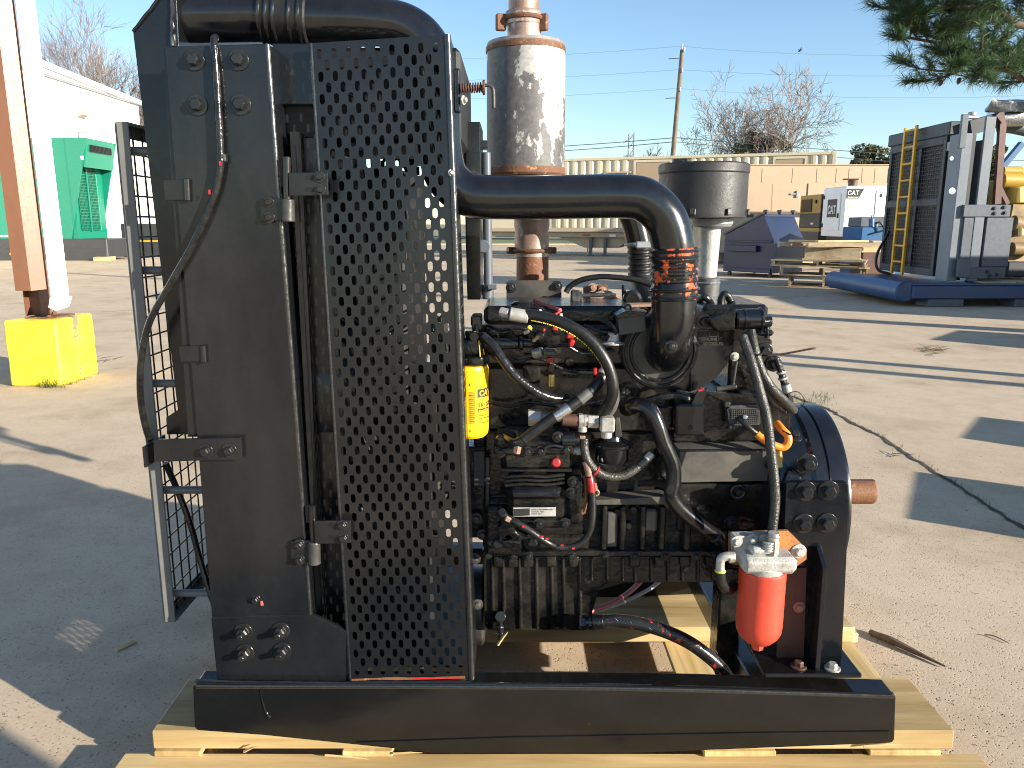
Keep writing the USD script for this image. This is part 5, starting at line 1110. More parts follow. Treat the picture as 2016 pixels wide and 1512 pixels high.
part(pu, 'rear_guard_door', rp, 'black_guard', 25)
part(pu, 'rear_guard_return', [plate([(911, 240), (945, 240), (945, 590), (920, 590)], 2.30, .24), plate([(917, 300), (946, 300), (944, 588), (920, 588)], 2.295, .004)], 'black_panel', 20)
part(pu, 'fan_box', bx(-.498, -.225, 2.06, 2.5, .36, 1.04, .02), 'black_interior')
part(pu, 'fan_box', bx(-.498, -.275, 2.06, 2.5, 1.041, 1.66, .02), 'black_interior')
part(pu, 'shroud_top', [bx(-.498, -.125, 1.99, 2.5, 1.715, 1.935, .01)], 'black_interior')
part(pu, 'guard_floor', [bx(-.498, -.12, 1.90, 2.5, .345, .36, .002)], 'black_interior')
part(pu, 'inner_frame_post', bx(-.40, -.37, 2.0, 2.03, .36, 1.88), 'black_guard')
part(pu, 'door_stiffener', beam(P(640, 165, 1.96), P(880, 270, 1.96), .03, .006), 'black_guard', 20)
g2 = random.Random(5)
for k in range(6):
    x_ = 690 + k * 28 + g2.uniform(-6, 6); y_ = 168 + k * 8
    part(pu, 'shroud_strut', beam(P(x_, y_, 2.0), P(x_ + 24, y_ + 46, 2.0), .006, .012, .001, up=(0, 1, 0)), 'guard_grey_sunlit', 20)
for k in range(26):
    x_, y_ = g2.uniform(690, 850), g2.choice([g2.uniform(300, 700), g2.uniform(760, 1320)]); L_ = g2.uniform(20, 60); a_ = g2.choice([0, 1.57, .6, -.7]) + g2.uniform(-.15, .15)
    p_, q_ = P(x_, y_, g2.uniform(1.95, 2.03)), P(x_ + L_ * math.cos(a_), y_ + L_ * math.sin(a_), g2.uniform(1.95, 2.03))
    part(pu, 'fan_brace' if k % 2 else 'guard_hose', beam(p_, q_, .012, g2.uniform(.008, .025), .002, up=(0, 1, .1)) if k % 2 else cyl(p_, q_, g2.uniform(.006, .014), 12), 'black_dusty' if k % 3 else 'machine_grey_dark', 20)
# spring latch at the top right of the door
lt__ = part(pu, 'spring_latch', [bx(*sorted((P(893, 150, 1.935)[0], P(906, 150, 1.935)[0])), 1.93, 1.95, P(893, 222, 1.935)[2], P(893, 135, 1.935)[2], .003)], 'black_panel', 20)
q0, q1 = P(905, 174, 1.93), P(950, 172, 1.93); L_ = np.linalg.norm(q1 - q0)
t = np.linspace(0, 1, 160); hx = np.array([q0 + (q1 - q0) * s_ + .0105 * np.array([0, math.cos(s_ * 2 * math.pi * 9), math.sin(s_ * 2 * math.pi * 9)]) for s_ in t])
part(lt__, 'spring', sweep(hx, .0018, 6), 'rust_dark')
part(lt__, 'spring_plate', [cyl(q1, q1 + (.006, 0, 0), .017, 14, .001), cyl(q0 + (.002, 0, 0), q1, .006, 10)], 'rust_dark')
part(lt__, 'pull_rod', ptube([(950, 169, 1.93), (962, 168, 1.93), (970, 174, 1.93), (972, 190, 1.93), (972, 213, 1.93)], .0042, 9, 6), 'black_dusty')
part(lt__, 'bolt', hexbolt(P(912, 197, 1.93), (1, -.4, 0), .012), 'zinc')
part(pu, 'rear_latch_bracket', [plate([(946, 276), (960, 276), (960, 291), (946, 291)], 2.45, .05), plate([(948, 291), (958, 291), (958, 294), (948, 294)], 2.44, .03)], 'black_panel', False)
part(pu, 'door_screw', hexbolt(P(889, 340, 1.885), (.3, -1, 0), .009), 'zinc')

# ---- charge air pipe
rp_ = pr(1100, 388, 2.0, 42.5)
part(pu, 'charge_pipe', ptube([(338, 34, 2.0), (430, 33, 2.0), (520, 32, 2.0)], pr(430, 33, 2.0, 47), 28, 6), 'black_gloss')
part(pu, 'charge_pipe', ptube([(604, 38, 2.0), (690, 40, 2.0), (745, 44, 2.0), (790, 52, 2.0), (826, 74, 2.0), (849, 110, 2.0), (859, 160, 2.0), (863, 230, 2.0), (867, 300, 2.0), (880, 348, 2.0), (914, 379, 2.0), (960, 388, 2.0), (1100, 388, 2.0), (1235, 387, 2.0), (1278, 399, 2.0), (1309, 430, 2.0), (1323, 474, 2.0), (1326, 505, 2.0)], rp_, 32, 10), 'black_gloss')
cp = part(pu, 'hose_coupling', cat([lathe([(pr(560, 36, 2, 46), 0), (pr(560, 36, 2, 50), .004), (pr(560, 36, 2, 50), .11), (pr(560, 36, 2, 46), .114)], P(517, 32, 2.0), P(606, 38, 2.0) - P(517, 32, 2.0), 32)]), 'rubber')
for px in (522, 536, 550, 580, 598):
    q = P(px, 32 + (px - 517) * .067, 2.0); part(cp, 'clamp_band', ring(q, (1, 0, -.06), pr(560, 36, 2, 50), .0042, 32, 8), 'black_gloss')
part(cp, 'clamp_screw', [cyl(P(540, -2, 1.975), P(575, 2, 1.975), .006, 10), bx(*sorted((P(548, 0, 1.97)[0], P(562, 0, 1.97)[0])), 1.96, 1.985, P(548, 4, 1.97)[2], P(548, -8, 1.97)[2], .003)], 'black_bolt')
# silicone bellows + lower elbow
R0 = pr(1327, 540, 2.0, 46)
def bel(prof, nm, m):
    pass
ax0, ax1 = P(1327, 488, 2.0), P(1327, 590, 2.0)
Lb = np.linalg.norm(ax1 - ax0)
prof = [(R0 * .95, 0), (R0 * 1.02, .004), (R0 * 1.02, Lb * .22), (R0 * .97, Lb * .25)]
for k in range(3): c = Lb * (.33 + .14 * k); prof += [(R0 * .93, c - Lb * .05), (R0 * 1.01, c - Lb * .015), (R0 * 1.01, c + Lb * .02), (R0 * .93, c + Lb * .055)]
prof += [(R0 * .98, Lb * .74), (R0 * 1.02, Lb * .76), (R0 * 1.02, Lb * .98), (R0 * .97, Lb)]
bw = part(pu, 'silicone_bellows', lathe(prof, ax0, ax1 - ax0, 36), 'silicone')
for f in (.06, .17, .80, .94): part(bw, 'clamp_band', ring(ax0 + (ax1 - ax0) * f, ax1 - ax0, R0 * 1.03, .0038, 34, 8), 'black_gloss')
el_ = part(pu, 'intake_elbow', ptube([(1327, 585, 2.0), (1326, 625, 2.0), (1323, 655, 2.01), (1316, 682, 2.045), (1308, 692, 2.10), (1304, 692, 2.16)], pr(1320, 640, 2.0, 44), 30, 8), 'black_gloss')
part(el_, 'plug', [cyl(P(1320, 683, 1.952), P(1320, 683, 1.938), .018, 18, .003), lathe([(.0105, 0), (.0105, .008), (.006, .009)], P(1320, 683, 1.938), FY, 6), cyl(P(1320, 683, 1.95), P(1320, 683, 1.925), .0055, 10)], 'black_cast')

# ---- exhaust and muffler
my = 2.68
def vlathe(px, pts, Y, m, nm, par=None, n=32, **k):
    """upright body of revolution: pts (pixel row, half width in pixels)"""
    z0 = P(px, pts[0][0], Y)[2]; x0 = P(px, pts[len(pts) // 2][0], Y)[0]
    return part(par or pu, nm, lathe([(r_ * S(px, y_, Y), P(px, y_, Y)[2]) for y_, r_ in pts], (x0, Y, 0), (0, 0, 1), n), m, **k)
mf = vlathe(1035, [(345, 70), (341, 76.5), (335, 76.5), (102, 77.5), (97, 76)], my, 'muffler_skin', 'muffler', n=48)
vlathe(1035, [(96.5, 75), (92, 77.5), (86, 75), (80, 48), (78, 34)], my, 'exhaust_pipe', 'muffler_cap', mf, 48)
vlathe(1035, [(105, 78.6), (99, 79), (95, 78.2)], my, 'rust', 'top_seam', mf, 48)
vlathe(1035, [(347, 75), (343, 78), (334, 78), (331, 77)], my, 'rust', 'bottom_seam', mf, 48)
vlathe(1032, [(79, 34), (72, 33), (36, 33.5)], my, 'exhaust_pipe', 'outlet_neck', mf)
vlathe(1031, [(50, 35), (34, 37), (28, 37), (24, 35), (24, 30), (-60, 30)], my, 'exhaust_pipe', 'tail_pipe', mf)
cl = part(mf, 'exhaust_clamp', [ring(P(1031, 38, my), (0, 0, 1), 36 * S(1031, 38, my), .008, 28, 8)] + [obx(P(px, 44, my - .02), (math.cos(t_), math.sin(t_), 0), (-math.sin(t_), math.cos(t_), 0), (0, 0, 1), (.032, .02, .05), .003) for px, t_ in ((986, .3), (1069, -.4))], 'rust')
vlathe(1035, [(432, 33), (425, 33), (345, 33)], my, 'exhaust_pipe', 'inlet_pipe', mf)
vlathe(1047, [(505, 33), (500, 33.5), (462, 34), (455, 32.5), (444, 35), (400, 34)], my, 'exhaust_pipe', 'inlet_sleeve', mf)
part(mf, 'exhaust_clamp', [ring(P(1047, 493, my), (0, 0, 1), 36 * S(1047, 493, my), .007, 28, 8)] + [obx(P(px, 493, my - .01), (1, 0, 0), (0, 1, 0), (0, 0, 1), (.04, .02, .022), .003) for px in (1009, 1084)], 'rust')
vlathe(1048, [(640, 32), (600, 32), (500, 31.5)], my, 'rust_orange', 'riser_pipe', mf)

# ---- air cleaner
ay = 2.72
ac = vlathe(1385, [(430, 80), (428, 84.5), (420, 85.5), (344, 86), (341, 88), (326, 88), (323, 84), (321, 40)], ay, 'cleaner_black', 'air_cleaner', n=44)
for k in range(8):
    a_ = k * math.pi / 4 + .35; c = P(1385, 378, ay); rr = 88 * S(1385, 378, ay)
    part(ac, 'strap_clip', obx((c[0] + rr * math.cos(a_), ay + rr * math.sin(a_), P(1385, 418, ay)[2]), (-math.sin(a_), math.cos(a_), 0), (math.cos(a_), math.sin(a_), 0), (0, 0, 1), (.018, .008, .02), .002), 'plastic_black')
vlathe(1402, [(446, 36), (440, 40), (431, 40)], ay, 'galvanised', 'neck_band', ac)
vlathe(1402, [(447, 34), (443, 34), (430, 34)], ay, 'plastic_black', 'neck', ac)
part(ac, 'inlet_tube', lathe([(17 * S(1390, 560, ay), 0), (21.5 * S(1390, 450, ay), P(1396, 446, ay)[2] - P(1392, 560, ay)[2])], P(1392, 560, ay), P(1398, 446, ay) - P(1392, 560, ay), 26), 'cast_alu')
vlathe(1391, [(640, 19), (592, 19), (590, 23), (548, 24), (545, 20)], ay, 'rubber_grey', 'rubber_boot', ac)
part(ac, 'hose_band', ring(P(1391, 556, ay), (0, 0, 1), 24.5 * S(1391, 556, ay), .004, 24, 6), 'bright_steel')
part(ac, 'cleaner_leg', [cyl(P(1330, 428, ay), P(1335, 600, ay), .012, 8)], 'black_panel')
dk = part(pu, 'intake_duct', ptube([(930, 388, 2.42), (1060, 389, 2.46), (1180, 390, 2.5), (1226, 398, 2.5), (1246, 428, 2.5), (1258, 470, 2.5), (1262, 490, 2.5)], pr(1255, 440, 2.5, 26), 22), 'black_gloss')
part(dk, 'duct_tail', ptube([(1262, 545, 2.5), (1270, 580, 2.45), (1290, 610, 2.4), (1310, 640, 2.4)], pr(1262, 545, 2.5, 22), 20), 'rubber')
aa, bb_ = P(1260, 480, 2.5), P(1262, 555, 2.5); L2 = np.linalg.norm(bb_ - aa); pf = []
for k in range(7): c = L2 * k / 7; pf += [(pr(1262, 520, 2.5, 22), c), (pr(1262, 520, 2.5, 25.5), c + L2 * .05), (pr(1262, 520, 2.5, 25.5), c + L2 * .09), (pr(1262, 520, 2.5, 22), c + L2 * .13)]
part(dk, 'duct_bellows', lathe(pf, aa, bb_ - aa, 26), 'rubber')
part(dk, 'clamp_band', [ring(aa, bb_ - aa, pr(1262, 520, 2.5, 27), .006, 26, 8), obx(P(1268, 482, 2.41), (1, 0, 0), (0, 1, 0), (0, 0, 1), (.05, .02, .02), .003)], 'galvanised')
part(pu, 'coolant_pipe', [cyl(P(957, 300, 2.45), P(962, 575, 2.45), pr(960, 450, 2.45, 9), 14), cyl(P(960, 560, 2.45), P(961, 588, 2.45), pr(960, 450, 2.45, 12), 14), obx(P(969, 565, 2.42), (1, 0, 0), (0, 1, 0), (0, 0, 1), (.03, .02, .015), .003), cyl(P(952, 485, 2.42), P(952, 485, 2.40), .02, 14)], 'machine_grey')

# ================================================================== ENGINE
er = np.random.default_rng(21)
def ebolt(par, pts, Y, sz, m='black_bolt', nm='bolt'): bolts(par, pts, Y, sz, m, nm=nm)
def plug(px, py, Y, r_, L=.008, d=FY, n=16): p = P(px, py, Y); return cyl(p, p + np.asarray(d, float) * L, r_, n, r_ * .2)
def dome(px, py, Y, rx, h, n=20): p = P(px, py, Y); return lathe([(rx, 0), (rx * .96, h * .35), (rx * .75, h * .75), (rx * .4, h * .95), (.0, h)], p, FY, n)

# block
eb = part(pu, 'engine_block', [pbx(952, 850, 1335, 985, 2.10, 2.40, .008), pbx(950, 986, 1425, 1092, 2.068, 2.42, .008), pbx(1335, 780, 1542, 1089, 2.085, 2.40, .01)], 'black_engine', 25)
part(eb, 'lower_flange', pbx(950, 1085, 1422, 1096, 2.035, 2.1, .003), 'black_cast')
part(eb, 'side_ledge', [plate([(1170, 985), (1305, 978), (1330, 985), (1330, 993), (1170, 994)], 2.03, .06)], 'dusty_grey_sunlit', 20)
for px in (1185, 1222, 1262, 1300, 1350): part(eb, 'casting_rib', rough(pbx(px, 998, px + 9, 1084, 2.035, 2.07, .004), .002, 40, px, 1), 'black_cast', 40)
part(eb, 'casting_pad', pbx(1195, 1010, 1215, 1078, 2.045, 2.065, .004), 'dusty_grey_sunlit'); part(eb, 'casting_pad', pbx(1268, 1004, 1294, 1048, 2.04, 2.065, .006), 'dusty_grey_sunlit')
for q in ((1217, 1008), (1247, 1003), (1238, 1034), (1300, 1030), (1370, 1035), (1395, 1060)): part(eb, 'core_plug', plug(*q, 2.06, .011, .008), 'black_cast')
part(eb, 'casting_pad', [pbx(955, 1000, 995, 1075, 2.03, 2.065, .008)], 'black_cast')
ebolt(eb, [(980, 1066), (1048, 1066)], 2.03, 19)
ebolt(eb, [(960, 1092), (1010, 1094), (1040, 1094), (1125, 1094), (1190, 1094), (1250, 1094), (1310, 1094), (1370, 1094), (1408, 1093)], 2.035, 10)
# large side cover under the connector (lit grey face, sloping top)
a0, a1 = P(1338, 888, 2.03), P(1536, 888, 2.03); c0, c1 = P(1338, 950, 2.035), P(1536, 946, 2.035); t0, t1 = P(1326, 872, 2.085), P(1540, 868, 2.085)
part(eb, 'side_cover', hull([a0, a1, c0, c1, t0, t1, t0 + (0, .05, 0), t1 + (0, .05, 0), c0 + (0, .1, 0), c1 + (0, .1, 0)]), 'dusty_grey_sunlit', 15)
part(eb, 'cover_lip', tube([P(1337, 887, 2.029), P(1440, 886, 2.029), P(1537, 886, 2.029)], .0035, 8), 'black_cast')
part(eb, 'side_panel', plate([(1330, 780), (1400, 772), (1470, 778), (1532, 800), (1540, 866), (1326, 870)], 2.075, .02, .01), 'black_engine', 20)
part(eb, 'panel_rib', [plate([(1392, 780), (1399, 779), (1408, 790), (1404, 794)], 2.068, .006)], 'black_dusty', 20)
ebolt(eb, [(1512, 914)], 2.03, 9)
part(eb, 'lower_side', pbx(1336, 952, 1545, 1046, 2.06, 2.085, .004), 'black_engine')
ebolt(eb, [(1455, 968), (1392, 1040), (1440, 1030)], 2.06, 16)
part(eb, 'hook_ring', ring(P(1453, 968, 2.045), FY, .018, .005, 20, 8), 'black_bolt')
# oil pan
op = part(pu, 'oil_pan', plate([(952, 1096), (1422, 1096), (1420, 1140), (1404, 1146), (1196, 1147), (1180, 1158), (1166, 1205), (1164, 1236), (1150, 1241), (962, 1241), (954, 1230)], 2.06, .32, .008), 'black_engine', 25)
for px in (968, 990, 1022, 1055, 1085, 1108, 1140): part(op, 'rib', tube([P(px, 1098, 2.058), P(px + 2, 1170, 2.056), P(px + 3, 1236, 2.058)], .0065, 8, 3), 'black_engine')
for px in (1165, 1195, 1226, 1250, 1282, 1315, 1343, 1374, 1404): part(op, 'rib', tube([P(px, 1098, 2.058), P(px, 1142, 2.058)], .006, 8, 3), 'black_engine')
for px in (970, 1000, 1030, 1075, 1120, 1240, 1290, 1340, 1390): part(op, 'rail_tab', rough(pbx(px, 1096, px + 20, 1118, 2.045, 2.06, .004), .0015, 60, px, 1), 'black_cast', 40)
dv_ = part(op, 'drain_valve', [cyl(P(985, 1214, 2.055), P(985, 1214, 2.02), .016, 12), cyl(P(985, 1216, 2.025), P(986, 1262, 2.025), .007, 12), lathe([(.012, 0), (.012, .012)], P(985, 1232, 2.025), (0, 0, -1), 6), cyl(P(974, 1247, 2.025), P(998, 1250, 2.02), .004, 8)], 'black_bolt')
# front of engine beside the guard
fc = part(pu, 'front_cover', [pbx(918, 880, 958, 1060, 2.08, 2.36, .006), pbx(930, 640, 960, 885, 2.12, 2.36, .006)], 'black_engine')
part(fc, 'blue_shaded_plate', [pbx(932, 888, 955, 958, 2.07, 2.08, .002)], 'machine_grey_dark', label='flat dark blue grey plate')  # plate in a dark blue grey tone
part(fc, 'edge_flange', [beam(P(960, 900, 2.06), P(960, 1018, 2.06), .008, .012, .002, up=(1, 0, 0))], 'black_dusty')
ebolt(fc, [(938, 1020), (950, 1052), (935, 1100), (940, 1190)], 2.06, 12, 'black_dusty')
part(fc, 'damper', lathe([(.11, 0), (.12, .006), (.12, .04), (.11, .046)], P(925, 1190, 2.2) * (1, 1, 1), (1, 0, 0), 32), 'black_dusty')
# head and valve covers
hd_ = part(pu, 'cylinder_head', [pbx(952, 640, 1240, 720, 2.11, 2.40, .008), pbx(958, 721, 1330, 849, 2.12, 2.40, .008), pbx(1440, 640, 1510, 775, 2.12, 2.42, .008)], 'black_engine', 25)
vc = part(pu, 'valve_cover', pbx(952, 603, 1250, 640, 2.13, 2.40, .012), 'black_cast', 25)
part(pu, 'valve_cover', pbx(1385, 600, 1512, 640, 2.15, 2.42, .01), 'black_cast', 25)
ebolt(vc, [(1505, 690), (1523, 716)], 2.1, 17)
part(vc, 'top_rail', [rough(beam(P(1110, 604, 2.2), P(1290, 600, 2.2), .05, .008, .002), .002, 30, 4, 2)], 'rust_tan', 40)
part(vc, 'filler_cap', [lathe([(.030, 0), (.034, .004), (.034, .020), (.026, .026), (.020, .026)], P(1030, 612, 2.17), (0, 0, 1), 12), cyl(P(1018, 628, 2.17), P(1018, 606, 2.17), .034, 18)], 'black_gloss')
for px, py, Y in ((1064, 612, 2.12), (1236, 606, 2.12), (935, 626, 2.05)):
    part(vc, 'lifting_tab', plate([(px - 8, py + 14), (px - 8, py - 2), (px - 4, py - 8), (px + 4, py - 8), (px + 8, py - 2), (px + 8, py + 14)], Y, .006), 'black_panel', 20)
    part(vc, 'tab_hole', plug(px, py, Y, .0045, .001), 'print_white')
# injector lines and head clutter
for k, (px, py) in enumerate(((972, 655), (1005, 668), (1062, 660), (1096, 650), (1140, 655), (1190, 662), (1215, 650), (1165, 690), (1120, 712), (1230, 695))):
    part(hd_, 'head_boss', rough(cat([plug(px, py, 2.11, .011 + .006 * er.random(), .012 + .012 * er.random())]), .0015, 60, k, 1), 'black_cast', 40)
for pts in ([(958, 640, 2.09), (985, 650, 2.07), (1020, 646, 2.07), (1060, 655, 2.08)], [(1060, 690, 2.09), (1110, 680, 2.07), (1150, 696, 2.08), (1210, 690, 2.09)], [(1150, 640, 2.09), (1190, 655, 2.07), (1230, 650, 2.08)], [(960, 700, 2.09), (1010, 712, 2.07), (1060, 706, 2.08), (1120, 730, 2.09), (1200, 735, 2.09)], [(955, 790, 2.1), (1000, 800, 2.08), (1040, 792, 2.08), (1120, 800, 2.09), (1230, 780, 2.1)]):
    part(hd_, 'fuel_line', ptube(pts, .0045, 8, 6), 'rubber_wet')
part(hd_, 'fuel_canister', [cyl(P(952, 678, 2.05), P(1022, 676, 2.05), .0155, 18, .003), cyl(P(1022, 676, 2.05), P(1030, 676, 2.05), .018, 18, .002), cyl(P(1030, 676, 2.05), P(1046, 676, 2.05), .012, 14)], 'black_gloss')
part(hd_, 'harness_plug', [obx(P(1055, 667, 2.03), (.75, 0, .66), (0, 1, 0), (-.66, 0, .75), (.022, .008, .008), .002)], 'cardboard')
for q in ((1093, 648, .008, .006), (1123, 662, .010, .007), (1125, 676, .008, .010), (1070, 650, .005, .005)):
    p = P(q[0], q[1], 2.05); part(hd_, 'red_connector', rough(bx(p[0] - q[2], p[0] + q[2], 2.045, 2.07, p[2] - q[3], p[2] + q[3], .004), .003, 60, q[0], 1), 'plug_red', 40)
part(hd_, 'red_tape', ptube([(1052, 592, 2.2), (1070, 600, 2.16), (1090, 606, 2.13), (1103, 611, 2.1)], .006, 8, 5), 'wire_pink')
part(hd_, 'wire', ptube([(1103, 612, 2.1), (1092, 622, 2.09), (1104, 632, 2.09)], .0035, 7, 5), 'plug_red')
part(hd_, 'wire', ptube([(1104, 618, 2.1), (1105, 632, 2.09)], .005, 7, 5), 'wire_grey')
part(hd_, 'green_cap', [dome(1042, 646, 2.08, .008, .008)], 'print_yellow')
part(hd_, 'clip', [obx(P(1036, 654, 2.07), (.9, 0, .4), (0, 1, 0), (-.4, 0, .9), (.018, .006, .010), .002)], 'rubber_grey')
ss = part(hd_, 'sensor_stack', lathe([(.0095, 0), (.0095, .030), (.0085, .032)], P(1086, 760, 2.03), (0, 0, 1), 16), 'brass')
part(ss, 'dark_collar', lathe([(.0085, 0), (.009, .010), (.007, .018)], P(1086, 731, 2.03), (0, 0, 1), 16), 'rust_dark')
part(ss, 'red_band', lathe([(.0115, 0), (.0115, .013)], P(1083, 713, 2.03), (0, 0, 1), 16), 'plug_red')
part(ss, 'grey_cap', rough(pbx(1071, 689, 1097, 703, 2.012, 2.05, .006), .001, 60, 2, 1), 'rubber_grey')
part(ss, 'hose_end', [cyl(P(1050, 697, 2.05), P(1068, 692, 2.04), .013, 14)], 'zinc')
part(hd_, 'side_cover', [pbx(1030, 722, 1064, 756, 2.08, 2.12, .006)], 'black_engine')
part(hd_, 'spacer_plate', pbx(1165, 800, 1335, 850, 2.09, 2.13, .006), 'black_engine')

# turbo, actuator and plate behind the head
pl = part(pu, 'mount_plate', plate([(997, 556), (1002, 552), (1098, 552), (1105, 558), (1106, 606), (997, 606)], 2.50, .008), 'black_dusty', 20)
bolts(pl, [(1006, 566), (1097, 563)], 2.50, 11)
tu = part(pu, 'turbocharger', [lathe([(.03, 0), (.052, .008), (.060, .02), (.055, .04), (.03, .05)], P(1188, 612, 2.40), (0, -1, .35), 26)], 'rust_tan')
part(tu, 'turbine_flange', rough(plate([(1150, 566), (1168, 560), (1195, 562), (1199, 578), (1228, 587), (1222, 606), (1148, 606)], 2.42, .03), .003, 40, 4, 1), 'rust_tan', 30)
part(tu, 'flange_plate', plate([(1178, 562), (1197, 559), (1198, 580), (1180, 582)], 2.415, .01), 'rust', 20)
for q in ((1166, 566), (1186, 573), (1156, 598), (1214, 592)): part(tu, 'bolt', hexbolt(P(*q, 2.41), FY, .015), 'rust_tan')
part(pu, 'actuator', [cyl(P(1124, 588, 2.3), P(1140, 588, 2.3), .026, 22, .003), cyl(P(1140, 588, 2.3), P(1145, 588, 2.3), .021, 20), cyl(P(1145, 582, 2.3), P(1200, 580, 2.3), .006, 12), obx(P(1205, 580, 2.3), (1, 0, 0), (0, 1, 0), (0, 0, 1), (.025, .01, .008), .002)], 'plastic_black')
part(pu, 'arch_hose', ptube([(1114, 576, 2.3), (1122, 564, 2.3), (1145, 551, 2.29), (1180, 545, 2.28), (1225, 547, 2.27), (1260, 553, 2.26), (1285, 563, 2.25)], .0085, 12, 6), 'rubber')
part(pu, 'manifold_tail', [cyl(P(1228, 560, 2.35), P(1229, 600, 2.35), .007, 10), lathe([(.02, 0), (.028, .006), (.028, .02), (.02, .026)], P(1243, 588, 2.34), FY, 18)], 'black_bolt')
# junction box and stud
jb = part(pu, 'junction_box', plate([(1217, 626), (1270, 618), (1272, 652), (1219, 660)], 2.04, .06), 'dusty_grey_sunlit', 20)
part(jb, 'box_lid', plate([(1213, 622), (1232, 612), (1275, 614), (1272, 620), (1218, 628)], 2.035, .07), 'black_cast', 20)
part(pu, 'ground_stud', [lathe([(.030, 0), (.030, .003), (.022, .004), (.022, .007), (.016, .008), (.014, .03), (.012, .03)], P(1207, 677, 2.05), (0, 0, 1), 22)], 'cast_alu')
part(pu, 'harness', ptube([(1180, 628, 2.06), (1205, 640, 2.04), (1212, 655, 2.04), (1190, 668, 2.05)], .006, 8, 6), 'rubber_wet')

# air inlet housing with raised badge
ih = part(pu, 'inlet_housing', plate([(1232, 652), (1290, 612), (1374, 612), (1440, 622), (1447, 640), (1443, 688), (1432, 716), (1410, 744), (1383, 762), (1358, 772), (1340, 768), (1250, 752), (1228, 720)], 2.10, .16, .012), 'black_gloss', 25)
part(ih, 'inlet_ring', [lathe([(.060, 0), (.100, .0), (.104, .008), (.104, .03)], P(1300, 692, 2.075), (0, 1, 0), 44)], 'black_dusty')
part(ih, 'ring_lip', [ring(P(1300, 692, 2.073), FY, pr(1300, 692, 2.07, 68), .004, 44, 8), ring(P(1300, 692, 2.071), FY, pr(1300, 692, 2.07, 58), .0045, 44, 8)], 'black_cast')
part(ih, 'seam_rib', tube([P(1360, 614, 2.096), P(1360, 690, 2.095), P(1361, 768, 2.096)], .0035, 8), 'black_cast')
part(ih, 'cover_step', plate([(1362, 690), (1441, 690), (1432, 714), (1408, 742), (1380, 760), (1362, 768)], 2.093, .008, .004), 'black_gloss', 20)
bd = part(ih, 'badge', plate([(1375, 649), (1415, 649), (1415, 672), (1375, 672)], 2.094, .006, .003), 'black_cast', 20)
part(bd, 'badge_recess', plate([(1378, 652), (1412, 652), (1412, 664), (1378, 664)], 2.0932, .0007, .001), 'black_interior', 20)
part(bd, 'lettering', [pix_text('WE', 1381, 662.5, 1402, 2.0931, .0025), pix_text('GENUINE', 1379, 670.6, 1411, 2.0939, .0025)], 'black_dusty', False)
part(ih, 'raised_lettering', pix_text('PRECOOLER', 1377, 679.5, 1424, 2.0995, .003), 'black_dusty', False)
bolts(ih, [(1385, 633)], 2.10, 16)
part(ih, 'hex_nut', hexbolt(P(1446, 702, 2.09), FY, .013), 'zinc')
part(ih, 'brace_rod', [ptube([(1442, 765, 2.09), (1450, 712, 2.09)], .004, 8), ptube([(1410, 766, 2.085), (1450, 761, 2.085)], .007, 10)], 'black_dusty')
part(ih, 'cotter', ptube([(1362, 668, 2.08), (1378, 682, 2.07)], .0025, 7), 'black_bolt')
# starter-like cylinder at upper right
sm = part(pu, 'pump_motor', [cyl(P(1447, 629, 2.06), P(1499, 627, 2.06), pr(1470, 628, 2.06, 20), 26, .004)], 'black_gloss')
part(sm, 'motor_band', [cyl(P(1462, 628.5, 2.06), P(1465, 628.4, 2.06), pr(1470, 628, 2.06, 21.5), 26, .001), cyl(P(1494, 627.2, 2.06), P(1500, 627, 2.06), pr(1470, 628, 2.06, 22), 26, .002)], 'black_gloss')
part(sm, 'motor_bracket', rough(hull([P(1392, 630, 2.05), P(1402, 620, 2.05), P(1447, 612, 2.03), P(1447, 650, 2.03), P(1402, 645, 2.05), P(1420, 655, 2.05), P(1392, 630, 2.1), P(1447, 612, 2.1), P(1447, 650, 2.1), P(1420, 655, 2.1)]), .004, 30, 5, 2), 'black_cast', 40)
sp_ = []
for k in range(6): sp_.append(ring(P(1503 + k * 2.7, 634 - k * .2, 2.06), (1, 0, 0), .0125, .0022, 16, 6))
part(sm, 'finned_stub', sp_ + [cyl(P(1500, 634, 2.06), P(1518, 633, 2.06), .007, 10)], 'black_bolt')
part(sm, 'end_clamp', [bx(*sorted((P(1490, 650, 2.06)[0], P(1520, 650, 2.06)[0])), 2.04, 2.1, P(1500, 660, 2.06)[2], P(1500, 648, 2.06)[2], .006), ring(P(1508, 654, 2.05), (1, 0, .1), .014, .003, 16, 6)], 'black_bolt')
part(pu, 'breather_hose', ptube([(1420, 606, 2.2), (1420, 590, 2.2), (1425, 580, 2.2), (1433, 583, 2.2), (1441, 598, 2.2), (1446, 615, 2.15)], .011, 12, 6), 'rubber')
part(pu, 'breather_hose', ptube([(1376, 592, 2.25), (1386, 585, 2.2), (1396, 592, 2.2), (1406, 610, 2.18)], .010, 12, 6), 'rubber')
part(pu, 'dipstick', ptube([(1480, 703, 2.1), (1540, 697, 2.08), (1595, 687, 2.06), (1606, 686, 2.06)], .0028, 8, 5), 'rust_dark')
part(pu, 'rear_head_bracket', pbx(1486, 668, 1518, 715, 2.10, 2.2, .005), 'black_engine'); part(pu, 'rear_head_bracket', pbx(1455, 770, 1520, 790, 2.09, 2.2, .006), 'black_engine')
cn_ = part(pu, 'rear_connectors', ptube([(1528, 705, 2.06), (1537, 730, 2.06), (1545, 760, 2.06), (1556, 800, 2.07)], .009, 10, 4), 'rubber_wet')
for px, py in ((1538, 733), (1541, 745)): part(cn_, 'cable_tie', ring(P(px, py, 2.06), (.3, 0, -1), .0105, .003, 14, 6), 'wire_grey')
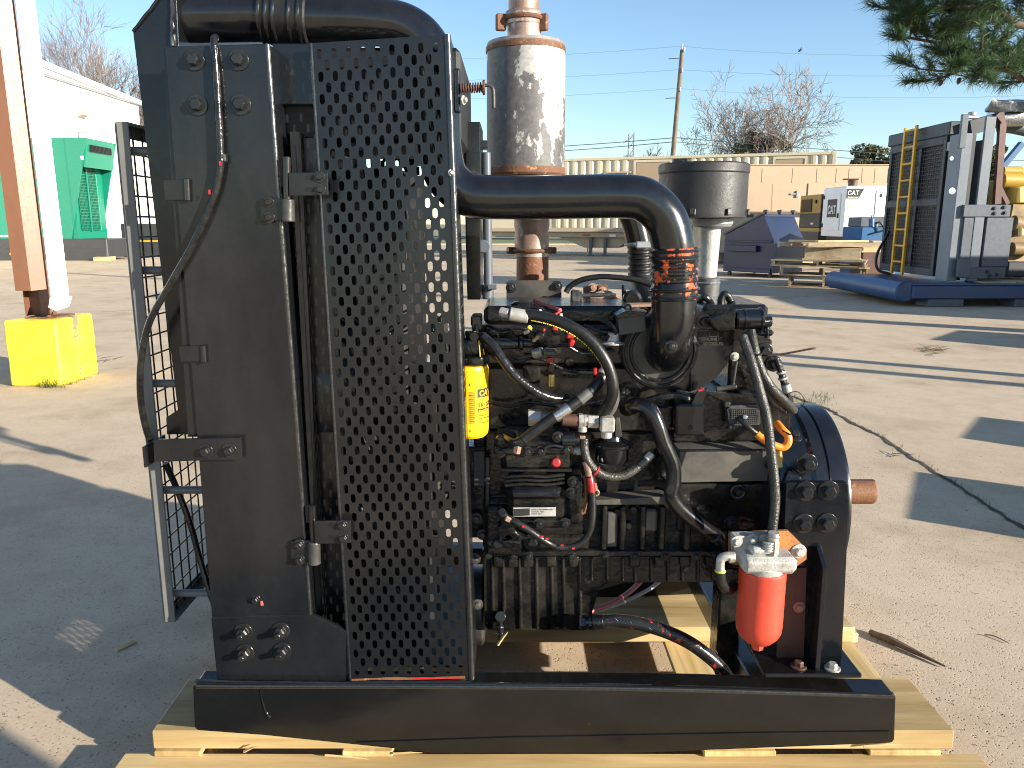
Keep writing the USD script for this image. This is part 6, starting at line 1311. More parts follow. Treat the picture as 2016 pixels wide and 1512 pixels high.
part(cn_, 'coupling', cyl(P(1546, 757, 2.055), P(1551, 772, 2.055), .0125, 14), 'zinc')
part(cn_, 'zip_loop', ptube([(1552, 773, 2.05), (1572, 772, 2.03), (1584, 790, 2.03), (1572, 806, 2.04)], .0012, 5, 8), 'black_bolt')

# connector and box on the side panel
bxc = part(pu, 'bracket_box', [pbx(1333, 797, 1386, 858, 2.03, 2.075, .005)], 'black_gloss')
part(bxc, 'box_hole', plug(1359, 842, 2.0295, .0065, .0005), 'black_interior')
part(bxc, 'bracket_arm', [plate([(1362, 795), (1372, 772), (1384, 770), (1392, 764), (1388, 776), (1384, 796)], 2.04, .008)], 'black_gloss', 20)
part(bxc, 'red_seal', [cyl(P(1374, 770, 2.045), P(1386, 766, 2.045), .0045, 10)], 'plug_red')
part(pu, 'harness', ptube([(1275, 789, 2.06), (1300, 782, 2.05), (1330, 779, 2.05), (1352, 784, 2.05), (1358, 795, 2.06)], .010, 10, 6), 'rubber_wet')
ec = part(pu, 'ecm_connector', [plate([(1432, 806), (1440, 799), (1492, 797), (1496, 802), (1497, 836), (1436, 838)], 2.03, .03, .003)], 'plastic_black', 20)
g_ = ppoly([(1438, 804), (1491, 802), (1492, 833), (1440, 835)], 2.0285); x0, z0, x1, z1 = g_.bounds
hs = [Point(x, z).buffer(.0021, quad_segs=2) for x in np.arange(x0 + .003, x1 - .002, .0053) for z in np.arange(z0 + .003, z1 - .002, .0053)]
part(ec, 'pin_grid', extrude_xz(g_.difference(unary_union(hs)), 2.0265, 2.0299), 'plastic_black', False)
part(ec, 'jack_bolt', [cyl(P(1467, 821, 2.027), P(1467, 821, 2.016), .0065, 14, .001), cyl(P(1467, 821, 2.016), P(1467, 821, 2.012), .0035, 10)], 'bright_steel')
part(ec, 'frame_lug', [pbx(1427, 792, 1438, 802, 2.02, 2.04, .002), pbx(1436, 838, 1448, 846, 2.02, 2.04, .002)], 'black_dusty')
part(pu, 'black_cable', ptube([(1455, 826, 2.02), (1470, 838, 2.005), (1485, 850, 2.0), (1500, 862, 2.0)], .0062, 10, 6), 'rubber')
part(pu, 'orange_cable', ptube([(1496, 860, 2.0), (1508, 868, 1.99), (1522, 876, 1.985), (1540, 881, 1.985), (1551, 873, 1.985), (1551, 858, 1.99), (1540, 846, 2.0), (1530, 834, 2.03)], .0105, 12, 8), 'orange_cable')
part(pu, 'orange_cable', ptube([(1490, 854, 2.0), (1500, 863, 1.995), (1512, 870, 1.99)], .0098, 12, 6), 'orange_cable')
part(pu, 'cable_tie', ring(P(1549, 851, 1.99), (.4, 0, 1), .0125, .002, 16, 6), 'black_bolt')
vf = part(pu, 'rear_fitting', [cyl(P(1533, 886, 2.0), P(1534, 902, 2.0), .0085, 12), lathe([(.0095, 0), (.0095, .01)], P(1534, 902, 2.0), (0, 0, -1), 6)], 'brass')
part(vf, 'white_nut', cyl(P(1534, 909, 2.0), P(1535, 916, 2.0), .008, 12), 'zinc')
part(vf, 'yellow_ring', cyl(P(1535, 915, 2.0), P(1535, 919, 2.0), .0095, 14), 'print_yellow')
part(vf, 'fitting_hose', ptube([(1535, 919, 2.0), (1533, 945, 2.0), (1528, 990, 2.03)], .0085, 10), 'rubber_grey')

# long braided hoses at right
def hose(pts, r_, m='braid', n=12, par=None, nm='hose'): return part(par or pu, nm, ptube(pts, r_, n, 8), m)
hose([(1462, 662, 1.99), (1472, 690, 1.97), (1482, 720, 1.95), (1496, 770, 1.93), (1509, 820, 1.915), (1517, 880, 1.90), (1524, 940, 1.885), (1526, 990, 1.875), (1521, 1040, 1.865), (1521, 1056, 1.865)], .0125)
hose([(1478, 652, 2.02), (1486, 690, 1.99), (1499, 730, 1.98), (1518, 762, 1.98), (1545, 790, 2.0), (1562, 808, 2.03)], .0125)
hose([(1488, 715, 2.0), (1500, 752, 1.99), (1520, 788, 2.0), (1545, 810, 2.04)], .008)
part(pu, 'hose_tie', ring(P(1475, 695, 1.975), (.25, 0, -1), .0148, .0025, 16, 6), 'black_bolt')
part(pu, 'hose_tie', ring(P(1490, 697, 1.985), (.3, 0, -1), .0145, .0025, 16, 6), 'black_bolt')

# big curved coolant pipe
cpip = part(pu, 'coolant_pipe', ptube([(1238, 800, 2.03), (1256, 797, 2.01), (1279, 806, 1.99), (1293, 832, 1.98), (1306, 872, 1.975), (1324, 915, 1.975), (1326, 950, 1.975), (1322, 974, 1.975), (1338, 1000, 1.98), (1372, 1030, 1.99), (1412, 1058, 2.01)], pr(1300, 900, 1.98, 15.5), 18, 8), 'black_gloss')
part(cpip, 'end_fitting', [cyl(P(1232, 803, 2.05), P(1246, 798, 2.02), .024, 18), ring(P(1240, 790, 2.02), FY, .008, .0025, 14, 6), cyl(P(1404, 1052, 2.0), P(1414, 1060, 2.015), .022, 16)], 'black_cast')
# hose set in the middle
hose([(1036, 620, 2.0), (1060, 622, 1.99), (1110, 636, 1.97), (1155, 663, 1.955), (1188, 702, 1.945), (1204, 742, 1.945), (1206, 775, 1.95), (1196, 800, 1.97), (1178, 818, 2.0)], .0148, 'rubber', 16)
hp_ = [(1046, 631), (1062, 634), (1085, 640), (1110, 650), (1140, 668), (1166, 692), (1186, 722), (1196, 752), (1198, 780), (1188, 800)]
pp = spline([P(a, b, 1.955 if 0 < i < 9 else 1.965) - (0, .003, 0) for i, (a, b) in enumerate(hp_)], 24)
pr_ = []
for i in range(0, len(pp) - 3, 4):
    k = 2 + (i // 4) % 3 // 2
    pr_.append(sweep(pp[i:i + k + 1], .0017, 5))
part(pu, 'hose_print', pr_, 'print_yellow', False, kind='stuff')
part(pu, 'hose_fitting', [cyl(P(1003, 618, 2.0), P(1040, 624, 2.0), .0175, 16, .002), cyl(P(985, 614, 2.01), P(1003, 618, 2.0), .013, 12)], 'zinc')
hose([(1208, 757, 1.975), (1209, 790, 1.98), (1198, 812, 2.0), (1180, 824, 2.02)], .0135, 'rubber_grey')
hose([(950, 662, 1.99), (970, 680, 1.98), (988, 706, 1.97), (1010, 735, 1.965), (1038, 760, 1.965), (1065, 776, 1.97), (1090, 784, 1.98), (1116, 784, 2.0)], .0128, 'rubber_wet', 14)
hose([(1194, 730, 2.0), (1182, 748, 1.985), (1160, 772, 1.97), (1120, 802, 1.955), (1075, 832, 1.945), (1030, 866, 1.945)], .0145, 'rubber', 16)
part(pu, 'hose_sleeve', ptube([(1160, 772, 1.9695), (1150, 780, 1.965), (1140, 788, 1.961)], .0152, 14, 4), 'rubber_grey')
part(pu, 'hose_sleeve', ptube([(1120, 802, 1.9548), (1106, 812, 1.951), (1092, 821, 1.948)], .0152, 14, 4), 'bright_steel', label='pale painted highlight on the hose')  # bright sleeve painted in as a highlight along the hose
part(pu, 'hose_fitting', [cyl(P(1186, 738, 1.99), P(1198, 722, 2.0), .0155, 14, .002)], 'zinc')
part(pu, 'red_mark', rough(bx(*(P(1172, 731, 1.99)[0] + np.array([-.005, .004])), 1.985, 1.995, *(P(1172, 731, 1.99)[2] + np.array([-.009, .009])), .002), .001, 90), 'plug_red', False)
ht = part(pu, 'hose_elbow', [ptube([(1030, 866, 1.945), (1018, 872, 1.95), (1008, 868, 1.965), (996, 862, 1.99)], .015, 12, 5)], 'black_bolt')
part(ht, 'elbow_nut', [lathe([(.011, 0), (.011, .022)], P(1020, 876, 1.945), (-.2, 0, -1), 6)], 'rust_tan')
# zinc fittings run
zf = part(pu, 'zinc_fittings', [lathe([(.023, 0), (.023, .034)], P(1040, 822, 2.0), (1, 0, 0), 6), cyl(P(1066, 822, 2.0), P(1110, 822, 2.0), .012, 14)], 'zinc')
part(zf, 'brown_nipple', cyl(P(1106, 826, 1.985), P(1140, 828, 1.985), .0165, 16), 'rust_dark')
part(zf, 'hex_nut', lathe([(.020, 0), (.020, .012)], P(1139, 828, 1.985), (1, 0, 0), 6), 'zinc')
part(zf, 'coupling', cyl(P(1149, 828, 1.985), P(1157, 828, 1.985), .016, 16), 'zinc')
part(zf, 'hex_nut', lathe([(.019, 0), (.019, .028)], P(1157, 829, 1.985), (1, 0, 0), 6), 'zinc')
part(zf, 'elbow', [bx(*sorted((P(1180, 830, 1.98)[0], P(1209, 830, 1.98)[0])), 1.955, 1.995, P(1190, 848, 1.98)[2], P(1190, 819, 1.98)[2], .005), cyl(P(1194, 846, 1.975), P(1194, 862, 1.975), .0145, 16, .002)], 'zinc')
part(zf, 'tee_stub', [cyl(P(1147, 838, 1.985), P(1147, 850, 1.985), .0125, 14, .002)], 'zinc')
part(zf, 'brass_stub', [bx(*sorted((P(1136, 858, 2.0)[0], P(1152, 858, 2.0)[0])), 1.99, 2.02, P(1140, 872, 2.0)[2], P(1140, 856, 2.0)[2], .002)], 'rust_tan')
part(pu, 'throttle_cup', [lathe([(.052, 0), (.054, .004), (.054, .010), (.048, .013), (.03, .02), (.02, .05), (.014, .07)], P(1205, 878, 2.04), (0, 0, 1), 30), lathe([(.045, -.04), (.047, 0)], P(1205, 878, 2.04), (0, 0, 1), 26)], 'black_gloss')
part(pu, 'throttle_rod', [hull([P(1213, 822, 2.0), P(1220, 822, 2.0), P(1225, 860, 2.0), P(1211, 860, 2.0), P(1213, 822, 2.02), P(1225, 860, 2.02)])], 'black_dusty')
ebolt(pu, [(1190, 902)], 2.02, 15, 'zinc')

# air compressor / pump
pm_ = part(pu, 'air_compressor', [rough(pbx(988, 862, 1128, 928, 1.985, 2.12, .012), .003, 24, 3, 3), rough(pbx(1000, 960, 1118, 1028, 1.99, 2.12, .016), .003, 20, 4, 3)], 'black_cast', 40)
part(pm_, 'head_plate', [rough(pbx(972, 880, 1130, 896, 1.975, 2.1, .005), .002, 40, 4, 2)], 'black_cast', 40)
part(pm_, 'head_plate', [rough(pbx(985, 924, 1126, 930, 1.978, 2.1, .002), .0015, 40, 5, 2)], 'black_cast', 40)
for k, y_ in enumerate((937, 945, 953)): part(pm_, 'cooling_fin', rough(tube([P(993, y_ + 2, 1.985), P(1030, y_, 1.982), P(1075, y_ + 1, 1.983), P(1111, y_ - 3, 1.985)], .0045, 8, 8), .0025, 50, k), 'black_cast', 40)
part(pm_, 'crankcase', rough(pbx(996, 956, 1114, 992, 1.978, 2.1, .02), .003, 22, 9, 3), 'black_gloss', 50)
npl = part(pm_, 'nameplate', pbx(1008, 998, 1096, 1018, 1.972, 1.99, .002), 'black_cast')
part(npl, 'plate_face', plate([(1010, 999.5), (1094, 998.5), (1094, 1016.5), (1010, 1017.5)], 1.9705, .0012), 'cast_alu', False)
part(npl, 'dark_half', plate([(1011, 1002), (1043, 1001), (1043, 1015), (1011, 1016.5)], 1.9697, .0006), 'print_black', False)
for k, (tx_, w_) in enumerate((('MODEL & AIR COMPRESSOR', 42), ('SERIAL NO', 24), ('PART NO', 20))):
    part(npl, 'lettering', pix_text(tx_, 1046, 1004.2 + k * 4.6, 1046 + w_, 1.9704, .0003, False), 'print_black', False)
part(pm_, 'mount_flange', [rough(pbx(985, 1022, 1125, 1040, 1.985, 2.1, .005), .002, 40, 6, 2)], 'black_cast', 40)
part(pm_, 'red_plug', [rough(cyl(P(1094, 911, 1.984), P(1095, 911, 1.962), .0125, 14, .003), .0015, 80, 3, 1)], 'plug_red', 40)
part(pm_, 'white_cap', [cyl(P(1128, 887, 2.0), P(1134, 887, 2.0), .010, 14), cyl(P(1134, 887, 2.0), P(1148, 887, 2.0), .0125, 14, .002)], 'cast_alu')
part(pm_, 'pump_outlet', [cyl(P(1105, 866, 1.99), P(1132, 864, 1.99), .020, 18), cyl(P(1130, 866, 1.99), P(1142, 866, 1.99), .012, 12)], 'black_gloss')
part(pm_, 'adapter', rough(pbx(975, 858, 1020, 884, 1.97, 2.05, .008), .003, 40, 7, 2), 'black_cast', 40)
ebolt(pm_, [(1098, 860), (1038, 889), (1064, 888), (985, 890), (1115, 885), (1000, 1030), (1060, 1031), (1112, 1030), (1128, 948), (1124, 970)], 1.98, 12)
part(pm_, 'casting_loop', [ptube([(1070, 895, 1.972), (1075, 881, 1.97), (1090, 877, 1.97), (1108, 880, 1.972)], .0042, 8, 6)], 'black_gloss')
part(pm_, 'side_casting', [rough(pbx(1116, 940, 1150, 1035, 2.0, 2.1, .012), .004, 26, 8, 3)], 'black_cast', 40)
part(pu, 'orange_strap', [ptube([(1151, 936, 1.98), (1154, 965, 1.975), (1152, 1000, 1.985), (1146, 1008, 1.99)], .0045, 6, 6), rough(plate([(1142, 1000), (1152, 996), (1154, 1010), (1146, 1014)], 1.985, .004), .001, 60)], 'rust_orange', 40)
part(pu, 'tube_bracket', [hull([P(1166, 938, 1.99), P(1172, 936, 1.99), P(1178, 970, 1.99), P(1168, 978, 1.99), P(1172, 980, 1.99), P(1166, 938, 2.01), P(1178, 970, 2.01), P(1170, 980, 2.01)]), ring(P(1173, 970, 1.985), FY, .008, .003, 14, 6)], 'rust_tan')
hose([(1150, 864, 1.985), (1151, 885, 1.98), (1156, 905, 1.975), (1172, 926, 1.97), (1196, 938, 1.97), (1222, 938, 1.975), (1245, 928, 1.98), (1264, 912, 1.99)], .0115)
part(pu, 'hose_fitting', [cyl(P(1258, 918, 1.985), P(1272, 905, 1.99), .012, 12)], 'black_bolt')
part(pu, 'hose_fitting', [cyl(P(1272, 905, 1.99), P(1284, 893, 1.995), .0105, 12, .002)], 'zinc')
part(pu, 'red_clip', [ring(P(1173, 928, 1.97), (.75, 0, -.6), .0128, .0035, 16, 6)], 'plug_red')
hose([(1004, 1022, 1.965), (1018, 1030, 1.955), (1040, 1043, 1.95), (1062, 1058, 1.95), (1085, 1072, 1.955), (1110, 1078, 1.955), (1135, 1074, 1.955), (1155, 1058, 1.955), (1165, 1030, 1.955), (1167, 990, 1.96), (1164, 950, 1.965), (1158, 925, 1.97)], .0092, 'rubber', 12)
part(pu, 'hose_sleeve', ptube([(1165.2, 968, 1.961), (1163.5, 952, 1.963), (1161, 940, 1.966)], .0100, 12, 4), 'plug_red')
part(pu, 'hose_sleeve', ptube([(1160.5, 937, 1.9667), (1157, 920, 1.971), (1153, 908, 1.976)], .0102, 12, 4), 'rust_tan')
for q in ((1031, 1037), (1067, 1057), (1077, 1061), (1107, 1074), (1129, 1080)): part(pu, 'paint_fleck', rough(bx(*(P(*q, 1.941)[0] + np.array([-.004, .004])), 1.9405, 1.943, *(P(*q, 1.941)[2] + np.array([-.002, .003]))), .001, 90, q[0]), 'plug_red', False)
part(pu, 'hose_fitting', [cyl(P(993, 1019, 1.97), P(1008, 1025, 1.962), .0115, 12), cyl(P(984, 1006, 1.985), P(994, 1020, 1.97), .014, 12)], 'black_bolt')
part(pu, 'fitting_nut', [obx(P(1000, 1022, 1.958), (.9, 0, -.4), (0, 1, 0), (.4, 0, .9), (.016, .012, .014), .002)], 'rust_tan')
part(pu, 'lever_bracket', [rough(plate([(980, 1040), (1000, 1028), (1020, 1052), (1040, 1060), (1015, 1065), (1000, 1050), (985, 1068)], 1.995, .02), .002, 40, 3, 1)], 'black_cast', 30)
part(pu, 'side_boss', [rough(pbx(955, 1060, 1030, 1096, 2.02, 2.06, .01), .003, 30, 12, 2), rough(pbx(1045, 1055, 1160, 1084, 2.04, 2.06, .008), .003, 30, 13, 2)], 'black_cast', 40)

# ---- yellow fuel filter with wrapped label
fx, fyy = P(927, 800, 2.02)[0], 2.02
fr_ = pr(927, 800, 2.02, 35)
fz = lambda py: P(930, py, fyy - fr_)[2]
ff = part(pu, 'fuel_filter', lathe([(fr_ * .55, fz(868)), (fr_ * .82, fz(866)), (fr_ * .96, fz(860)), (fr_, fz(850)), (fr_, fz(734)), (fr_ * 1.02, fz(731)), (fr_ * .95, fz(724)), (fr_ * .6, fz(722))], (fx, fyy, 0), (0, 0, 1), 40), 'filter_yellow')
def wrap(poly_or_mesh, mat_, nm, off=.0007, depth=.0005):
    """flat print (metres around, height z) laid round the filter; 0 faces the camera"""
    m = poly_or_mesh if isinstance(poly_or_mesh, trimesh.Trimesh) else cat([trimesh.creation.extrude_polygon(g, depth, engine='earcut') for g in getattr(poly_or_mesh, 'geoms', [poly_or_mesh])])
    m = m.subdivide_to_size(.006, max_iter=8); v = m.vertices; th = v[:, 0] / fr_; rr = fr_ + off + v[:, 2]
    m.vertices = np.c_[fx + rr * np.sin(th), fyy - rr * np.cos(th), v[:, 1]]
    part(ff, nm, m, mat_, False)
def th_px(px): return fr_ * math.asin(max(-1, min(1, (px - 927) / 35.0)))
def rect(px0, py0, px1, py1): return sbox(th_px(px0), fz(py1), th_px(px1), fz(py0))
def wtext(s, px0, py0, h, mat_='print_black', nm='lettering', off=.0007, bold=True, sx=1.0):
    m = meshkit.text_mesh(s, h, .0004, bold); v = m.vertices; m.vertices = np.c_[th_px(px0) + v[:, 0] * sx, fz(py0) + v[:, 1], v[:, 2]]; wrap(m, mat_, nm, off)
wrap(sbox(th_px(942), fz(784), th_px(942) + .04, fz(767)), 'print_black', 'logo_panel')
wtext('CAT', 944.5, 781, .0145, 'filter_yellow', 'logo', .0014)
wtext('1R-0750', 941.5, 803, .0115, sx=.9)
wrap(sbox(th_px(942), fz(813), th_px(942) + .04, fz(806)), 'print_black', 'label_band')
wtext('Fuel Filter', 943, 812, .0055, 'filter_yellow', 'lettering', .0014, True)
for k, s_ in enumerate(('Advanced', 'High Efficiency')): wtext(s_, 943, 821 + k * 6, .0042, bold=False)
wtext('CATERPILLAR', 942, 836, .0042, bold=False)
for k in range(24): y_ = 772 + k * 2.6; wrap(rect(926, y_, 937, y_ + (.8 + .9 * ((k * 7) % 3) / 2)), 'print_black', 'barcode_line') if k % 1 == 0 else None
wrap(Polygon([(th_px(900), fz(768)), (th_px(920), fz(768)), (th_px(912), fz(784)), (th_px(900), fz(784))]), 'print_black', 'label_band')
wrap(rect(900, 806, 921, 814), 'print_black', 'label_band')
wtext('1', 914, 801, .008)
for y_ in (756, 846): wtext('I', 926, y_ + 4, .006); 
fh = part(pu, 'filter_head', [rough(cyl((fx + .01, fyy, fz(722)), (fx + .01, fyy, fz(705)), fr_ * .92, 24, .004), .002, 60, 1, 1), rough(bx(fx - .025, fx + .03, fyy - .03, fyy + .04, fz(705), fz(668), .008), .003, 50, 2, 2), cyl((fx + .005, fyy - .005, fz(668)), (fx + .005, fyy - .005, fz(655)), .018, 14)], 'black_cast', 40)
part(fh, 'yellow_drip', [tube([(fx + .024, fyy - .033, fz(672)), (fx + .026, fyy - .034, fz(690)), (fx + .027, fyy - .033, fz(704))], .0016, 6), tube([(fx + .035, fyy - .02, fz(690)), (fx + .037, fyy - .022, fz(702))], .0016, 6)], 'filter_yellow')
part(fh, 'banjo_fitting', [cyl(P(940, 664, 2.0), P(955, 664, 1.99), .013, 14), lathe([(.012, 0), (.012, .012)], P(934, 662, 1.985), FY, 6)], 'black_gloss')
part(fh, 'bracket', [pbx(928, 622, 948, 650, 2.03, 2.1, .003), cyl(P(938, 655, 2.02), P(938, 640, 2.02), .006, 10)], 'black_gloss')

# ---- flywheel housing, shaft, rear mount
yc, zc, R_ = 2.2, P(1700, 968, 2.2)[2], .265
fw = part(pu, 'flywheel_housing', [lathe([(.20, .70), (R_ - .012, .715), (R_ - .010, .80), (R_ - .002, .808), (R_ - .001, .838), (R_ - .006, .8405), (R_ - .006, .8425), (R_, .845), (R_ + .002, .885), (R_ - .002, .896), (.05, .898)], (0, yc, zc), (1, 0, 0), 72)], 'black_gloss', 25)
for a_ in (195, 215, 236, 258):
    aa_ = math.radians(a_); p = np.array([.765, yc + math.cos(aa_) * 0, zc]); n_ = np.array([0, math.cos(aa_), -math.sin(aa_)])
    part(fw, 'bolt', hexbolt(np.array([.775, yc, zc]) + n_ * (R_ - .012), n_, .022), 'black_bolt')
part(fw, 'housing_ear', rough(hull([P(1552, 925, 1.97), P(1590, 945, 1.96), P(1545, 948, 1.96), P(1552, 925, 2.06), P(1590, 945, 2.06), P(1545, 948, 2.06)]), .002, 40, 1, 2), 'black_cast', 40)
sh_ = part(pu, 'output_shaft', lathe([(.036, 0), (.036, .003), (.036, .183), (.033, .188), (.0, .189)], (.886, yc, zc), (1, 0, 0), 32), 'rust_orange')
part(sh_, 'keyway', bx(.99, 1.0745, yc - .008, yc + .008, zc + .030, zc + .0365), 'rust_dark', False)
mt_ = part(pu, 'rear_mount', plate([(1548, 951), (1669, 951), (1671, 1000), (1656, 1312), (1534, 1312)], 1.925, .022, .004), 'black_panel', 20)
bolts(mt_, [(1585, 966), (1630, 965), (1581, 1030), (1627, 1029)], 1.925, 22)
bolts(fw, [(1588, 912)], 1.955, 22)
zb0 = P(1540, 1318, 1.90)[2]
gx = P(1612, 1200, 1.88)[0]
part(mt_, 'gusset', hull([(gx + dx, y, z) for dx in (-.006, .006) for y, z in ((1.924, P(1612, 1078, 1.924)[2]), (1.915, P(1612, 1074, 1.915)[2]), (1.862, P(1622, 1120, 1.862)[2]), (1.855, zb0 + .002), (1.924, zb0 + .002))]), 'black_panel', 20)
ft = part(mt_, 'foot_plate', bx(P(1500, 1330, 1.86)[0], P(1690, 1330, 1.86)[0], 1.84, 2.12, zr + .001, zr + .014, .003), 'black_rail')
part(mt_, 'foot_bolt', hexbolt((P(1636, 1325, 1.87)[0], 1.865, zr + .014), (0, 0, 1), .022), 'zinc')
part(mt_, 'foot_bolt', hexbolt((P(1572, 1330, 1.87)[0], 1.875, zr + .014), (0, 0, 1), .022), 'rust_dark')
part(mt_, 'rust_plate', plate([(1535, 1122), (1588, 1118), (1582, 1302), (1530, 1304)], 1.918, .0065), 'rust_dark', False, label='dark rust stained plate')
for q in ((1573, 1195),): part(mt_, 'stud', hexbolt(P(*q, 1.918), FY, .017), 'rust_tan')
part(pu, 'block_foot', [pbx(1425, 1046, 1535, 1120, 2.05, 2.3, .006), pbx(1420, 1120, 1452, 1330, 2.12, 2.2, .004)], 'black_engine')

# ---- red oil filter and its head
fb = part(pu, 'filter_bracket', plate([(1436, 1050), (1552, 1045), (1588, 1081), (1588, 1101), (1556, 1124), (1545, 1124), (1436, 1110)], 1.893, .01), 'rust_bright', 20)
part(fb, 'bolt', hexbolt(P(1572, 1085, 1.893), FY, .021), 'cast_alu')
rx, ry2 = P(1496, 1200, 1.865)[0], 1.865
rz = lambda py: P(1496, py, 1.865 - .05)[2]
rr_ = pr(1496, 1200, 1.865, 44.5)
rf = part(pu, 'oil_filter', lathe([(rr_ * .3, rz(1284)), (rr_ * .62, rz(1279)), (rr_ * .86, rz(1268)), (rr_ * .97, rz(1258)), (rr_, rz(1244)), (rr_, rz(1141)), (rr_ * .97, rz(1136)), (rr_ * .6, rz(1135))], (rx, ry2, 0), (0, 0, 1), 44), 'filter_red')
part(rf, 'drain_nut', [lathe([(.021, rz(1284)), (.021, rz(1279))], (rx, ry2, 0), (0, 0, 1), 18), lathe([(.015, rz(1297)), (.017, rz(1284))], (rx, ry2, 0), (0, 0, 1), 6)], 'filter_red')
fh2 = part(pu, 'filter_head', [rough(bx(rx - .066, rx + .070, ry2 - .055, ry2 + .02, rz(1132), rz(1098), .012), .002, 40, 2, 2), lathe([(rr_ * .9, rz(1138)), (rr_ * .98, rz(1134)), (rr_ * .98, rz(1124)), (rr_ * .8, rz(1118))], (rx, ry2, 0), (0, 0, 1), 12), plate([(1444, 1056), (1530, 1053), (1532, 1100), (1446, 1106)], 1.86, .03, .004), rough(bx(rx - .045, rx + .02, ry2 - .04, ry2 + .02, rz(1099), rz(1082), .008), .002, 40, 3, 2)], 'cast_alu', 40)
for q in ((1450, 1066), (1481, 1062), (1505, 1062)): part(fh2, 'bolt', hexbolt(P(*q, 1.858), FY, .016), 'cast_alu')
part(fh2, 'spring_post', [cyl((rx, ry2 - .03, rz(1090)), (rx, ry2 - .03, rz(1072)), .013, 14)] + [ring((rx, ry2 - .03, rz(1088 - 5 * k)), (0, 0, 1), .0145, .002, 18, 6) for k in range(4)], 'cast_alu')
ofx, ofy = P(1521, 1080, 1.835)[0], 1.835
oz = lambda py: P(1521, py, 1.835)[2]
of = part(fh2, 'outlet_fitting', [lathe([(.0135, oz(1062)), (.0135, oz(1048))], (ofx, ofy, 0), (0, 0, 1), 20), lathe([(.015, oz(1090)), (.016, oz(1076)), (.016, oz(1066)), (.013, oz(1062))], (ofx, ofy, 0), (0, 0, 1), 6), lathe([(.012, oz(1128)), (.014, oz(1112)), (.011, oz(1108)), (.016, oz(1102)), (.013, oz(1090))], (ofx, ofy, 0), (0, 0, 1), 12)], 'zinc')
part(of, 'brass_nut', lathe([(.0145, oz(1070)), (.0145, oz(1063))], (ofx, ofy, 0), (0, 0, 1), 6), 'brass')
part(of, 'hose_clamp', [ring((ofx, ofy, oz(1054)), (0, 0, 1), .0138, .003, 20, 6)], 'bright_steel')
li = part(fh2, 'inlet_elbow', [ptube([(1446, 1096, 1.84), (1432, 1095, 1.84), (1420, 1100, 1.84), (1418, 1114, 1.84), (1418, 1122, 1.84)], .0115, 12, 6), lathe([(.0135, 0), (.0135, .014)], P(1446, 1097, 1.84), (-1, 0, 0), 6)], 'zinc')
part(li, 'yellow_ring', ring(P(1418, 1124, 1.84), (0, 0, 1), .0115, .003, 16, 6), 'print_yellow')
part(li, 'elbow_hose', ptube([(1418, 1124, 1.84), (1420, 1145, 1.845), (1428, 1158, 1.86), (1440, 1160, 1.88), (1444, 1150, 1.9)], .0125, 12, 6), 'rubber')

# ---- lower hose and loose cables
lh = part(pu, 'drain_hose', ptube([(1180, 1224, 1.98), (1215, 1222, 1.97), (1260, 1228, 1.96), (1310, 1243, 1.95), (1355, 1264, 1.945), (1392, 1290, 1.94), (1420, 1316, 1.94), (1440, 1345, 1.94)], .0185, 16, 8), 'rubber_red')
part(lh, 'end_fitting', [lathe([(.019, 0), (.019, .022)], P(1140, 1225, 2.0), (1, 0, 0), 6), cyl(P(1156, 1225, 1.995), P(1172, 1224, 1.985), .017, 16), lathe([(.021, 0), (.021, .02)], P(1158, 1225, 1.992), (1, 0, 0), 6), cyl(P(1168, 1224, 1.985), P(1190, 1223, 1.978), .0205, 16, .002)], 'black_gloss')
for i in range(16):
    t_ = i / 15; q = np.array([1180 + 240 * t_ + er.uniform(-6, 6), 1216 + 8 * math.sin(t_ * 3) + 75 * t_ ** 2.1 + er.uniform(-8, 10)])
    a_ = P(q[0], q[1], 1.94); part(lh, 'paint_scratch', tube([a_ + (0, -.006, 0), a_ + (er.uniform(-.012, .012), -.006, er.uniform(-.012, .012))], .0006, 4), 'rubber_grey')
part(pu, 'loose_cable', ptube([(1160, 1204, 2.2), (1200, 1190, 2.25), (1230, 1172, 2.3), (1256, 1150, 2.36), (1270, 1130, 2.38)], .008, 10, 6), 'wire_pink')
part(pu, 'loose_cable', ptube([(1165, 1206, 2.22), (1215, 1190, 2.27), (1260, 1170, 2.32), (1292, 1150, 2.36), (1310, 1130, 2.38)], .0065, 10, 6), 'wire_grey')

# ================================================================== WOODEN SKID UNDER THE UNIT
ps = thing('timber_skid', 'fresh yellow pine timber skid carrying the black power unit', 'pallet', (.1, 2.2, 0))
def timber(nm, m, mt='pine_x', sd=0): return part(ps, nm, rough(m, .0012, 9, sd, 2), mt, 20)
timber('plank', bx(-.995, 1.222, 1.905, 2.165, .092, .1495, .004), sd=1)
timber('plank', bx(-1.0, 1.19, 2.466, 2.765, .092, .1495, .004), sd=2)
timber('plank', bx(-1.0, 1.15, 2.80, 3.0, .092, .1495, .004), sd=3)
timber('plank', bx(-1.08, 1.30, 1.60, 1.915, .036, .0735, .004), sd=4)
timber('plank', bx(-1.05, 1.25, 2.56, 2.80, .036, .0735, .004), sd=5)
timber('runner', bx(-1.02, -.90, 1.70, 2.98, .0, .0355, .003), 'pine_y', 16)
timber('runner', bx(1.0, 1.15, 1.70, 2.98, .0, .0355, .003), 'pine_y', 17)
timber('stringer', bx(-.99, -.86, 1.895, 2.98, .0745, .0915, .003), 'pine_y', 6)
timber('stringer', bx(-.47, -.33, 1.895, 2.98, .0745, .0915, .003), 'pine_y', 7)
timber('stringer', bx(.53, .73, 1.895, 2.98, .0745, .0915, .003), 'pine_y', 8)
timber('stringer', bx(.99, 1.188, 1.90, 2.98, .0745, .0915, .003), 'pine_y', 9)
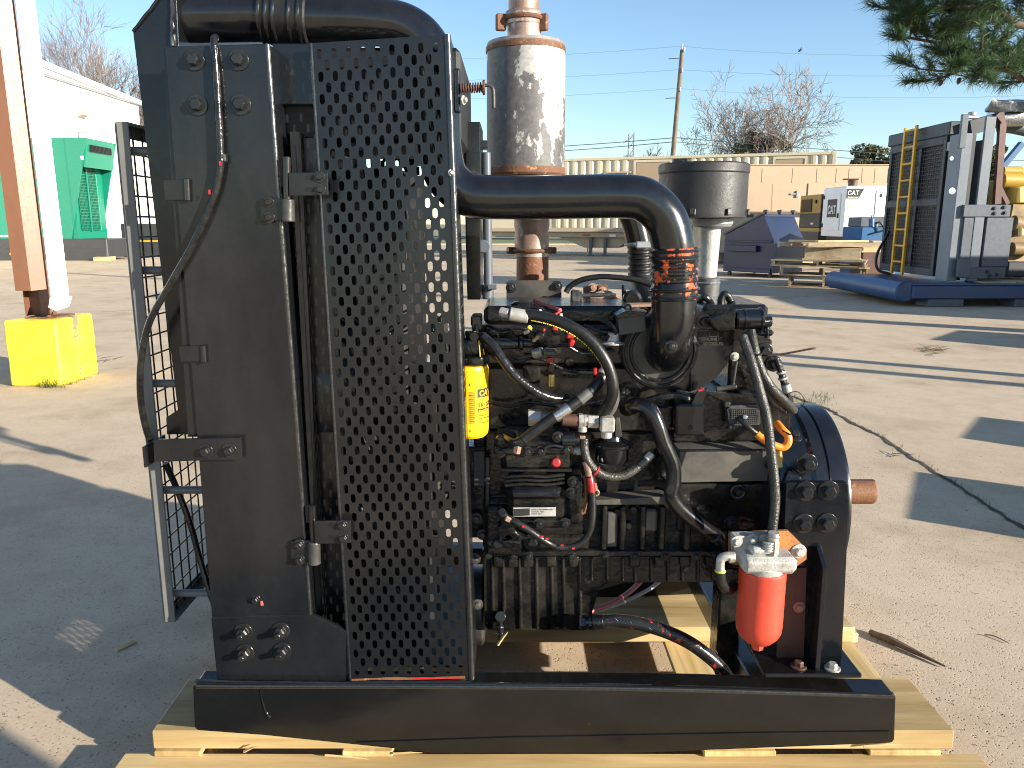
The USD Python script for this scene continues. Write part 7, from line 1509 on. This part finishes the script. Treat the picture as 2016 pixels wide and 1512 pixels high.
for k, (px, py, L, a_) in enumerate(((1700, 1470, .10, .1), (640, 1487, .12, -.06), (775, 1484, .08, .1), (480, 1480, .05, .5), (980, 1270, .05, 1.0))):
    q = P(px, py, 1.89); e = np.array([math.cos(a_), .0, math.sin(a_)]) * L
    part(ps, 'splinter', sweep([q, q + e * .6 + (0, -.006, .003), q + e + (0, -.004, -.002)], [.004, .003, .0008], 4), 'pine_x', 60)

# ================================================================== OUTSIDE THE FRAME (container, cabinet and crates added to shade the yard)
nc = thing('storage_container', 'unseen grey steel container added at the right to shade the yard', 'container', (14.2, 10.4, 0))  # unseen, added for the shade band across the far yard
part(nc, 'box', bx(13.0, 19.0, 9.3, 11.7, .12, 2.6, .03), 'machine_grey'); part(nc, 'bottom_rail', bx(12.98, 19.02, 9.28, 11.72, .0, .119, .01), 'machine_grey_dark')
cab = thing('tool_cabinet', 'unseen grey steel cabinet added behind the camera to shade the ground', 'cabinet', (2.65, -1.3, 0))  # unseen, added to shade the ground at lower left
part(cab, 'body', bx(2.3, 3.0, -1.8, -.72, .08, 1.75, .01), 'machine_grey'); part(cab, 'base', bx(2.33, 2.97, -1.77, -.75, 0, .079, .005), 'machine_grey_dark')
for k in range(2): part(cab, 'door', bx(2.29, 2.2995, -1.78 + .49 * k, -1.31 + .49 * k, .12, 1.56, .003), 'machine_grey')
for (gx_, gy_, h, w, a_, lab) in ((1800, 928, .62, .9, .75, 'unseen pine crate added to shade the slab nearest the pallet'), (1925, 820, .7, .8, .6, 'unseen pine crate added to shade the slab beyond the crack'), (1885, 650, .9, 1.3, .5, 'unseen long pine crate added to shade the ground before the blue skid')):
    g_ = G(gx_, gy_); c_ = g_ + h / math.tan(SUN_EL) * np.array([math.cos(SUN_AZ), -math.sin(SUN_AZ), 0])
    kx = thing('wooden_crate', lab, 'crate', c_)  # unseen crate, added for the shadow it throws on the slab
    def K(m): return xf(m, c_, a_ - math.pi / 2 + .3)
    part(kx, 'box', K(bx(.012, w * 1.3, -w, -.012, .05, h - .021, .004)), 'pine_x', False)
    for z_ in np.arange(.08, h - .1, .16): part(kx, 'plank', K(bx(0, .011, -w, 0, z_, z_ + .14, .002)), 'pine_y', False)
    part(kx, 'lid', K(bx(0, w * 1.3 + .01, -w - .01, 0, h - .02, h, .003)), 'pine_x', False)
for i, (x_, y_) in enumerate(((9.6, 5.05), (10.9, 3.55))):
    t = thing('canopy_column', ('brown steel canopy column nearest the pine', 'brown steel canopy column closest to the camera side')[i], 'column', (x_, y_, 0))
    part(t, 'steel_post', bx(x_ - .08, x_ + .08, y_ - .08, y_ + .08, .6, 5.5, .01), 'brown_paint'); part(t, 'concrete_pier', bx(x_ - .14, x_ + .14, y_ - .14, y_ + .14, 0, .599, .02), 'pier_yellow')
